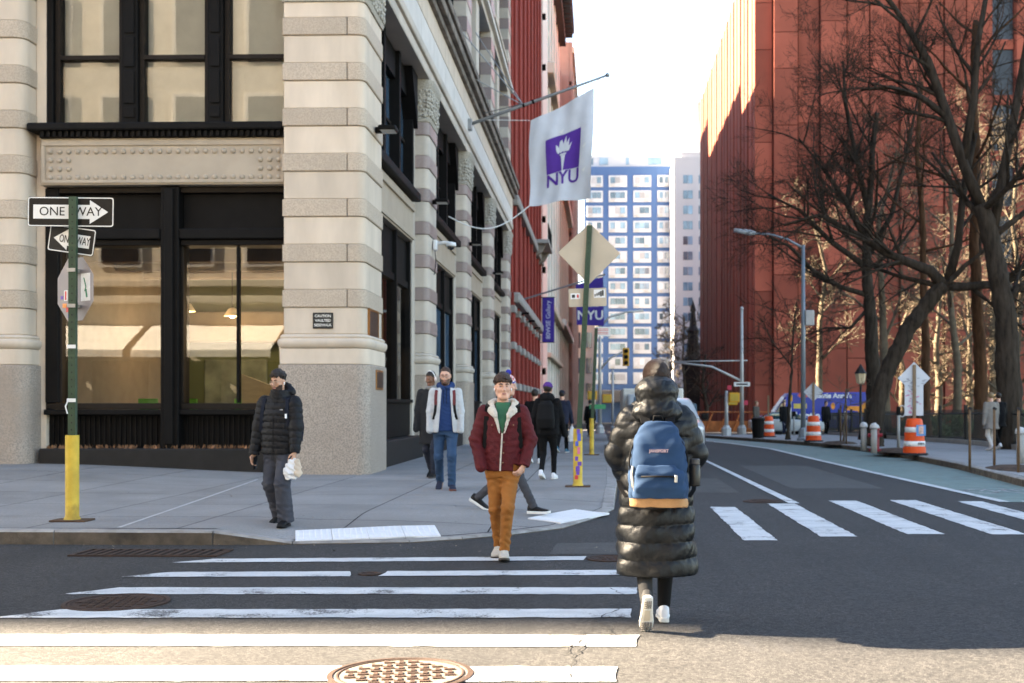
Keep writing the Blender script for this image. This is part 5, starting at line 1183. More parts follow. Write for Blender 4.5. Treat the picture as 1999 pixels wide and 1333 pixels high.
# ================================================================== TREES
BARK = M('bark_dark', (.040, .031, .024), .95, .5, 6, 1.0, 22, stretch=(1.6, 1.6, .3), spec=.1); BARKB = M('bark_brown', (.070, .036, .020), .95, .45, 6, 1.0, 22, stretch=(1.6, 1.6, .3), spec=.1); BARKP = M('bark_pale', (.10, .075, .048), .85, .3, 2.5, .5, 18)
def grow(rng, out, p, d, L_, r, lvl, maxl, up=.06, wig=.17, nch=(5, 6, 6, 5, 4), ang=(28, 62), rmin=.006):
    n = max(3, min(7, int(L_ / .35))); pts = [p.copy()]; rad = [r]
    for i in range(n):
        d = (d + Vector((rng.gauss(0, wig), rng.gauss(0, wig), rng.gauss(0, wig) + up)) * .5).normalized(); p = p + d * (L_ / n); pts.append(p.copy()); rad.append(max(rmin, r * (1 - .62 * (i + 1) / n)))
    out.append((pts, rad, lvl))
    if lvl >= maxl: return
    for k in range(nch[min(lvl, len(nch) - 1)]):
        t = rng.uniform(.22, 1.0); i = min(n - 1, int(t * n)); q = pts[i].lerp(pts[i + 1], t * n - i); dd = (pts[i + 1] - pts[i]).normalized()
        ax = dd.orthogonal().normalized(); ax.rotate(Matrix.Rotation(rng.uniform(0, 6.283), 3, dd)); nd = dd.copy(); nd.rotate(Matrix.Rotation(R(rng.uniform(*ang)), 3, ax))
        grow(rng, out, q, nd, L_ * rng.uniform(.45, .72) * (1.12 - .4 * t), max(rmin, rad[i] * rng.uniform(.42, .62)), lvl + 1, maxl, up, wig, nch, ang, rmin)
def tubes(paths, m, name):
    b = MB()
    for pts, rad, lvl in paths:
        n = 10 if rad[0] > .18 else (6 if rad[0] > .05 else (4 if rad[0] > .018 else 3)); b.tube(pts, rad, n, cap=n > 5)
    return gnarl(b).mesh(name, m, True)
def gnarl(b):
    V = np.array(b.v, float); x, y, z = V.T; V = V + .012 * np.stack([np.sin(17 * x + 9 * z) + np.sin(31 * y - 13 * z), np.sin(19 * y + 7 * z) + np.sin(29 * x + 15 * z), .4 * np.sin(21 * z)], 1); b.v = [tuple(q) for q in V.tolist()]; return b
def tree(name, label, base, trunk, r0, r1, limbs, seed, m, maxl=4, Ll=4., nb=9, crown_from=.45, nch=(5, 6, 6, 5, 4), up=.05, ang=(28, 62), group='bare trees in the park', rmin=.007):
    """trunk: list of points above base (local); limbs: extra guided limb point lists"""
    rng = random.Random(seed); t = thing(name, label, 'tree', base, group=group); T = [Vector(q) for q in trunk]
    # smooth the trunk
    P = []; 
    for i in range(len(T) - 1):
        for k in range(3): P.append(T[i].lerp(T[i + 1], k / 3) + Vector((rng.gauss(0, r0 * .07), rng.gauss(0, r0 * .07), 0)))
    P.append(T[-1]); nP = len(P); rad = [r0 + (r1 - r0) * (i / (nP - 1)) ** .8 for i in range(nP)]; rad[0] = r0 * 1.35
    tm = MB(); P2, r2 = [], []
    for i in range(len(P) - 1):
        for q in range(4): P2.append(P[i].lerp(P[i + 1], q / 4)); r2.append((rad[i] + (rad[i + 1] - rad[i]) * q / 4) * (1 + rng.gauss(0, .025)))
    P2.append(P[-1]); r2.append(rad[-1]); r2[0] *= 1.12; tm.tube(P2, r2, 16); gnarl(tm).build('trunk', m, t, smooth=True)
    out = []
    for lb in limbs:
        lp = [Vector(q) for q in lb[0]]; n = len(lp); lr = [lb[1] + (lb[2] - lb[1]) * i / (n - 1) for i in range(n)]; out.append((lp, lr, 0))
        for k in range(lb[3] if len(lb) > 3 else 6):
            q = rng.uniform(.25, 1); i = min(n - 2, int(q * (n - 1))); pp = lp[i].lerp(lp[i + 1], q * (n - 1) - i); dd = (lp[i + 1] - lp[i]).normalized(); ax = dd.orthogonal().normalized(); ax.rotate(Matrix.Rotation(rng.uniform(0, 6.28), 3, dd)); nd = dd.copy(); nd.rotate(Matrix.Rotation(R(rng.uniform(20, 60)), 3, ax))
            grow(rng, out, pp, nd, Ll * rng.uniform(.5, .85), lr[i] * .45, 1, maxl, up, .17, nch, ang, rmin)
    for k in range(nb):
        q = crown_from + (1 - crown_from) * (k + .6) / nb; i = min(nP - 2, int(q * (nP - 1))); pp = P[i].lerp(P[i + 1], q * (nP - 1) - i); a = k * 2.4 + rng.uniform(-.5, .5)
        el = R(rng.uniform(15, 55)); nd = Vector((math.cos(a) * math.cos(el), math.sin(a) * math.cos(el), math.sin(el))); grow(rng, out, pp, nd, Ll * rng.uniform(.75, 1.1) * (1.15 - .5 * (q - crown_from)), rad[i] * .45, 1, maxl, up, .17, nch, ang, rmin)
    put('crown', tubes(out, m, 'crown'), t); return t
def pth(Y, pts, base): return [tuple(atY(x, y, Y) - base) for x, y in pts]
# big tree at the right edge
Y = 34.5; bs = Vector(atY(1972, 875, Y)); bs.z = .16
tree('park_tree', 'thickest dark tree at the right edge with a limb crossing to the upper left', bs, [(0, 0, 0)] + pth(Y, [(1968, 760), (1962, 620), (1945, 500), (1915, 400)], bs), .43, .23,
     [(pth(Y, [(1918, 410), (1885, 330), (1850, 230), (1812, 120), (1750, 20), (1690, -60), (1600, -130)], bs), .175, .05, 13), (pth(Y, [(1935, 470), (1960, 330), (1985, 200), (2010, 60), (2040, -60)], bs), .17, .09, 8), (pth(Y, [(1850, 230), (1800, 190), (1740, 170), (1680, 175)], bs), .10, .04, 5),
      (pth(Y, [(1880, 320), (1900, 200), (1910, 80), (1930, -40)], bs), .14, .07, 6), (pth(Y, [(1960, 600), (1990, 560), (2060, 520)], bs), .13, .08, 4)], 3, BARK, maxl=4, Ll=3.2, nb=3, crown_from=.8, nch=(4, 5, 6, 5), rmin=.0045)
# leaning black tree
Y = 36.5; bs = Vector(atY(1703, 850, Y)); bs.z = .16
tree('park_tree', 'black tree leaning right and forking low in front of the library', bs, [(0, 0, 0)] + pth(Y, [(1712, 790), (1738, 710), (1772, 645), (1812, 590), (1842, 556)], bs), .27, .23,
     [(pth(Y, [(1842, 556), (1815, 528), (1770, 510), (1725, 492), (1670, 455), (1600, 420), (1530, 440)], bs), .19, .04, 13), (pth(Y, [(1838, 558), (1880, 560), (1930, 556), (1985, 542), (2050, 500)], bs), .17, .10, 6), (pth(Y, [(1850, 550), (1870, 480), (1880, 380), (1905, 260)], bs), .16, .07, 6)], 8, BARK, maxl=4, Ll=3.0, nb=2, crown_from=.85, nch=(4, 4, 5, 4), rmin=.006)
# straight tree with the wide dark crown
Y = 49.; bs = Vector(atY(1708, 840, Y)); bs.z = zg(Y) + .16
tree('park_tree', 'straight dark tree whose wide twiggy crown covers the red wall', bs, [(0, 0, 0)] + pth(Y, [(1704, 720), (1698, 600), (1690, 520), (1692, 440), (1700, 340), (1712, 220)], bs), .36, .10,
     [(pth(Y, [(1692, 575), (1640, 560), (1590, 530), (1540, 480), (1500, 460)], bs), .13, .04, 8), (pth(Y, [(1692, 470), (1650, 390), (1600, 320), (1560, 270)], bs), .16, .04, 10), (pth(Y, [(1694, 500), (1740, 420), (1770, 300), (1790, 200)], bs), .15, .04, 9), (pth(Y, [(1690, 520), (1620, 470), (1560, 410), (1500, 380)], bs), .14, .04, 9), (pth(Y, [(1696, 420), (1670, 300), (1650, 200), (1645, 120)], bs), .13, .04, 10), (pth(Y, [(1696, 600), (1660, 640), (1610, 640), (1560, 660)], bs), .09, .03, 6)], 21, BARK, maxl=4, Ll=3.5, nb=8, crown_from=.45, nch=(5, 6, 6, 5), up=.09, rmin=.0045)
Y = 38.5; bs = Vector(atY(1915, 880, Y)); bs.z = zg(Y) + .16
tree('park_tree', 'reddish brown straight trunk just left of the thickest tree', bs, [(0, 0, 0)] + pth(Y, [(1914, 760), (1910, 620), (1902, 480), (1905, 330), (1900, 180), (1905, 40)], bs), .25, .10, [], 5, BARKB, maxl=4, Ll=3.2, nb=7, crown_from=.5, nch=(4, 4, 5, 4), rmin=.006)
Y = 44.; bs = Vector(atY(1808, 850, Y)); bs.z = zg(Y) + .16
tree('park_tree', 'slim brown trunk behind the arrow shaped sign', bs, [(0, 0, 0)] + pth(Y, [(1806, 720), (1803, 560), (1800, 420), (1790, 300), (1800, 160)], bs), .19, .07, [], 15, BARKB, maxl=4, Ll=3.0, nb=7, crown_from=.45, nch=(4, 4, 5, 4), rmin=.006)
gp = gnd(1538, 858, .15); f_ = lambda x, y: tuple(atY(x, y, gp.y) - gp)
tree('street_tree', 'slender young street tree left of the grey lamp post', gp, [(0, 0, 0), f_(1541, 780), f_(1546, 720), f_(1548, 650), f_(1556, 590)], .075, .03, [([f_(1546, 715), f_(1510, 670), f_(1485, 620)], .035, .012, 4)], 31, BARK, maxl=3, Ll=2.0, nb=6, crown_from=.5, nch=(4, 4, 4), group='street trees', rmin=.009)
gp = gnd(1647, 866, .15); f_ = lambda x, y: tuple(atY(x, y, gp.y) - gp)
tree('street_tree', 'tiny staked sapling behind the bollards', gp, [(0, 0, 0), f_(1648, 820), f_(1650, 790), f_(1652, 760)], .035, .02, [], 33, BARKP, maxl=3, Ll=.8, nb=6, crown_from=.55, nch=(4, 3, 3), group='street trees', rmin=.008)
gp = gnd(1930, 918, .15); f_ = lambda x, y: tuple(atY(x, y, gp.y) - gp)
# sunlit pale trees deeper in the park
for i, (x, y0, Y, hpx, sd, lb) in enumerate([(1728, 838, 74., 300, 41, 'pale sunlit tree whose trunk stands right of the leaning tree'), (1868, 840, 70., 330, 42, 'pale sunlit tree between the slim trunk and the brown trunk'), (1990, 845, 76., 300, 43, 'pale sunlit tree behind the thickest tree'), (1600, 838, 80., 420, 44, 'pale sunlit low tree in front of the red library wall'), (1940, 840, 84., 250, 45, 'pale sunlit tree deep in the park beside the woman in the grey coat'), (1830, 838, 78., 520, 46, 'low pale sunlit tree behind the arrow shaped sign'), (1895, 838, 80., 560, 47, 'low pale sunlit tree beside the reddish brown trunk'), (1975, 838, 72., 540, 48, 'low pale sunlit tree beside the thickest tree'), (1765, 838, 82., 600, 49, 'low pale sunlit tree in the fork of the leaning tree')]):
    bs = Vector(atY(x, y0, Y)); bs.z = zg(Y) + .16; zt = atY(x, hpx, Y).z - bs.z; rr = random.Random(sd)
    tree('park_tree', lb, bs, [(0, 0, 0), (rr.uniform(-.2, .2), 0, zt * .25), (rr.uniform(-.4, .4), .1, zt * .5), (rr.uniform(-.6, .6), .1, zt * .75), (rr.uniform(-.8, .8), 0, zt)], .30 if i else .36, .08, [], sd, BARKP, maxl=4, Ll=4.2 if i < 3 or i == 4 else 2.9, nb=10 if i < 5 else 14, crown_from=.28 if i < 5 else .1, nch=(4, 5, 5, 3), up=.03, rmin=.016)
# bare trees far down the avenue, lit beyond the library
for i, (x, Y, ht, sd) in enumerate([(1335, 182, 17, 51), (1312, 200, 15, 52), (1375, 100, 6.5, 53)]):
    bs = Vector(atY(x, 800, Y)); bs.z = zg(Y)
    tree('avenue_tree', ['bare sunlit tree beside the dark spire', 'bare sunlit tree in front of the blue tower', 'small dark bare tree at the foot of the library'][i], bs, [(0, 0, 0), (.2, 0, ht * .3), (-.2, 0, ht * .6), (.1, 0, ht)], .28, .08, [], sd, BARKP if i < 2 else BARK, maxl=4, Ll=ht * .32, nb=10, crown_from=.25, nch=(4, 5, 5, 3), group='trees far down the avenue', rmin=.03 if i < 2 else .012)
# low evergreen bushes behind the fence
LEAF = M('shrub_leaf', (.05, .075, .02), .7, .5, 3, rnd=.2)
for i, (x, Y, r) in enumerate([(1845, 52, 1.0), (1800, 48, .8), (1965, 60, 1.4)]):
    p = atY(x, 830, Y); t = thing('shrub', ['rounded sunlit shrub behind the fence right of the arrow sign', 'low green shrub behind the nearest barrel', 'broad shrub behind the woman in the grey coat'][i], 'shrub', (p.x, Y, zg(Y) + .16), group='shrubs in the park'); b = MB(); rr = random.Random(i)
    for k in range(1500):
        a, c_, q = rr.uniform(0, 6.283), rr.uniform(-.2, 1), rr.uniform(.55, 1) ** .5; s_ = math.sqrt(max(0, 1 - c_ * c_)); c = Vector((math.cos(a) * s_ * r * 1.5 * q, math.sin(a) * s_ * r * q, max(.02, c_ * r * .9 * q + .2))); u = Vector((rr.gauss(0, 1), rr.gauss(0, 1), rr.gauss(0, 1))).normalized() * .07; v = u.orthogonal().normalized() * .04; b.quad(c - u, c + v, c + u, c - v)
    b.build('foliage', LEAF, t); MB().tube([(0, 0, 0), (0, 0, r * .6)], .05, 6).build('stem', BARK, t)
# leaf litter at the foot of the shop windows and mulch chips
b = MB(); rr = random.Random(9)
for k in range(260):
    c = Vector((rr.uniform(-10.5, -6.0), rr.uniform(21.58, 21.93), .624 + rr.uniform(0, .02))); u = Vector((rr.uniform(-1, 1), rr.uniform(-1, 1), rr.uniform(0, .8))).normalized() * rr.uniform(.015, .04); v = Vector((-u.y, u.x, .1)) * .6; b.quad(c - u, c + v, c + u, c - v)
tag(b.build('leaf_litter', M('dry_leaf', (.20, .10, .05), .8, .5, 9)), 'dry leaves lying on the black shop ledge', 'leaves', kind='stuff')
# ================================================================== PEOPLE
# bodies and clothes are grown as signed-distance fields on a grid and skinned with surface nets: one continuous mesh each
class Fld:
    def __init__(s, lo, hi, h, zs=None):
        s.x = np.arange(lo[0], hi[0] + h, h, dtype=np.float32); s.y = np.arange(lo[1], hi[1] + h, h, dtype=np.float32)
        s.z = np.arange(lo[2], hi[2] + h, h, dtype=np.float32) if zs is None else np.asarray(zs, np.float32)
        s.V = np.full((len(s.x), len(s.y), len(s.z)), .5, np.float32)
    def reg(s, lo, hi, m=.09):
        r = []
        for ax, a, b in ((s.x, lo[0], hi[0]), (s.y, lo[1], hi[1]), (s.z, lo[2], hi[2])): r.append(slice(max(0, int(np.searchsorted(ax, a - m))), min(len(ax), int(np.searchsorted(ax, b + m)) + 1)))
        return tuple(r), s.x[r[0]][:, None, None], s.y[r[1]][None, :, None], s.z[r[2]][None, None, :]
    def put(s, r, d, k, sub=False):
        a = s.V[r]
        if a.size == 0: return
        if sub:
            d = -d; h = np.maximum(k - np.abs(a - d), 0) / k; s.V[r] = np.maximum(a, d) + h * h * k * .25
        else:
            h = np.maximum(k - np.abs(a - d), 0) / k; s.V[r] = np.minimum(a, d) - h * h * k * .25
    def cap(s, a, b, ra, rb, k=.02, flat=None, quilt=None, sub=False):
        a = np.array(a, float); b = np.array(b, float); m = max(ra, rb) + .03; r, X, Y, Z = s.reg(np.minimum(a, b) - m, np.maximum(a, b) + m)
        e = b - a; L2 = max(e @ e, 1e-9); t = np.clip(((X - a[0]) * e[0] + (Y - a[1]) * e[1] + (Z - a[2]) * e[2]) / L2, 0, 1)
        qx, qy, qz = X - a[0] - t * e[0], Y - a[1] - t * e[1], Z - a[2] - t * e[2]; d2 = qx * qx + qy * qy + qz * qz
        if flat is not None:     # (normal, factor): squeeze along a direction
            n, f = np.array(flat[0], float), flat[1]; n /= np.linalg.norm(n); w_ = qx * n[0] + qy * n[1] + qz * n[2]; d2 = d2 + w_ * w_ * (1 / f ** 2 - 1)
        rad = ra + (rb - ra) * t
        if quilt: L_ = math.sqrt(L2); rad = rad + quilt[1] * (np.abs(np.sin(math.pi * (t * L_ + quilt[2]) / quilt[0])) ** .42 - .6)
        s.put(r, np.sqrt(d2) - rad, k, sub)
    def ell(s, c, rd, k=.02, Rm=None, sub=False):
        c = np.array(c, float); m = max(rd); r, X, Y, Z = s.reg(c - m, c + m); x, y, z = X - c[0], Y - c[1], Z - c[2]
        if Rm is not None: x, y, z = (Rm[0][0] * x + Rm[1][0] * y + Rm[2][0] * z, Rm[0][1] * x + Rm[1][1] * y + Rm[2][1] * z, Rm[0][2] * x + Rm[1][2] * y + Rm[2][2] * z)
        k0 = np.sqrt((x / rd[0]) ** 2 + (y / rd[1]) ** 2 + (z / rd[2]) ** 2) + 1e-6; k1 = np.sqrt((x / rd[0] ** 2) ** 2 + (y / rd[1] ** 2) ** 2 + (z / rd[2] ** 2) ** 2) + 1e-6
        s.put(r, k0 * (k0 - 1) / k1, k, sub)
    def prof(s, tab, k=.03, n=2.3, quilt=None, sub=False, cut=.0, fold=None):
        """tab rows (z, cx, cy, half width, half depth)"""
        T = np.array(sorted(tab), float); z0, z1 = T[0, 0], T[-1, 0]; m = T[:, 3].max() + .03
        r, X, Y, Z = s.reg((T[:, 1].min() - m, T[:, 2].min() - m, z0), (T[:, 1].max() + m, T[:, 2].max() + m, z1), .05); zz = np.clip(Z, z0, z1)
        a, b, cx, cy = (np.interp(zz, T[:, 0], T[:, i]) for i in (3, 4, 1, 2)); x, y = X - cx, Y - cy
        d = ((np.abs(x) / a) ** n + (np.abs(y) / b) ** n + 1e-9) ** (1 / n); d = (d - 1) * np.minimum(a, b)
        if quilt: sn = np.abs(np.sin(math.pi * (Z + quilt[2] + .006 * np.sin(9 * X + 5 * Y)) / quilt[0])); d = d - quilt[1] * (sn ** .42 - .6) + .0022 * np.sin(120 * X + 60 * Y + 4 * np.sin(38 * Z)) * (1 - sn) + .0014 * np.sin(64 * X + 50 * Y + 30 * Z + 2 * np.sin(25 * Z))
        if fold: th = np.arctan2(y, x); d = d + fold[0] * np.sin(th * fold[1] + 3 * np.sin(Z * 6)) * np.clip((fold[2] - Z) / .3, 0, 1)
        d = np.maximum(d, np.maximum(z0 - Z, Z - z1)); s.put(r, d, k, sub)
    def cut(s, p, n, lo, hi):      # keep the side the normal points away from
        r, X, Y, Z = s.reg(lo, hi, 0); s.V[r] = np.maximum(s.V[r], (X - p[0]) * n[0] + (Y - p[1]) * n[1] + (Z - p[2]) * n[2])
    def wrinkle(s, amp, f, sd=0.):
        X, Y, Z = s.x[:, None, None], s.y[None, :, None], s.z[None, None, :]
        w_ = np.sin(f * 1.1 * Z + 2.2 * np.sin(f * .55 * X + sd) + 1.5 * np.sin(f * .6 * Y)) * np.sin(f * .75 * X + 1.8 * np.sin(f * .5 * Z + sd) + f * .5 * Y) + .5 * np.sin(f * 2.3 * Z + 2 * np.sin(f * 1.7 * Y + sd) + f * X)
        s.V += (amp * w_).astype(np.float32)
    def mesh(s, name, mats, pick=None, smooth=True):
        V = s.V; V[[0, -1]] = .5; V[:, [0, -1]] = .5; V[:, :, [0, -1]] = .5; S_ = V < 0
        c = np.zeros([q - 1 for q in V.shape], np.int8)
        for i in (0, 1):
            for j in (0, 1):
                for k in (0, 1): c += S_[i:V.shape[0] - 1 + i, j:V.shape[1] - 1 + j, k:V.shape[2] - 1 + k]
        act = (c > 0) & (c < 8); idx = np.full(act.shape, -1, np.int64); I, J, K = np.nonzero(act); idx[I, J, K] = np.arange(len(I))
        acc = np.zeros((len(I), 3)); cnt = np.zeros(len(I)); co = [(i, j, k) for i in (0, 1) for j in (0, 1) for k in (0, 1)]
        for a in co:
            for ax in range(3):
                if a[ax]: continue
                b = list(a); b[ax] = 1; va = V[I + a[0], J + a[1], K + a[2]]; vb = V[I + b[0], J + b[1], K + b[2]]; m = (va < 0) != (vb < 0)
                t = np.where(m, va / np.where(m, va - vb, 1), 0); pa = np.stack([s.x[I + a[0]], s.y[J + a[1]], s.z[K + a[2]]], 1); pb = np.stack([s.x[I + b[0]], s.y[J + b[1]], s.z[K + b[2]]], 1)
                acc += (pa + (pb - pa) * t[:, None]) * m[:, None]; cnt += m
        P = acc / cnt[:, None]; F = []
        for ax in range(3):
            sl0 = [slice(None)] * 3; sl1 = [slice(None)] * 3; sl0[ax] = slice(0, -1); sl1[ax] = slice(1, None); o1, o2 = (ax + 1) % 3, (ax + 2) % 3
            A, B = S_[tuple(sl0)], S_[tuple(sl1)]; ch = A != B; q = np.array(np.nonzero(ch)).T
            q = q[(q[:, o1] > 0) & (q[:, o2] > 0) & (q[:, o1] < V.shape[o1] - 1) & (q[:, o2] < V.shape[o2] - 1)]; fl = A[q[:, 0], q[:, 1], q[:, 2]]
            d1 = np.zeros(3, int); d1[o1] = 1; d2 = np.zeros(3, int); d2[o2] = 1; g = lambda w_: idx[w_[:, 0], w_[:, 1], w_[:, 2]]
            quad = np.stack([g(q - d1 - d2), g(q - d2), g(q), g(q - d1)], 1); quad[~fl] = quad[~fl][:, ::-1]; F.append(quad)
        F = np.concatenate(F)
        me = bpy.data.meshes.new(name); me.vertices.add(len(P)); me.vertices.foreach_set('co', P.astype(np.float32).ravel()); me.loops.add(F.size); me.loops.foreach_set('vertex_index', F.astype(np.int32).ravel())
        me.polygons.add(len(F)); me.polygons.foreach_set('loop_start', np.arange(0, F.size, 4, dtype=np.int32)); me.update(calc_edges=True)
        for m in (mats if isinstance(mats, (list, tuple)) else [mats]): me.materials.append(m)
        if pick is not None: me.polygons.foreach_set('material_index', pick(P[F].mean(1)).astype(np.int32))
        me.polygons.foreach_set('use_smooth', np.full(len(F), smooth)); me.validate(); return me
def v3(*a): return np.array(a, float)
def ik(a, c, l1, l2, hint):
    a, c, hint = v3(*a), v3(*c), v3(*hint); d = c - a; L_ = np.linalg.norm(d); L_ = min(L_, (l1 + l2) * .999); u = d / np.linalg.norm(d); x = (l1 * l1 - l2 * l2 + L_ * L_) / (2 * L_); h = math.sqrt(max(0, l1 * l1 - x * x)); p = hint - u * (hint @ u); p /= max(1e-6, np.linalg.norm(p)); return a + u * x + p * h
SKINS = {'light': M('skin_light', (.56, .32, .235), .5, .06, 30), 'tan': M('skin_tan', (.48, .27, .18), .5, .06, 30), 'dark': M('skin_dark', (.16, .075, .045), .5, .06, 30)}
LIPS = M('lips', (.36, .17, .14), .6); EYEW = M('eye_white', (.42, .40, .38), .3); IRIS = M('iris_dark', (.03, .018, .012), .15); HAIRD = M('hair_dark', (.016, .011, .009), .45, .4, 60, .6, 120); HAIRB = M('hair_brown', (.040, .021, .013), .45, .4, 60, .6, 120); HAIRR = M('hair_auburn', (.022, .0075, .004), .38, .75, 40, 1.0, 60, stretch=(7, 7, .6)); BEARD = M('beard_stubble', (.10, .055, .04), .6)
GLASSF = M('glasses_frame', (.02, .02, .02), .3); EARB = M('earbud_white', (.8, .8, .8), .3)
def hand(F, w_, d, n, side, curl=.5, s=1., k=.008):
    """palm plus five fingers; d finger direction, n palm normal, side +1/-1 thumb side along d x n"""
    w_, d, n = v3(*w_), v3(*d), v3(*n); d /= np.linalg.norm(d); n = n - d * (n @ d); n /= np.linalg.norm(n); x = np.cross(d, n) * side
    F.cap(w_ - d * .02, w_ + d * .075 * s, .026 * s, .036 * s, .015, (n, .5))
    for i, (o, L_) in enumerate(((.027, .072), (.009, .08), (-.009, .075), (-.026, .06))):
        p = w_ + d * .082 * s + x * o * s; a = 0.
        for j, fr in enumerate((.45, .32, .25)):
            a += curl * (.9 if j else .6); q = p + (d * math.cos(a) + n * math.sin(a)) * L_ * fr * s; F.cap(p, q, .0092 * s, .0085 * s, .006); p = q
    p = w_ + d * .025 * s + x * .028 * s; q = p + (d * .6 + x * .75 + n * .25) * .042 * s; F.cap(p, q, .012 * s, .0105 * s, .012); F.cap(q, q + (d * .9 + x * .1 + n * .4) * .035 * s, .0105 * s, .009 * s, .006)
def shoe(parent, ank, yaw, pitch, um, sm, s=1., roll=0., lace=None, high=0., sole=.0):
    e = put('shoe', None, parent, tuple(ank)); e.rotation_euler = (pitch, roll, yaw); z = -.085 * s; k = s
    up = [(.078, .018, .028, .085, .02), (.068, .030, .024, .112 + high, .03), (.03, .037, .022, .118 + high, .034), (-.015, .038, .02, .110 + high * .8, .034), (-.05, .040, .02, .088, .03), (-.10, .045, .018, .070, .026), (-.15, .046, .018, .058, .024), (-.185, .038, .018, .048, .02), (-.205, .018, .02, .036, .01)]
    so = [(.086, .02, .004, .03 + sole, .008), (.075, .034, 0, .03 + sole, .008), (.0, .038, 0, .028 + sole, .008), (-.06, .041, 0, .026 + sole, .008), (-.13, .051, 0, .024 + sole, .008), (-.18, .046, .002, .026 + sole, .008), (-.208, .028, .010, .03 + sole, .008), (-.216, .012, .016, .03 + sole, .006)]
    f = lambda S_: [(a * k, b * k, c * k + z, d * k + z, r * k) for a, b, c, d, r in S_]
    loft(MB(), f(up), 5).build('upper', um, e, auto=60); o = loft(MB(), f(so), 3).build('sole', sm, e, auto=40)
    if lace:
        for i in range(4): y = -.055 - i * .022; zz = .087 - i * .0085; MB().tube([(-.028 * k, (y + .004) * k, (zz - .008) * k + z), (0, y * k, (zz + .004) * k + z), (.028 * k, (y + .004) * k, (zz - .008) * k + z)], .0035 * k, 4).build('lace', lace, e)
    return e
def strap(parent, pts, wd, m, th=.008, name='strap'):
    P = [Vector(p) for p in pts]; b = MB(); n = len(P); vs = []
    for i, (p, nn) in enumerate(zip(P, [None] * n)):
        t = (P[min(i + 1, n - 1)] - P[max(0, i - 1)]).normalized(); sd = Vector((1, 0, 0)); sd = (sd - t * sd.dot(t)).normalized(); no = t.cross(sd).normalized()
        vs += [p - sd * wd / 2 - no * th, p + sd * wd / 2 - no * th, p + sd * wd / 2 + no * th, p - sd * wd / 2 + no * th]
    fs = [(3, 2, 1, 0), tuple(4 * n - 4 + k for k in range(4))]
    for i in range(n - 1):
        for k in range(4): fs.append((i * 4 + k, i * 4 + (k + 1) % 4, i * 4 + 4 + (k + 1) % 4, i * 4 + 4 + k))
    b.add(vs, fs); return b.build(name, m, parent, auto=50)
def on_prof(tab, x, z, sgn, off=.012, n=2.3):
    T = np.array(sorted(tab), float); a, b, cx, cy = (np.interp(z, T[:, 0], T[:, i]) for i in (3, 4, 1, 2)); u = min(.98, abs((x - cx) / a)); return (x, cy + sgn * (b * (1 - u ** n) ** (1 / n) + off), z)
def rotz(a): c, s = math.cos(a), math.sin(a); return np.array([[c, -s, 0], [s, c, 0], [0, 0, 1]])
def rotx(a): c, s = math.cos(a), math.sin(a); return np.array([[1, 0, 0], [0, c, -s], [0, s, c]])
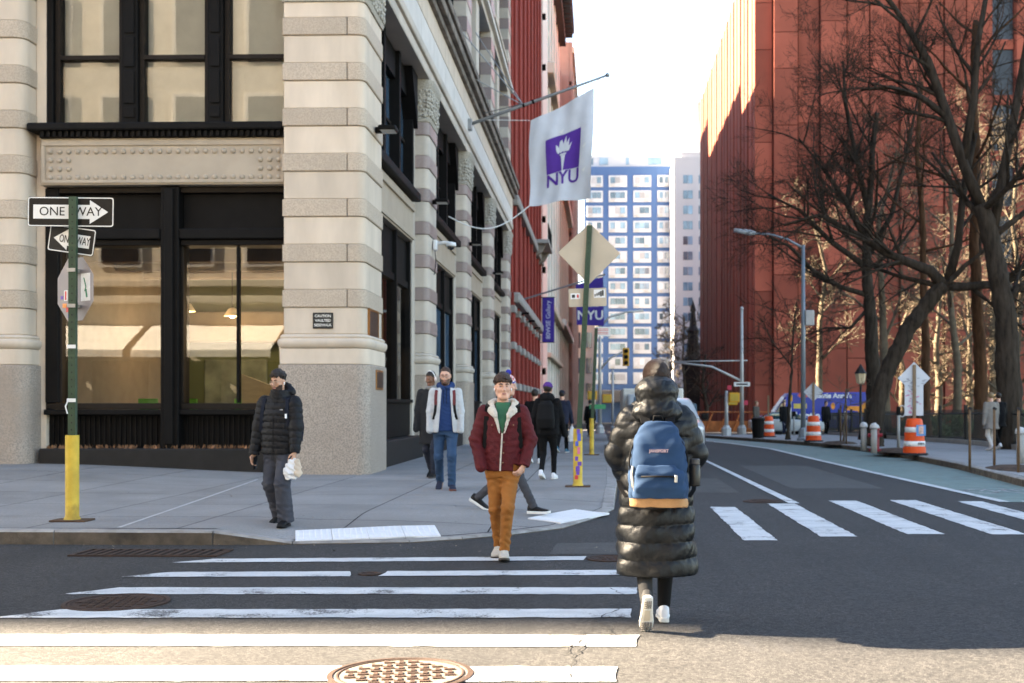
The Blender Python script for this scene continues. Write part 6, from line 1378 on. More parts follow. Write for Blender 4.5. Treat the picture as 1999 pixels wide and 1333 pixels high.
class Person:
    """skeleton in local metres, facing -y; origin on the ground below the pelvis"""
    def __init__(s, label, loc, rz, h=1.75, ank=((-.1, 0, .085), (.1, 0, .085)), wr=((-.26, -.05, .85), (.26, -.05, .85)), elb=((-.4, .3, 0), (.4, .3, 0)), lean=0., twist=0., head=(0, 0), res=.008, skin='light', pel=None, group='pedestrians', sh=.185, hipw=.09):
        s.k = h / 1.75; k = s.k; s.t = thing('person', label, 'person', loc, rz, group); s.res = res; s.skin = SKINS[skin]; s.head = head
        s.pz = (pel if pel else .90) * k; L1, L2 = .425 * k, .415 * k; s.hip = [v3(-hipw * k, 0, s.pz), v3(hipw * k, 0, s.pz)]; s.ank = [v3(*a) for a in ank]
        s.knee = [ik(s.hip[i], s.ank[i], L1, L2, (0.05 * (-1, 1)[i], -1, .1)) for i in (0, 1)]
        s.lean = lean; oy = -lean * .5 * k; s.neck = v3(0, oy, s.pz + .60 * k); s.sho = [v3(-sh * k, oy + twist * .06, s.pz + .525 * k), v3(sh * k, oy - twist * .06, s.pz + .525 * k)]
        s.wr = [v3(*a) for a in wr]; s.el = [ik(s.sho[i], s.wr[i], .285 * k, .26 * k, elb[i]) for i in (0, 1)]; s.hc = s.neck + v3(0, -.035 * k - lean * .05, .155 * k); s.Rh = rotz(head[0]) @ rotx(head[1]); s.hands = []; s.HS = .93 * k
    def hp(s, p): return s.hc + s.Rh @ (v3(*p) * s.HS)
    def body(s, near=True, beard=None, lipm=LIPS, face=True):
        k = s.k; top = s.hc[2] + .16 * k; h = s.res; mn = np.minimum.reduce([*s.ank, *s.wr, *s.el]) - .16; mx = np.maximum.reduce([*s.ank, *s.wr, *s.el]) + .16
        zsp = [(0.02, s.pz - .2 * k, h * 1.8), (s.pz - .2 * k, s.pz + .12, h), (s.pz + .12, s.neck[2] - .05, h * 1.6), (s.neck[2] - .05, top, h * .75)]; zs = []
        for a, b, st in zsp: zs += list(np.arange(a, b - st * .5, st))
        F = Fld((min(-.16, mn[0]), min(-.2, mn[1]), 0), (max(.16, mx[0]), max(.2, mx[1]), top), h, zs)
        oy = s.neck[1]
        F.prof([(s.pz - .06, 0, 0, .12 * k, .08 * k), (s.pz + .1, 0, oy * .2, .12 * k, .08 * k), (s.pz + .4 * k, 0, oy * .8, .14 * k, .08 * k), (s.pz + .55 * k, 0, oy, .13 * k, .06 * k)])
        for i in (0, 1):
            F.cap(s.hip[i], s.knee[i], .06 * k, .045 * k); F.cap(s.knee[i], s.ank[i], .042 * k, .03 * k); F.cap(s.sho[i] * v3(.9, 1, 1), s.el[i], .036 * k, .032 * k); F.cap(s.el[i], s.wr[i], .03 * k, .024 * k)
        F.cap(s.neck + v3(0, .01, -.08 * k), s.hp((0, .02, -.04)), .058 * k, .052 * k, .03)
        for a in s.hands: hand(F, s.wr[a[0]], a[1], a[2], a[3], a[4], k * .98)
        H = s.HS; E_ = lambda c, r, kk, sub=False: F.ell(s.hp(c), tuple(q * H for q in r), kk, s.Rh, sub)
        E_((0, .014, .036), (.077, .097, .093), .02); E_((0, -.022, -.035), (.064, .070, .088), .03)
        F.cap(s.hp((-.018, -.066, -.102)), s.hp((.018, -.066, -.102)), .022 * H, .022 * H, .03); F.cap(s.hp((-.05, .0, -.06)), s.hp((-.028, -.05, -.10)), .02 * H, .018 * H, .03); F.cap(s.hp((.05, .0, -.06)), s.hp((.028, -.05, -.10)), .02 * H, .018 * H, .03)
        if face:
            for sx in (-1, 1): E_((sx * .032, -.098, .008), (.019, .018, .013), .012, True); E_((sx * .043, -.066, -.022), (.025, .02, .022), .02); E_((sx * .080, .012, -.008), (.010, .021, .033), .008)
            F.cap(s.hp((-.034, -.086, .030)), s.hp((.034, -.086, .030)), .009 * H, .009 * H, .02); F.cap(s.hp((0, -.090, .018)), s.hp((0, -.114, -.026)), .008 * H, .0125 * H, .012); F.cap(s.hp((-.012, -.103, -.031)), s.hp((.012, -.103, -.031)), .0085 * H, .0085 * H, .008)
            F.cap(s.hp((-.020, -.086, -.060)), s.hp((.020, -.086, -.060)), .0075 * H, .0075 * H, .008); F.cap(s.hp((-.016, -.086, -.071)), s.hp((.016, -.086, -.071)), .0085 * H, .0085 * H, .008)
        Rh, hc = s.Rh, s.hc
        def pick(C):
            q = (C - hc) @ Rh / H; o = np.zeros(len(C)); lip = (np.abs(q[:, 0]) < .020) & (np.abs(q[:, 2] + .066) < .0105) & (q[:, 1] < -.08)
            if beard:
                b = (q[:, 1] < -.02) & (q[:, 2] < -.052 + .6 * np.maximum(0, np.abs(q[:, 0]) - .035) - .35 * np.maximum(0, .075 - np.abs(q[:, 0])) * (q[:, 1] < -.05) * 0 + 0) & (q[:, 2] > -.16) & ~((np.abs(q[:, 0]) < .05) & (q[:, 2] > -.047) & (q[:, 1] < -.05)) & (np.linalg.norm(q[:, :2], axis=1) > .03); o[b] = 2
            o[lip] = 1; return o
        s.bo = put('body', F.mesh('body', [s.skin, lipm, beard or BEARD], pick), s.t)
        if face and near:
            for sx in (-1, 1):
                ey = MB().ball((0, 0, 0), .0118 * H, 8, (1, 1, .46)).build('eye', EYEW, s.t, smooth=True, loc=tuple(s.hp((sx * .0315, -.0762, .0075)))); MB().ball((0, 0, 0), .0062 * H, 8, (1, .8, .85)).build('iris', IRIS, ey, smooth=True, loc=tuple(s.Rh @ v3(0, -.0078, 0) * H)); MB().tube([s.hp((sx * .018, -.0815, .0095)), s.hp((sx * .032, -.0885, .0145)), s.hp((sx * .047, -.079, .0100))], [.0016 * H, .0026 * H, .0016 * H], 5).build('eyelid', s.skin, s.t, smooth=True)
        return s
    def brows(s, m, th=.0042):
        for sx in (-1, 1): MB().tube([s.hp((sx * .015, -.0985, .030)), s.hp((sx * .034, -.0965, .036)), s.hp((sx * .052, -.083, .030))], [th * s.HS * 1.2, th * s.HS * 1.2, th * s.HS * .6], 6).build('eyebrow', m, s.t, smooth=True)
    def hair(s, m, thick=.014, front=.055, back=-.07, curls=0, seed=1, side=-.02, name='hair', crown=0., res=None, fringe=0, fade=False):
        H = s.HS; lo, hi = s.hc - .19, s.hc + .21; F = Fld(lo, hi, res or s.res * .7); F.ell(s.hp((0, .024, .054) if fade else (0, .018, .036)), tuple((q + thick) * H for q in ((.0745, .094, .084) if fade else (.078, .098, .095))), .01, s.Rh)
        if crown: F.ell(s.hp((0, -.02, .105)), (.06 * H, .075 * H, (.03 + crown) * H), .03, s.Rh)
        rg = random.Random(seed)
        for i in range(curls):
            a = rg.uniform(0, 6.283); c = rg.uniform(.2 if fade else -.1, 1); q = math.sqrt(1 - c * c); p = (math.cos(a) * q * (.074 + thick), .018 + math.sin(a) * q * (.10 + thick), .036 + c * (.098 + thick))
            if p[1] < -.07 and p[2] < front - .005: continue
            F.ell(s.hp(p), tuple(np.array([rg.uniform(.014, .024)] * 3) * H), .008)
        # carve the face and neck
        X, Y, Z = F.x[:, None, None] - s.hc[0], F.y[None, :, None] - s.hc[1], F.z[None, None, :] - s.hc[2]; Rm = s.Rh; qx = Rm[0][0] * X + Rm[1][0] * Y + Rm[2][0] * Z; qy = Rm[0][1] * X + Rm[1][1] * Y + Rm[2][1] * Z; qz = Rm[0][2] * X + Rm[1][2] * Y + Rm[2][2] * Z
        jag = .004 * np.sin(qx * 210 + seed) + .003 * np.sin(qx * 95 + 2 * seed)
        d = np.maximum(np.maximum(np.abs(qx) - .074 * H - .2 * np.maximum(0, -qz - .0), qz - (front - 4.5 * qx * qx / H) * H - jag * H), qy + .045 * H + .0 * qz); F.put(tuple(slice(None) for _ in range(3)), d, .012, True)
        lim = np.where(qy > .02 * H, back * H, side * H + (qy < -.02 * H) * .0); F.V = np.maximum(F.V, lim - qz)
        for i in range(fringe):
            x = rg.uniform(-.066, .066); zz = front + rg.uniform(-.022, .012) - 3 * x * x; F.ell(s.hp((x, -.088 + 5.5 * x * x + rg.uniform(-.006, .004), zz)), tuple(np.array([rg.uniform(.009, .015), .010, rg.uniform(.010, .017)]) * H), .004)
        F.wrinkle(.0015, 140, seed)
        return put(name, F.mesh(name, m), s.t)
    def trousers(s, m, rt=.088, rk=.064, ra=.056, hem=.02, wr=.004, wf=38, waist=.1, res=None, seat=(.165, .115)):
        k = s.k; h = res or s.res * 1.15; mn = np.minimum.reduce([*s.ank, *s.knee]) - .14; mx = np.maximum.reduce([*s.ank, *s.knee]) + .14; F = Fld((min(mn[0], -.25), min(mn[1], -.2), max(0.01, mn[2] + .06)), (max(mx[0], .25), max(mx[1], .2), s.pz + .2 * k), h)
        F.prof([(s.pz - .10 * k, 0, 0.005, seat[0] * k * .93, seat[1] * k * .95), (s.pz - .02 * k, 0, .01, seat[0] * k, seat[1] * k), (s.pz + waist * k, 0, 0, seat[0] * k * .96, seat[1] * k * .92)], .04)
        for i in (0, 1):
            ax = (s.ank[i] - s.knee[i]); ax /= np.linalg.norm(ax); F.cap(s.hip[i] + v3(0, .01, -.02), s.knee[i], rt * k, rk * k, .05); F.cap(s.knee[i], s.ank[i] + ax * .06, rk * k, ra * k, .03)
        F.wrinkle(wr * .45, wf * 1.1, s.hip[0][2] * 7 + s.ank[0][1] * 9); s.creases(F, wr)
        for i in (0, 1):
            ax = (s.ank[i] - s.knee[i]); ax /= np.linalg.norm(ax); F.cut(s.ank[i] + ax * hem, ax, s.ank[i] - .13, s.ank[i] + .13)
        return put('trousers', F.mesh('trousers', m), s.t)
    def creases(s, F, amp):
        """slanting cloth folds bunched at the knees, the hems and the crotch"""
        X, Y, Z = F.x[:, None, None], F.y[None, :, None], F.z[None, None, :]; w_ = 0
        for i in (0, 1):
            for zc, wd, g_ in ((s.knee[i][2] - .02, .09, 1.0), (s.ank[i][2] + .07, .08, 1.3), (s.pz - .14 * s.k, .07, .8)): w_ = w_ + g_ * np.exp(-((Z - zc) / wd) ** 2) * np.sin(95 * Z + (30 if i else -30) * X + 22 * Y + 2.5 * np.sin(14 * X + 9 * Y + i))
        F.V += (amp * .55 * w_).astype(np.float32)
    def top_tab(s, hem, w_=(.20, .19, .20, .19), d=(.135, .135, .13, .105), flare=0.):
        """profile of an upper garment from hem to shoulders"""
        k = s.k; z = s.pz; oy = s.neck[1]
        return [(hem, 0, oy * .1, (w_[0] + flare) * k, (d[0] + flare * .6) * k), (z + .12 * k, 0, oy * .3, w_[1] * k, d[1] * k), (z + .38 * k, 0, oy * .75, w_[2] * k, d[2] * k), (z + .50 * k, 0, oy * .95, w_[3] * k, d[3] * k), (z + .565 * k, 0, oy, w_[3] * .66 * k, d[3] * .85 * k), (z + .60 * k, 0, oy, .085 * k, .085 * k)]
    def jacket(s, m, tab, arm=(.072, .060, .056, .048), quilt=None, wr=.004, wf=45, name='jacket', carve=None, extra=None, n=2.3, res=None, fold=None, sleeve=.01, pick=None, save=True):
        k = s.k; h = res or s.res * 1.1; T = np.array(tab); pts = [*s.el, *s.wr]; mn = np.minimum.reduce(pts) - .13; mx = np.maximum.reduce(pts) + .13
        F = Fld((min(mn[0], -T[:, 3].max() - .06), min(mn[1], -T[:, 4].max() - .2), min(T[:, 0].min(), mn[2]) - .03), (max(mx[0], T[:, 3].max() + .06), max(mx[1], T[:, 4].max() + .14), s.neck[2] + .3 * k), h)
        q1 = (quilt[0], quilt[1], 0.) if quilt else None; F.prof(tab, .03, n, q1, fold=fold)
        for i in (0, 1):
            ax = s.wr[i] - s.el[i]; ax /= np.linalg.norm(ax); q2 = (quilt[0], quilt[1], .0) if quilt else None
            F.cap(s.sho[i] * v3(.93, 1, 1) + v3(0, 0, -.005), s.el[i], arm[0] * k, arm[1] * k, .035, quilt=q2); F.cap(s.el[i], s.wr[i] + ax * .02, arm[2] * k, arm[3] * k, .025, quilt=q2)
        if extra: extra(F)
        F.wrinkle(wr * .5, wf * 1.15, s.sho[0][2] * 5 + s.wr[0][0] * 7)
        if not quilt:
            X, Y, Z = F.x[:, None, None], F.y[None, :, None], F.z[None, None, :]; w_ = 0
            for i in (0, 1):
                e = s.el[i]; w_ = w_ + np.exp(-((X - e[0]) ** 2 + (Y - e[1]) ** 2 + (Z - e[2]) ** 2) / .022) * np.sin(90 * Z + (26, -26)[i] * X + 2 * np.sin(20 * Y))
            F.V += (wr * .7 * w_).astype(np.float32)
        for i in (0, 1):
            ax = s.wr[i] - s.el[i]; ax /= np.linalg.norm(ax)
            if s.hands and any(a[0] == i for a in s.hands): F.cut(s.wr[i] + ax * sleeve, ax, s.wr[i] - .1, s.wr[i] + .1)
        if carve: carve(F)
        return put(name, F.mesh(name, m, pick), s.t)
    def cloth(s, name, m, fn, lo, hi, res=None, wr=0., wf=50, pick=None):
        F = Fld(lo, hi, res or s.res); fn(F)
        if wr: F.wrinkle(wr, wf, 1.3)
        return put(name, F.mesh(name, m, pick), s.t)
    def locks(s, m, n, seed, front, ln=.026):
        """loose curls breaking the outline of the hair"""
        rg = random.Random(seed); b = MB(); H = s.HS
        for i in range(n):
            a = rg.uniform(0, 6.283); c = rg.uniform(.22, 1); q = math.sqrt(1 - c * c); N_ = v3(math.cos(a) * q, math.sin(a) * q, c); p = v3(N_[0] * .086, .018 + N_[1] * .106, .036 + N_[2] * .106)
            if p[1] < -.05 and p[2] < front - .012: continue
            t1 = v3(rg.gauss(0, 1), rg.gauss(0, 1), rg.gauss(0, 1)); t1 -= N_ * (t1 @ N_); t1 /= np.linalg.norm(t1); L_ = ln * rg.uniform(.6, 1.2)
            b.tube([s.hp(p), s.hp(p + N_ * .008 + t1 * L_ * .4), s.hp(p + N_ * .011 + t1 * L_ * .8 - v3(0, 0, .004)), s.hp(p + N_ * .004 + t1 * L_ - v3(0, 0, .010))], [.0045 * H, .004 * H, .003 * H, .0012 * H], 4)
        tag(b.build('loose_hair', m, s.t, smooth=True), kind='stuff')
    def glasses(s, m=GLASSF):
        g = put('glasses', None, s.t)
        for sx in (-1, 1):
            MB().tube([s.hp((sx * .034 + .024 * math.cos(q), -.108 + .012 * abs(math.cos(q)) * (1 if sx * math.cos(q) > 0 else 0), .004 + .019 * math.sin(q))) for q in np.linspace(0, 6.283, 17)], .0019 * s.HS, 4, False).build('rim', m, g); MB().tube([s.hp((sx * .058, -.095, .010)), s.hp((sx * .079, -.02, .010)), s.hp((sx * .081, .02, .004))], .002 * s.HS, 4).build('temple', m, g)
        MB().tube([s.hp((-.011, -.111, .008)), s.hp((0, -.114, .011)), s.hp((.011, -.111, .008))], .0019 * s.HS, 4).build('bridge', m, g)
    def earbud(s, sides=(-1, 1)):
        for sx in sides: MB().tube([s.hp((sx * .088, .0, -.008)), s.hp((sx * .09, -.008, -.04))], [.008 * s.HS, .0045 * s.HS], 6).build('earbud', EARB, s.t, smooth=True)
# ------------------------------------------------------------------ the woman with the blue backpack (seen from behind)
PUFF = M('puffer_black_shiny', (.0034, .0045, .0062), .42, .2, 5, .25, 60, spec=.27, stretch=(1, 1, .45)); LEG = M('leggings_black', (.005, .005, .0055), .85, spec=.15); CHAR = M('leggings_charcoal', (.025, .025, .026), .85, spec=.15)
SOLEW = M('sole_white', (.62, .61, .58), .7, .08, 20); SOLEG = M('sole_grey', (.20, .19, .18), .8, .1, 30)
wl = gnd(1281, 1218); k = 1.70 / 1.75
W = Person('woman in a long black puffer coat walking away with a blue backpack', (wl.x, wl.y, 0), math.pi, 1.71, ank=((-.055, -.10, .085), (.075, .27, .207)), wr=((-.20, -.17, .95), (.20, -.17, .95)), elb=((-.62, .8, -.1), (.62, .8, -.1)), res=.008, sh=.185)
W.body(near=False, face=False)
W.cloth('leggings', [LEG, CHAR], lambda F: [(F.cap(W.hip[i], W.knee[i], .085, .062), F.cap(W.knee[i], W.ank[i], .062, .042)) for i in (0, 1)], (-.25, -.3, .09), (.27, .45, 1.0), .009, pick=lambda C: (C[:, 0] > .02) * 1)
CT = [(.34, 0, .02, .258, .22), (.42, 0, .015, .260, .215), (.62, 0, .01, .250, .20), (.85, 0, 0, .232, .18), (1.05, 0, 0, .218, .16), (1.22, 0, 0, .222, .15), (1.33, 0, .0, .225, .135), (1.40, 0, .0, .17, .11), (1.46, 0, 0, .10, .10)]
W.jacket(PUFF, CT, arm=(.078, .074, .070, .058), quilt=(.112, .017), wr=.0012, wf=48, name='coat', n=2.6, fold=(.008, 5, 1.1), res=.0085)
hc = W.hc
W.cloth('hood', PUFF, lambda F: (F.ell((0, .055, 1.535), (.146, .135, .108), .03), F.ell((0, .10, 1.40), (.165, .10, .09), .05), F.cap((-.12, -.02, 1.42), (.12, -.02, 1.42), .06, .06, .04), F.ell((0, -.05, 1.665), (.095, .11, .10), .02, None, True)), (-.24, -.18, 1.25), (.24, .26, 1.70), .007, .003, 60)
W.hair(HAIRR, .020, .05, -.16, name='hair', side=-.14)
shoe(W.t, (-.055, -.10, .085), 0, 0, M('sneaker_white', (.65, .66, .70), .6, .05, 20), SOLEW, .95)
sh = shoe(W.t, (.075, .27, .207), R(4), R(60), M('sneaker_grey', (.035, .035, .037), .8, .1, 30), SOLEW, .92)
# outsole relief of the lifted shoe
tr = MB()
for (y0, y1, hw) in ((-.19, -.10, .036), (.0, .068, .024)):
    n = int((y1 - y0) / .016)
    for i in range(n):
        for j in range(4): x = -hw + 2 * hw * (j + .5) / 4; tr.box(x - hw / 5.4, x + hw / 5.4, y0 + i * .016, y0 + i * .016 + .011, -.0915, -.0851)
tr.build('tread', SOLEG, sh); MB().prism([(-.02, -.10), (.02, -.10), (.016, -.02), (-.016, -.02)][::1], -.0872, -.0851).build('shank', M('sole_tan', (.45, .40, .33), .7), sh)
# backpack
BPB = M('backpack_blue_canvas', (.012, .040, .096), .85, .12, 6, .12, 260); SUE = M('suede_tan', (.46, .26, .13), .9, .12, 12, .3, 120); STRAPB = M('strap_black', (.006, .006, .0066), .8, spec=.15); ZIP = M('zip_silver', (.45, .45, .45), .35, metal=.7)
bp = thing('backpack', 'blue canvas backpack with tan suede base on the woman in the puffer coat', 'backpack', (wl.x, wl.y, 0), math.pi)
yb = .185
def bpk(F):
    F.prof([(.80, 0, yb + .075, .180, .085), (.90, 0, yb + .09, .192, .105), (1.06, 0, yb + .085, .186, .10), (1.20, 0, yb + .07, .162, .082), (1.29, 0, yb + .05, .130, .062), (1.345, 0, yb + .035, .085, .045)], .03, 3.0)
F = Fld((-.27, .05, .74), (.27, .46, 1.40), .008); bpk(F); F.wrinkle(.0035, 30, 2.); put('body', F.mesh('body', [BPB, SUE], lambda C: ((C[:, 2] < .862 + .012 * np.cos(C[:, 0] * 14)) * 1)), bp)
F = Fld((-.24, .2, .80), (.24, .50, 1.12), .007); F.prof([(.862, 0, yb + .18, .165, .055), (.93, 0, yb + .19, .165, .060), (1.02, 0, yb + .185, .150, .045), (1.068, 0, yb + .17, .118, .03)], .02, 3.2); F.wrinkle(.003, 34, 3.); put('front_pocket', F.mesh('front_pocket', BPB), bp)
MB().tube([(.115, yb + .236, 1.0), (0, yb + .252, 1.003), (-.115, yb + .236, 1.0)], .0065, 6).build('zip', STRAPB, bp, smooth=True); MB().box(-.112, -.094, yb + .238, yb + .25, .965, 1.01, .003).build('zip_pull', ZIP, bp)
arc = [(.185 * math.cos(q) * (1 if math.sin(q) < .5 else .98), yb + .125 - .05 * max(0, math.sin(q)), 1.08 + .235 * math.sin(q)) for q in np.linspace(-.25, math.pi + .25, 21)]
MB().tube(arc, .006, 6).build('zip', STRAPB, bp, smooth=True)
MB().tube([(.165, yb + .17, .93), (.170, yb + .16, 1.0), (.165, yb + .15, 1.06)], .008, 6).build('zip', M('zip_tape_pale', (.5, .45, .36), .7), bp, smooth=True); MB().tube([(.168, yb + .185, 1.0), (.16, yb + .2, .93), (.15, yb + .2, .88)], .006, 5).build('zip_pull', ZIP, bp)
lb = MB().box(-.058, .058, yb + .168, yb + .174, 1.145, 1.172).build('label', M('label_navy', (.03, .05, .12), .7), bp)
o = text('JANSPORT', .026, M('label_letter', (.65, .45, .45), .6), bp, (0, yb + .1755, 1.158), (R(90), 0, math.pi), bold=.0006)
for sx in (-1, 1):
    strap(bp, [(sx * .075, yb + .02, 1.33), (sx * .09, yb - .04, 1.395), (sx * .105, .03, 1.455), (sx * .12, -.05, 1.455), (sx * .13, -.13, 1.38), (sx * .135, -.165, 1.22), (sx * .15, -.15, 1.05)], .06, STRAPB, .009)
    strap(bp, [(sx * .20, yb + .05, .86), (sx * .235, yb - .03, .90), (sx * .25, .06, .95)], .028, STRAPB, .003)
MB().tube([(.03, yb + .05, 1.335), (.025, yb + .055, 1.375), (-.025, yb + .055, 1.375), (-.03, yb + .05, 1.335)], .008, 6).build('haul_loop', STRAPB, bp, smooth=True)
bt = thing('water_bottle', 'black bottle in the side pocket of the blue backpack', 'bottle', (wl.x + .235, wl.y - yb - .05, .93)); MB().lathe([(.034, 0), (.036, .01), (.036, .13), (.03, .14)], 14).build('body', M('bottle_black', (.015, .015, .016), .35), bt, smooth=True); MB().lathe([(.033, .14), (.033, .17), (.028, .175)], 14).build('cap', M('bottle_cap', (.05, .05, .055), .3), bt, auto=40)

# ------------------------------------------------------------------ young man in the maroon jacket
MAR = M('maroon_corduroy', (.075, .0045, .0075), .75, .15, 14, .5, 70); SHER = M('sherpa_cream', (.62, .57, .50), .95, .12, 40, 1.0, 70); TEE = M('tee_green', (.025, .11, .062), .8, .1, 8, .2, 40); OCH = M('ochre_denim', (.265, .097, .019), .8, .16, 7, .35, 90); SNK = M('sneaker_beige', (.44, .40, .34), .75, .08, 20, .2, 60); SOLD = M('sole_dark', (.07, .06, .055), .8)
yl_ = gnd(974, 1093)
Yg = Person('young man in a maroon sherpa jacket and ochre trousers crossing toward the viewer', (yl_.x + .03, yl_.y + .12, 0), 0, 1.71, ank=((-.055, .16, .10), (.02, -.12, .085)), wr=((-.205, -.10, .885), (.205, -.10, .885)), elb=((-.9, .5, 0), (.9, .5, 0)), res=.0065, head=(R(12), 0), pel=.895, sh=.19, hipw=.08)
Yg.hands = [(1, (-.55, -.25, -.8), (-.6, .4, .1), 1, .7)]
Yg.body(); Yg.brows(HAIRD, .005); Yg.hair(HAIRB, .010, .086, -.075, curls=150, seed=4, side=-.03, crown=.012, fringe=46, fade=True); Yg.earbud(); Yg.locks(HAIRB, 170, 4, .078)
Yg.trousers(OCH, .088, .060, .048, .0, .0045, 42)
z = Yg.pz; jt = Yg.top_tab(.83, (.182, .180, .184, .176), (.13, .125, .12, .098))
Yg.cloth('t_shirt', TEE, lambda F: F.prof([(1.0, 0, 0, .15, .10), (1.3, 0, 0, .155, .105), (1.40, 0, 0, .14, .085), (1.445, 0, 0, .085, .070), (1.475, 0, -.0, .066, .062)], .02), (-.24, -.2, .98), (.24, .2, 1.5), .009)
def vee(F): # open collar
    r, X, Y, Z = F.reg((-.2, -.3, 1.14), (.2, .02, 1.65), 0); w_ = np.clip((Z - 1.16) / .30, 0, 1) * .072; F.put(r, np.maximum(np.abs(X - .0) - w_, np.maximum(Y - .0, 1.15 - Z)), .01, True)
    r, X, Y, Z = F.reg((-.3, -.3, 1.44), (.3, .3, 1.8), 0); F.put(r, np.sqrt((X / .078) ** 2 + ((Y) / .082) ** 2) * .08 - .08 + 0 * Z, .01, True)
Yg.jacket(MAR, jt, (.072, .063, .060, .050), wr=.0052, wf=40, carve=vee, res=.0075)
def collar(F):
    for sx in (-1, 1):
        F.cap((sx * .085, .075, 1.475), (sx * .112, .0, 1.462), .032, .034, .02); F.cap((sx * .112, .0, 1.462), (sx * .100, -.095, 1.405), .034, .034, .02, ((sx * .5, -.6, .5), .5)); F.cap((sx * .100, -.10, 1.40), (sx * .068, -.128, 1.355), .042, .030, .015, ((sx * .3, -1, .3), .42)); F.cap((sx * .072, -.118, 1.375), (sx * .022, -.140, 1.19), .022, .009, .012, ((0, -1, .2), .5))
    F.cap((-.085, .078, 1.475), (.085, .078, 1.475), .034, .034, .02)
Yg.cloth('sherpa_collar', SHER, collar, (-.2, -.22, 1.15), (.2, .16, 1.56), .0065, .0035, 120)
strap(Yg.t, [on_prof(jt, x, zz, -1, .004) for x, zz in ((.0, 1.185), (-.004, 1.1), (-.010, 1.0), (-.014, .92), (-.018, .832))], .014, SHER, .006, 'placket')
for zz, x in ((1.10, .012), (1.0, .008), (.91, .004), (1.26, .10), (1.26, -.10)): MB().ball(on_prof(jt, x + .004, zz, -1, .010), .0075, 6, (1, .5, 1)).build('button', M('button_brass', (.25, .17, .10), .4, metal=.7), Yg.t, smooth=True)
for sx in (-1, 1):
    fp = put('pocket_flap', None, Yg.t)
    for (a, b_, zz, z2) in ((.055, .145, 1.29, 1.27),): MB().add([on_prof(jt, sx * a, 1.295, -1, .010), on_prof(jt, sx * b_, 1.295, -1, .010), on_prof(jt, sx * b_, 1.262, -1, .013), on_prof(jt, sx * (a + b_) / 2, 1.245, -1, .014), on_prof(jt, sx * a, 1.262, -1, .013)], [(0, 1, 2, 3, 4) if sx < 0 else (4, 3, 2, 1, 0)]).build('flap', MAR, fp)
    strap(Yg.t, [(sx * .125, .10, 1.43), (sx * .135, .02, 1.462), (sx * .142, -.07, 1.43)] + [on_prof(jt, sx * x, zz, -1, .008) for x, zz in ((.150, 1.36), (.155, 1.25), (.162, 1.12), (.170, 1.03))], .045, STRAPB, .007, 'backpack_strap')
for y_, zz in ((.83, .845), ): strap(Yg.t, [on_prof(jt, x, zz, -1, .002) for x in np.linspace(-.18, .18, 11)], .03, MAR, .004, 'waistband') if False else None
bpy_ = thing('backpack', 'black backpack carried by the young man in maroon', 'backpack', tuple(Yg.t.location)); F = Fld((-.2, .08, .9), (.2, .38, 1.45), .012); F.prof([(.95, 0, .22, .14, .08), (1.1, 0, .23, .15, .1), (1.35, 0, .2, .13, .07), (1.40, 0, .18, .08, .05)], .03, 3); put('body', F.mesh('body', STRAPB), bpy_); MB().tube([(-.03, .15, 1.40), (0, .16, 1.44), (.03, .15, 1.40)], .008, 6).build('haul_loop', STRAPB, bpy_)
shoe(Yg.t, (-.055, .16, .10), R(-6), R(6), SNK, SOLD, 1.02, lace=M('lace_cream', (.55, .52, .46), .8)); shoe(Yg.t, (.02, -.12, .085), R(4), R(-6), SNK, SOLD, 1.04, lace=M('lace_cream'))

# ------------------------------------------------------------------ man in the black puffer jacket
PUFK = M('puffer_black_matte', (.0048, .0052, .0072), .6, .2, 6, .2, 30, spec=.22); GREYT = M('trousers_slate', (.042, .045, .058), .85, .2, 5, .3, 60); BLKS = M('shoe_black', (.006, .006, .0065), .6, spec=.2)
p_ = gnd(541, 1024, .12); zb = zleft(p_.x, p_.y)
K = Person('man in a black puffer jacket holding a phone and a white bag', (p_.x, p_.y + .1, zb), R(-14), 1.70, ank=((-.11, .20, .12), (.11, -.06, .085)), wr=((-.285, -.06, .80), (.25, -.11, .83)), elb=((-.5, .8, 0), (.6, .7, 0)), res=.0068, head=(R(-6), R(10)), skin='tan', sh=.20)
K.hands = [(0, (-.05, -.25, -1), (.9, -.2, 0), 1, .55), (1, (-.1, -.2, -1), (-.9, .1, 0), -1, 1.0)]
K.body(beard=M('beard_black', (.035, .018, .012), .7)); K.brows(HAIRD, .005); K.hair(HAIRD, .008, .090, -.06, seed=8, side=-.01, crown=.024, curls=60, fringe=14, fade=True); K.glasses(M('glasses_wire', (.3, .25, .2), .3, metal=.6)); K.earbud((1,)); K.locks(HAIRD, 90, 7, .08, .018)
K.trousers(GREYT, .105, .088, .094, .035, .0062, 26, seat=(.175, .12))
kt = K.top_tab(.80, (.205, .205, .215, .205), (.145, .15, .145, .115))
K.jacket(PUFK, kt, (.088, .080, .074, .056), quilt=(.072, .011), wr=.003, wf=50, res=.0075)
K.cloth('hood', PUFK, lambda F: (F.prof([(1.40, 0, .0, .11, .105), (1.46, 0, -.005, .10, .105), (1.515, 0, -.005, .094, .10)], .02), F.cap((-.09, .09, 1.49), (.09, .09, 1.49), .055, .055, .04), F.ell((0, .10, 1.54), (.10, .06, .07), .03), F.cap((0, 0, 1.47), (0, -.01, 1.62), .074, .078, .01, sub=True)), (-.2, -.2, 1.35), (.2, .22, 1.66), .0075, .003, 60)
MB().tube([on_prof(kt, 0, zz, -1, .004) for zz in (1.38, 1.2, 1.0, .82)], .004, 4).build('zip', STRAPB, K.t)
o = text('logo', .02, M('logo_grey', (.3, .3, .32), .6), K.t, on_prof(kt, .10, 1.30, -1, .012)) if False else MB().box(-.018, .018, -.002, .002, -.006, .006).build('emblem', M('logo_grey', (.28, .28, .30), .6), K.t, loc=on_prof(kt, .095, 1.295, -1, .014))
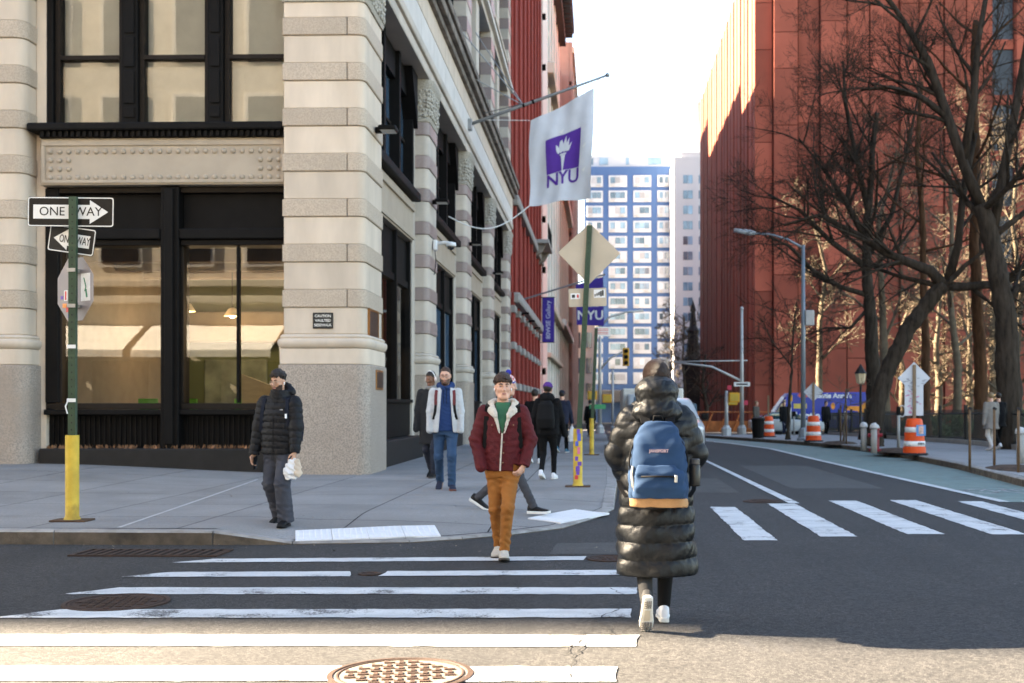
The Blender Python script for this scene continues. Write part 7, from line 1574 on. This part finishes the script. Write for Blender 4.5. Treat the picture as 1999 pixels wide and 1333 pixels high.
for sx in (-1, 1): strap(K.t, [(sx * .125, .10, 1.41), (sx * .135, .02, 1.445), (sx * .14, -.08, 1.41)] + [on_prof(kt, sx * x, zz, -1, .012) for x, zz in ((.148, 1.34), (.152, 1.25), (.165, 1.12), (.18, 1.05))], .042, M('strap_navy', (.007, .010, .019), .8, spec=.15), .007, 'backpack_strap')
MB().tube([on_prof(kt, .152, 1.25, -1, .03), on_prof(kt, .153, 1.20, -1, .03)], .012, 6).build('tag', EARB, K.t)
kb = thing('backpack', 'navy backpack carried by the man in the black puffer jacket', 'backpack', tuple(K.t.location), R(-14)); F = Fld((-.2, .1, .9), (.2, .4, 1.42), .012); F.prof([(.93, 0, .24, .14, .08), (1.1, 0, .25, .15, .1), (1.33, 0, .22, .13, .07), (1.38, 0, .2, .08, .05)], .03, 3); put('body', F.mesh('body', M('strap_navy')), kb); MB().tube([(-.03, .18, 1.37), (0, .19, 1.41), (.03, .18, 1.37)], .008, 6).build('haul_loop', M('strap_navy'), kb)
shoe(K.t, (-.11, .20, .12), R(-10), R(20), BLKS, BLKS, 1.0); shoe(K.t, (.11, -.06, .085), R(12), 0, BLKS, BLKS, 1.03)
Mk = Matrix.Translation(K.t.location) @ Matrix.Rotation(R(-14), 4, 'Z')
ph = thing('phone', 'dark phone in the right hand of the man in black', 'phone', Mk @ Vector(tuple(K.wr[0] + v3(.035, -.035, -.10)))); ph.rotation_euler = (R(12), R(8), R(-14)); MB().box(-.005, .005, -.036, .036, -.075, .075, .003).build('case', IRON, ph); MB().box(.0051, .006, -.032, .032, -.068, .068).build('screen', DGLASS, ph)
bg_ = thing('paper_bag', 'crumpled white bag with a paper napkin in the left hand of the man in black', 'bag', Mk @ Vector(tuple(K.wr[1] + v3(-.01, -.03, -.10)))); PLW = M('plastic_white', (.68, .69, .70), .35, .06, 12, .8, 26)
F = Fld((-.13, -.12, -.26), (.14, .12, .06), .008); F.prof([(-.20, -.025, 0, .055, .04), (-.14, -.02, 0, .085, .055), (-.05, -.01, 0, .07, .05), (.03, 0, 0, .035, .03)], .02, 2.4); F.wrinkle(.009, 46, 1.); put('body', F.mesh('body', PLW), bg_)
F = Fld((-.02, -.12, -.2), (.14, .08, .05), .007); F.cap((.055, -.035, 0), (.075, -.04, -.13), .03, .045, .02, ((.3, -1, 0), .35)); F.wrinkle(.008, 55, 3.); put('napkin', F.mesh('napkin', M('napkin_brown', (.55, .47, .38), .8, .1, 20)), bg_)

# ------------------------------------------------------------------ man in the open grey jacket
GJ = M('jacket_light_grey', (.44, .455, .47), .85, .1, 10, .5, 60); HOODB = M('hoodie_blue', (.010, .034, .115), .85, .12, 6, .3, 60); JEAN = M('jeans_blue', (.022, .055, .115), .85, .28, 3.5, .3, 120); REDS_ = M('strap_red', (.12, .02, .022), .7); NAVS = M('shoe_navy', (.016, .02, .04), .7)
p_ = gnd(868, 957, .15)
Gm = Person('man in an open light grey jacket and blue jeans, hands in pockets', (p_.x, p_.y + .1, .15), R(4), 1.84, ank=((-.10, .24, .14), (.10, -.08, .088)), wr=((-.235, -.08, .93), (.235, -.08, .93)), elb=((-.9, .6, 0), (.9, .6, 0)), res=.0085, head=(R(-4), R(9)), skin='light', sh=.19)
Gm.body(beard=M('beard_stubble')); Gm.brows(HAIRB, .004); Gm.hair(HAIRB, .006, .078, -.05, seed=3, side=-.03, fade=True); Gm.glasses()
Gm.trousers(JEAN, .088, .066, .056, .03, .005, 34)
ht = Gm.top_tab(.90, (.175, .17, .175, .16), (.125, .125, .12, .09)); z = Gm.neck[2]
Gm.cloth('hoodie', HOODB, lambda F: (F.prof(ht, .03), F.cap((-.09, .04, z + .02), (.09, .04, z + .02), .05, .05, .03), F.cap((-.09, .03, z + .02), (-.035, -.075, z - .02), .042, .03, .03), F.cap((.09, .03, z + .02), (.035, -.075, z - .02), .042, .03, .03), F.cap((0, 0, z), (0, -.02, z + .2), .062, .07, .01, sub=True)), (-.25, -.25, .86), (.25, .2, z + .16), .009, .003, 50)
gt = Gm.top_tab(.88, (.20, .205, .205, .185), (.15, .15, .14, .105), .01)
def opening(F):
    r, X, Y, Z = F.reg((-.25, -.4, .8), (.25, .0, 1.9), 0); w_ = np.interp(Z, [.85, 1.0, 1.35, 1.55], [.115, .10, .075, .06]); F.put(r, np.maximum(np.abs(X - .01) - w_, Y + .02 + 0 * Z), .01, True)
    r, X, Y, Z = F.reg((-.3, -.3, z - .03), (.3, .3, z + .4), 0); F.put(r, np.sqrt(X ** 2 + (Y + .0) ** 2) - .085 + 0 * Z, .01, True)
Gm.jacket(GJ, gt, (.066, .059, .056, .048), wr=.0034, wf=46, carve=opening, res=.009)
for sx in (-1, 1):
    strap(Gm.t, [(sx * .12, .08, z - .055), (sx * .128, 0, z - .035), (sx * .132, -.08, z - .07)] + [on_prof(gt, sx * .14, zz, -1, .008) for zz in (z - .14, z - .22, z - .28)], .045, REDS_, .007, 'backpack_strap'); strap(Gm.t, [on_prof(gt, sx * x, zz, -1, .007) for x, zz in ((.14, z - .28), (.15, z - .38), (.175, z - .5))], .04, STRAPB, .005, 'backpack_strap')
for sx in (-1, 1): MB().tube([(sx * .02, -.095, z - .05), (sx * .025, -.125, z - .15), (sx * .022, -.13, z - .26)], .004, 4).build('drawstring', STRAPB, Gm.t)
shoe(Gm.t, (-.10, .24, .14), R(-6), R(24), NAVS, M('sole_tan2', (.25, .14, .08), .8), 1.08); shoe(Gm.t, (.10, -.08, .088), R(10), 0, NAVS, M('sole_redbrown', (.16, .06, .045), .8), 1.08)
gb = thing('backpack', 'backpack with red straps on the man in the grey jacket', 'backpack', tuple(Gm.t.location), R(4)); F = Fld((-.2, .1, .95), (.2, .42, 1.55), .014); F.prof([(1.0, 0, .24, .14, .08), (1.2, 0, .25, .15, .1), (1.45, 0, .22, .12, .07)], .03, 3); put('body', F.mesh('body', REDS_), gb); MB().tube([(-.03, .18, 1.45), (0, .19, 1.5), (.03, .18, 1.45)], .008, 6).build('haul_loop', STRAPB, gb)

# ------------------------------------------------------------------ man with headphones
DCOAT = M('coat_dark_grey', (.013, .013, .015), .9, .15, 8, .4, 60)
p_ = gnd(842, 932, .15)
Hm = Person('man in a long dark coat with white headphones behind the grey jacket', (p_.x, p_.y, .15), R(-10), 1.86, ank=((-.07, .22, .14), (.08, -.1, .085)), wr=((-.25, -.1, .88), (.25, -.1, .88)), elb=((-.7, .7, 0), (.7, .7, 0)), res=.011, head=(R(-14), R(16)), skin='dark')
Hm.body(); Hm.hair(HAIRD, .008, .076, -.05, seed=5, fade=True); Hm.trousers(M('trousers_navy', (.015, .018, .03), .85), .085, .064, .055, .03, .004, 34, res=.014)
Hm.jacket(DCOAT, [(.60, 0, .01, .22, .16)] + Hm.top_tab(.86, (.20, .2, .205, .19), (.145, .14, .135, .1)), (.076, .068, .064, .052), wr=.004, wf=32, name='coat', res=.013)
z = Hm.neck[2]; Hm.cloth('scarf', M('scarf_grey', (.22, .21, .20), .95, .2, 30, .6, 60), lambda F: (F.ell((0, -.01, z + .01), (.105, .10, .055), .02),), (-.18, -.18, z - .1), (.18, .18, z + .12), .012, .004, 60)
hp_ = thing('headphones', 'white over-ear headphones on the man in the dark coat', 'headphones', tuple(Hm.t.location), R(-10)); MB().tube([Hm.hp((.092 * math.cos(q), .015, .0 + .145 * math.sin(q))) for q in np.linspace(0, math.pi, 15)], .010, 6).build('band', EARB, hp_, smooth=True)
for sx in (-1, 1): MB().ball(Hm.hp((sx * .094, .01, -.008)), .042, 10, (.5, 1, 1.1)).build('ear_cup', M('ear_cup_pink', (.62, .50, .46), .5), hp_, smooth=True)
shoe(Hm.t, (-.07, .22, .14), 0, R(22), BLKS, SOLD, 1.05); shoe(Hm.t, (.08, -.1, .085), 0, 0, BLKS, SOLD, 1.05)

# ------------------------------------------------------------------ striding person with the bobble hat
GRN = M('jacket_dark_green', (.014, .021, .016), .8, .15, 8, .4, 50); GTR = M('trousers_grey', (.045, .045, .052), .85, .15, 6, .3, 60)
p_ = gnd(984, 1000, .10)
Pm = Person('person in a bobble hat and dark green jacket striding behind the young man', (p_.x, p_.y + .1, zleft(p_.x, p_.y)), R(72), 1.74, ank=((-.07, -.42, .085), (.06, .40, .17)), wr=((-.24, -.2, .86), (.24, .12, .85)), elb=((-.3, 1, 0), (.3, 1, 0)), res=.010, head=(R(10), R(6)), lean=.03, pel=.85)
Pm.hands = [(0, (0, -.3, -1), (1, 0, 0), 1, .6), (1, (0, -.1, -1), (-1, 0, 0), -1, .6)]
Pm.body(); Pm.hair(HAIRB, .012, .05, -.10, seed=6); Pm.trousers(GTR, .088, .060, .050, .02, .004, 36, res=.011); Pm.jacket(GRN, Pm.top_tab(.78, (.2, .2, .2, .185), (.15, .15, .14, .11)), (.076, .068, .064, .052), wr=.004, wf=38, res=.011)
HAT = M('bobble_hat_knit', (.55, .20, .20), .95, .2, 30, .8, 50); HATB = M('bobble_hat_blue', (.03, .04, .30), .95, .2, 30, .8, 50); HATW = M('bobble_hat_white', (.6, .58, .56), .95)
ht_ = thing('bobble_hat', 'red and white knitted hat with a blue bobble', 'hat', tuple(Pm.t.location), R(72)); H = Pm.HS
F = Fld(Pm.hc - .2, Pm.hc + .26, .009); F.ell(Pm.hp((0, .015, .05)), (.092 * H, .112 * H, .11 * H), .01, Pm.Rh); F.cut(Pm.hp((0, 0, .03)), (0, 0, -1), Pm.hc - .3, Pm.hc + .3); F.wrinkle(.002, 150, 1.)
put('cap', F.mesh('cap', [HAT, HATW, HATB], lambda C: np.select([np.sin(C[:, 2] * 130) * np.sin(np.arctan2(C[:, 1] - Pm.hc[1], C[:, 0] - Pm.hc[0]) * 9) > .25, C[:, 2] < Pm.hc[2] + .055], [1, 2], 0)), ht_)
F = Fld(Pm.hp((0, .02, .19)) - .07, Pm.hp((0, .02, .19)) + .07, .006); F.ell(Pm.hp((0, .02, .185)), (.036, .036, .036), .01); F.wrinkle(.004, 240, 2.); put('bobble', F.mesh('bobble', HATB), ht_)
gb = thing('backpack', 'dark green backpack on the striding person', 'backpack', tuple(Pm.t.location), R(72)); oy = Pm.neck[1]; F = Fld((-.22, .05, .85), (.22, .42, 1.5), .012); F.prof([(.92, 0, .22, .15, .085), (1.1, 0, .22, .16, .11), (1.32, 0, .17, .14, .09), (1.42, 0, .13, .09, .06)], .03, 2.8); F.wrinkle(.004, 30, 1.); put('body', F.mesh('body', M('backpack_green', (.016, .027, .020), .75, .15, 8, .3, 50)), gb); MB().box(-.03, .03, .325, .333, 1.12, 1.16).build('label', EARB, gb)
for sx in (-1, 1): strap(gb, [(sx * .1, .12, 1.40), (sx * .11, .02, 1.47), (sx * .12, -.08, 1.43), (sx * .14, -.17, 1.3), (sx * .16, -.16, 1.1)], .05, M('backpack_green'), .007)
shoe(Pm.t, (-.07, -.42, .085), 0, R(-2), BLKS, SOLEW, 1.03, sole=.008); shoe(Pm.t, (.06, .40, .17), 0, R(28), BLKS, SOLEW, 1.03, sole=.008)

# ------------------------------------------------------------------ people farther off
def walker(label, loc, rz, h, coatm, legm, shoem, hair=HAIRD, hemz=.75, res=.014, hood=None, cap=None, skin='light', stride=.16, longhair=False, pack=None, hands=False, tr=(.085, .062, .052), face=True, wide=1.):
    s = Person(label, loc, rz, h, ank=((-.08, -stride, .085), (.08, stride, .10 + stride * .25)), wr=((-.25 * wide, -.06 - stride * .5, .84 * h / 1.75), (.25 * wide, -.04 + stride * .5, .84 * h / 1.75)), elb=((-.4, 1, 0), (.4, 1, 0)), res=res, skin=skin)
    s.hands = [(0, (0, -.1, -1), (1, 0, 0), 1, .5), (1, (0, -.1, -1), (-1, 0, 0), -1, .5)] if hands else []
    s.body(near=False, face=face); s.hair(hair, .014, .055, -.17 if longhair else -.07, seed=2, side=-.12 if longhair else -.03, res=max(.009, res * .8)); s.trousers(legm, *tr, .02, .004, 34, res=res * 1.15)
    tab = ([(hemz, 0, .01, .23 * wide, .17)] if hemz < .7 else []) + s.top_tab(max(hemz, .78), tuple(q * wide for q in (.2, .2, .205, .19)), (.145, .14, .135, .105)); s.jacket(coatm, tab, (.078, .068, .064, .052), wr=.004, wf=34, res=res * 1.1, name='coat')
    if hood: z = s.neck[2]; s.cloth('hood', hood, lambda F: (F.ell((0, .06, z + .0), (.135, .12, .10), .03),), (-.22, -.16, z - .15), (.22, .26, z + .16), res, .004, 40)
    if cap:
        F = Fld(s.hc - .2, s.hc + .24, res * .8); H = s.HS; F.ell(s.hp((0, .012, .052)), (.096 * H, .116 * H, .098 * H), .01, s.Rh); F.cap(s.hp((-.05, -.11, .045)), s.hp((.05, -.11, .045)), .03, .03, .01, ((0, .2, 1), .3)); F.cut(s.hp((0, 0, .02)), (0, 0, -1), s.hc - .3, s.hc + .3); put('cap', F.mesh('cap', cap), s.t)
    for a, p in ((s.ank[0], 0), (s.ank[1], R(8 + stride * 60))): shoe(s.t, tuple(a), 0, p, shoem, SOLEW, 1.0)
    if pack:
        b = thing('backpack', pack[0], 'backpack', tuple(s.t.location), rz); F = Fld((-.2, .04, s.pz), (.2, .4, s.pz + .62), .014); z = s.pz; F.prof([(z + .04, 0, .19, .15, .07), (z + .2, 0, .2, .16, .1), (z + .45, 0, .17, .13, .075), (z + .52, 0, .15, .08, .05)], .03, 3); put('body', F.mesh('body', pack[1]), b); MB().tube([(-.03, .15, z + .52), (0, .16, z + .56), (.03, .15, z + .52)], .008, 5).build('haul_loop', pack[1], b)
    return s
BLKC = M('coat_black', (.0045, .0045, .0055), .85, .15, 8, .4, 50, spec=.15); NAVC = M('coat_navy', (.009, .013, .032), .8, .15, 8, .3, 50); SNW = M('sneaker_white')
p_ = gnd(1069, 936, .15); walker('person in a black hooded coat and purple cap walking away', (p_.x, p_.y, .15), R(172), 1.66, BLKC, LEG, SNW, hemz=.72, res=.012, hood=BLKC, cap=M('cap_purple', (.075, .025, .17), .85), pack=('black backpack on the person in the purple cap', STRAPB), tr=(.10, .058, .042), wide=1.08)
p_ = gnd(1097, 884, .15); nv = walker('man in a navy jacket and dark cap walking away with a white bag', (p_.x, p_.y, .15), R(168), 1.66, NAVC, LEG, M('sneaker_blue', (.05, .16, .26), .7), cap=M('cap_dark', (.018, .02, .03), .85), res=.014, hands=True, stride=.2)
t = thing('carrier_bag', 'white carrier bag in the hand of the man in navy', 'bag', (p_.x + .27, p_.y + .02, .15)); F = Fld((-.16, -.12, .2), (.16, .12, .78), .012); F.prof([(.30, 0, 0, .10, .06), (.45, 0, 0, .115, .07), (.6, 0, 0, .08, .05), (.72, 0, 0, .02, .02)], .02, 2.4); F.wrinkle(.006, 40, 2.); put('body', F.mesh('body', PLW), t); MB().tube([(-.02, 0, .70), (0, 0, .80), (.02, 0, .70)], .006, 5).build('handle', PLW, t)
p_ = gnd(1044, 905, .15); walker('person in black half hidden behind the purple cap', (p_.x, p_.y, .15), R(176), 1.62, BLKC, LEG, SNW, hemz=.7, res=.015)
p_ = gnd(1152, 853, .15); walker('person in black standing by the plain green pole', (p_.x, p_.y, .15 + zg(p_.y)), R(200), 1.66, BLKC, LEG, BLKS, hemz=.62, res=.018, stride=.1, wide=1.1, pack=('black bag on the person by the plain green pole', STRAPB))
p_ = gnd(1942, 880, .15); walker('woman in a grey coat and pale trousers by the park fence', (p_.x - .1, p_.y, .15), R(190), 1.62, M('coat_grey_taupe', (.20, .18, .16), .9, .12, 8, .4, 50), M('trousers_pale', (.50, .47, .44), .85, .1, 5), SNW, hair=M('hair_blonde', (.22, .15, .08), .5, .3, 60, .5, 90), hemz=.62, res=.014, longhair=True, stride=.2)
walker('person in black walking beside the woman in the grey coat', (p_.x + .42, p_.y + .9, .15), R(186), 1.62, BLKC, LEG, SNW, hemz=.66, res=.018, stride=.22)
for x, y, lb, c, l_, hr, st in ((1530, 851, 'man in a black jacket in front of the blue van', BLKC, NAVC, HAIRD, .1), (1476, 852, 'blonde woman in a dark coat near the litter bin', M('coat_olive', (.07, .06, .05), .9), GTR, M('hair_blonde'), .08), (1612, 850, 'dark figure standing beside the blue van', BLKC, LEG, HAIRD, .05)):
    p_ = gnd(x, y, .15); p_.y = min(p_.y, 60); q = atY(x, y, 60.); walker(lb, (q.x, 60., zg(60) + .15), R(10 + x % 40), 1.72, c, l_, BLKS, hair=hr, res=.02, stride=st, longhair='blonde' in lb, hemz=.66)
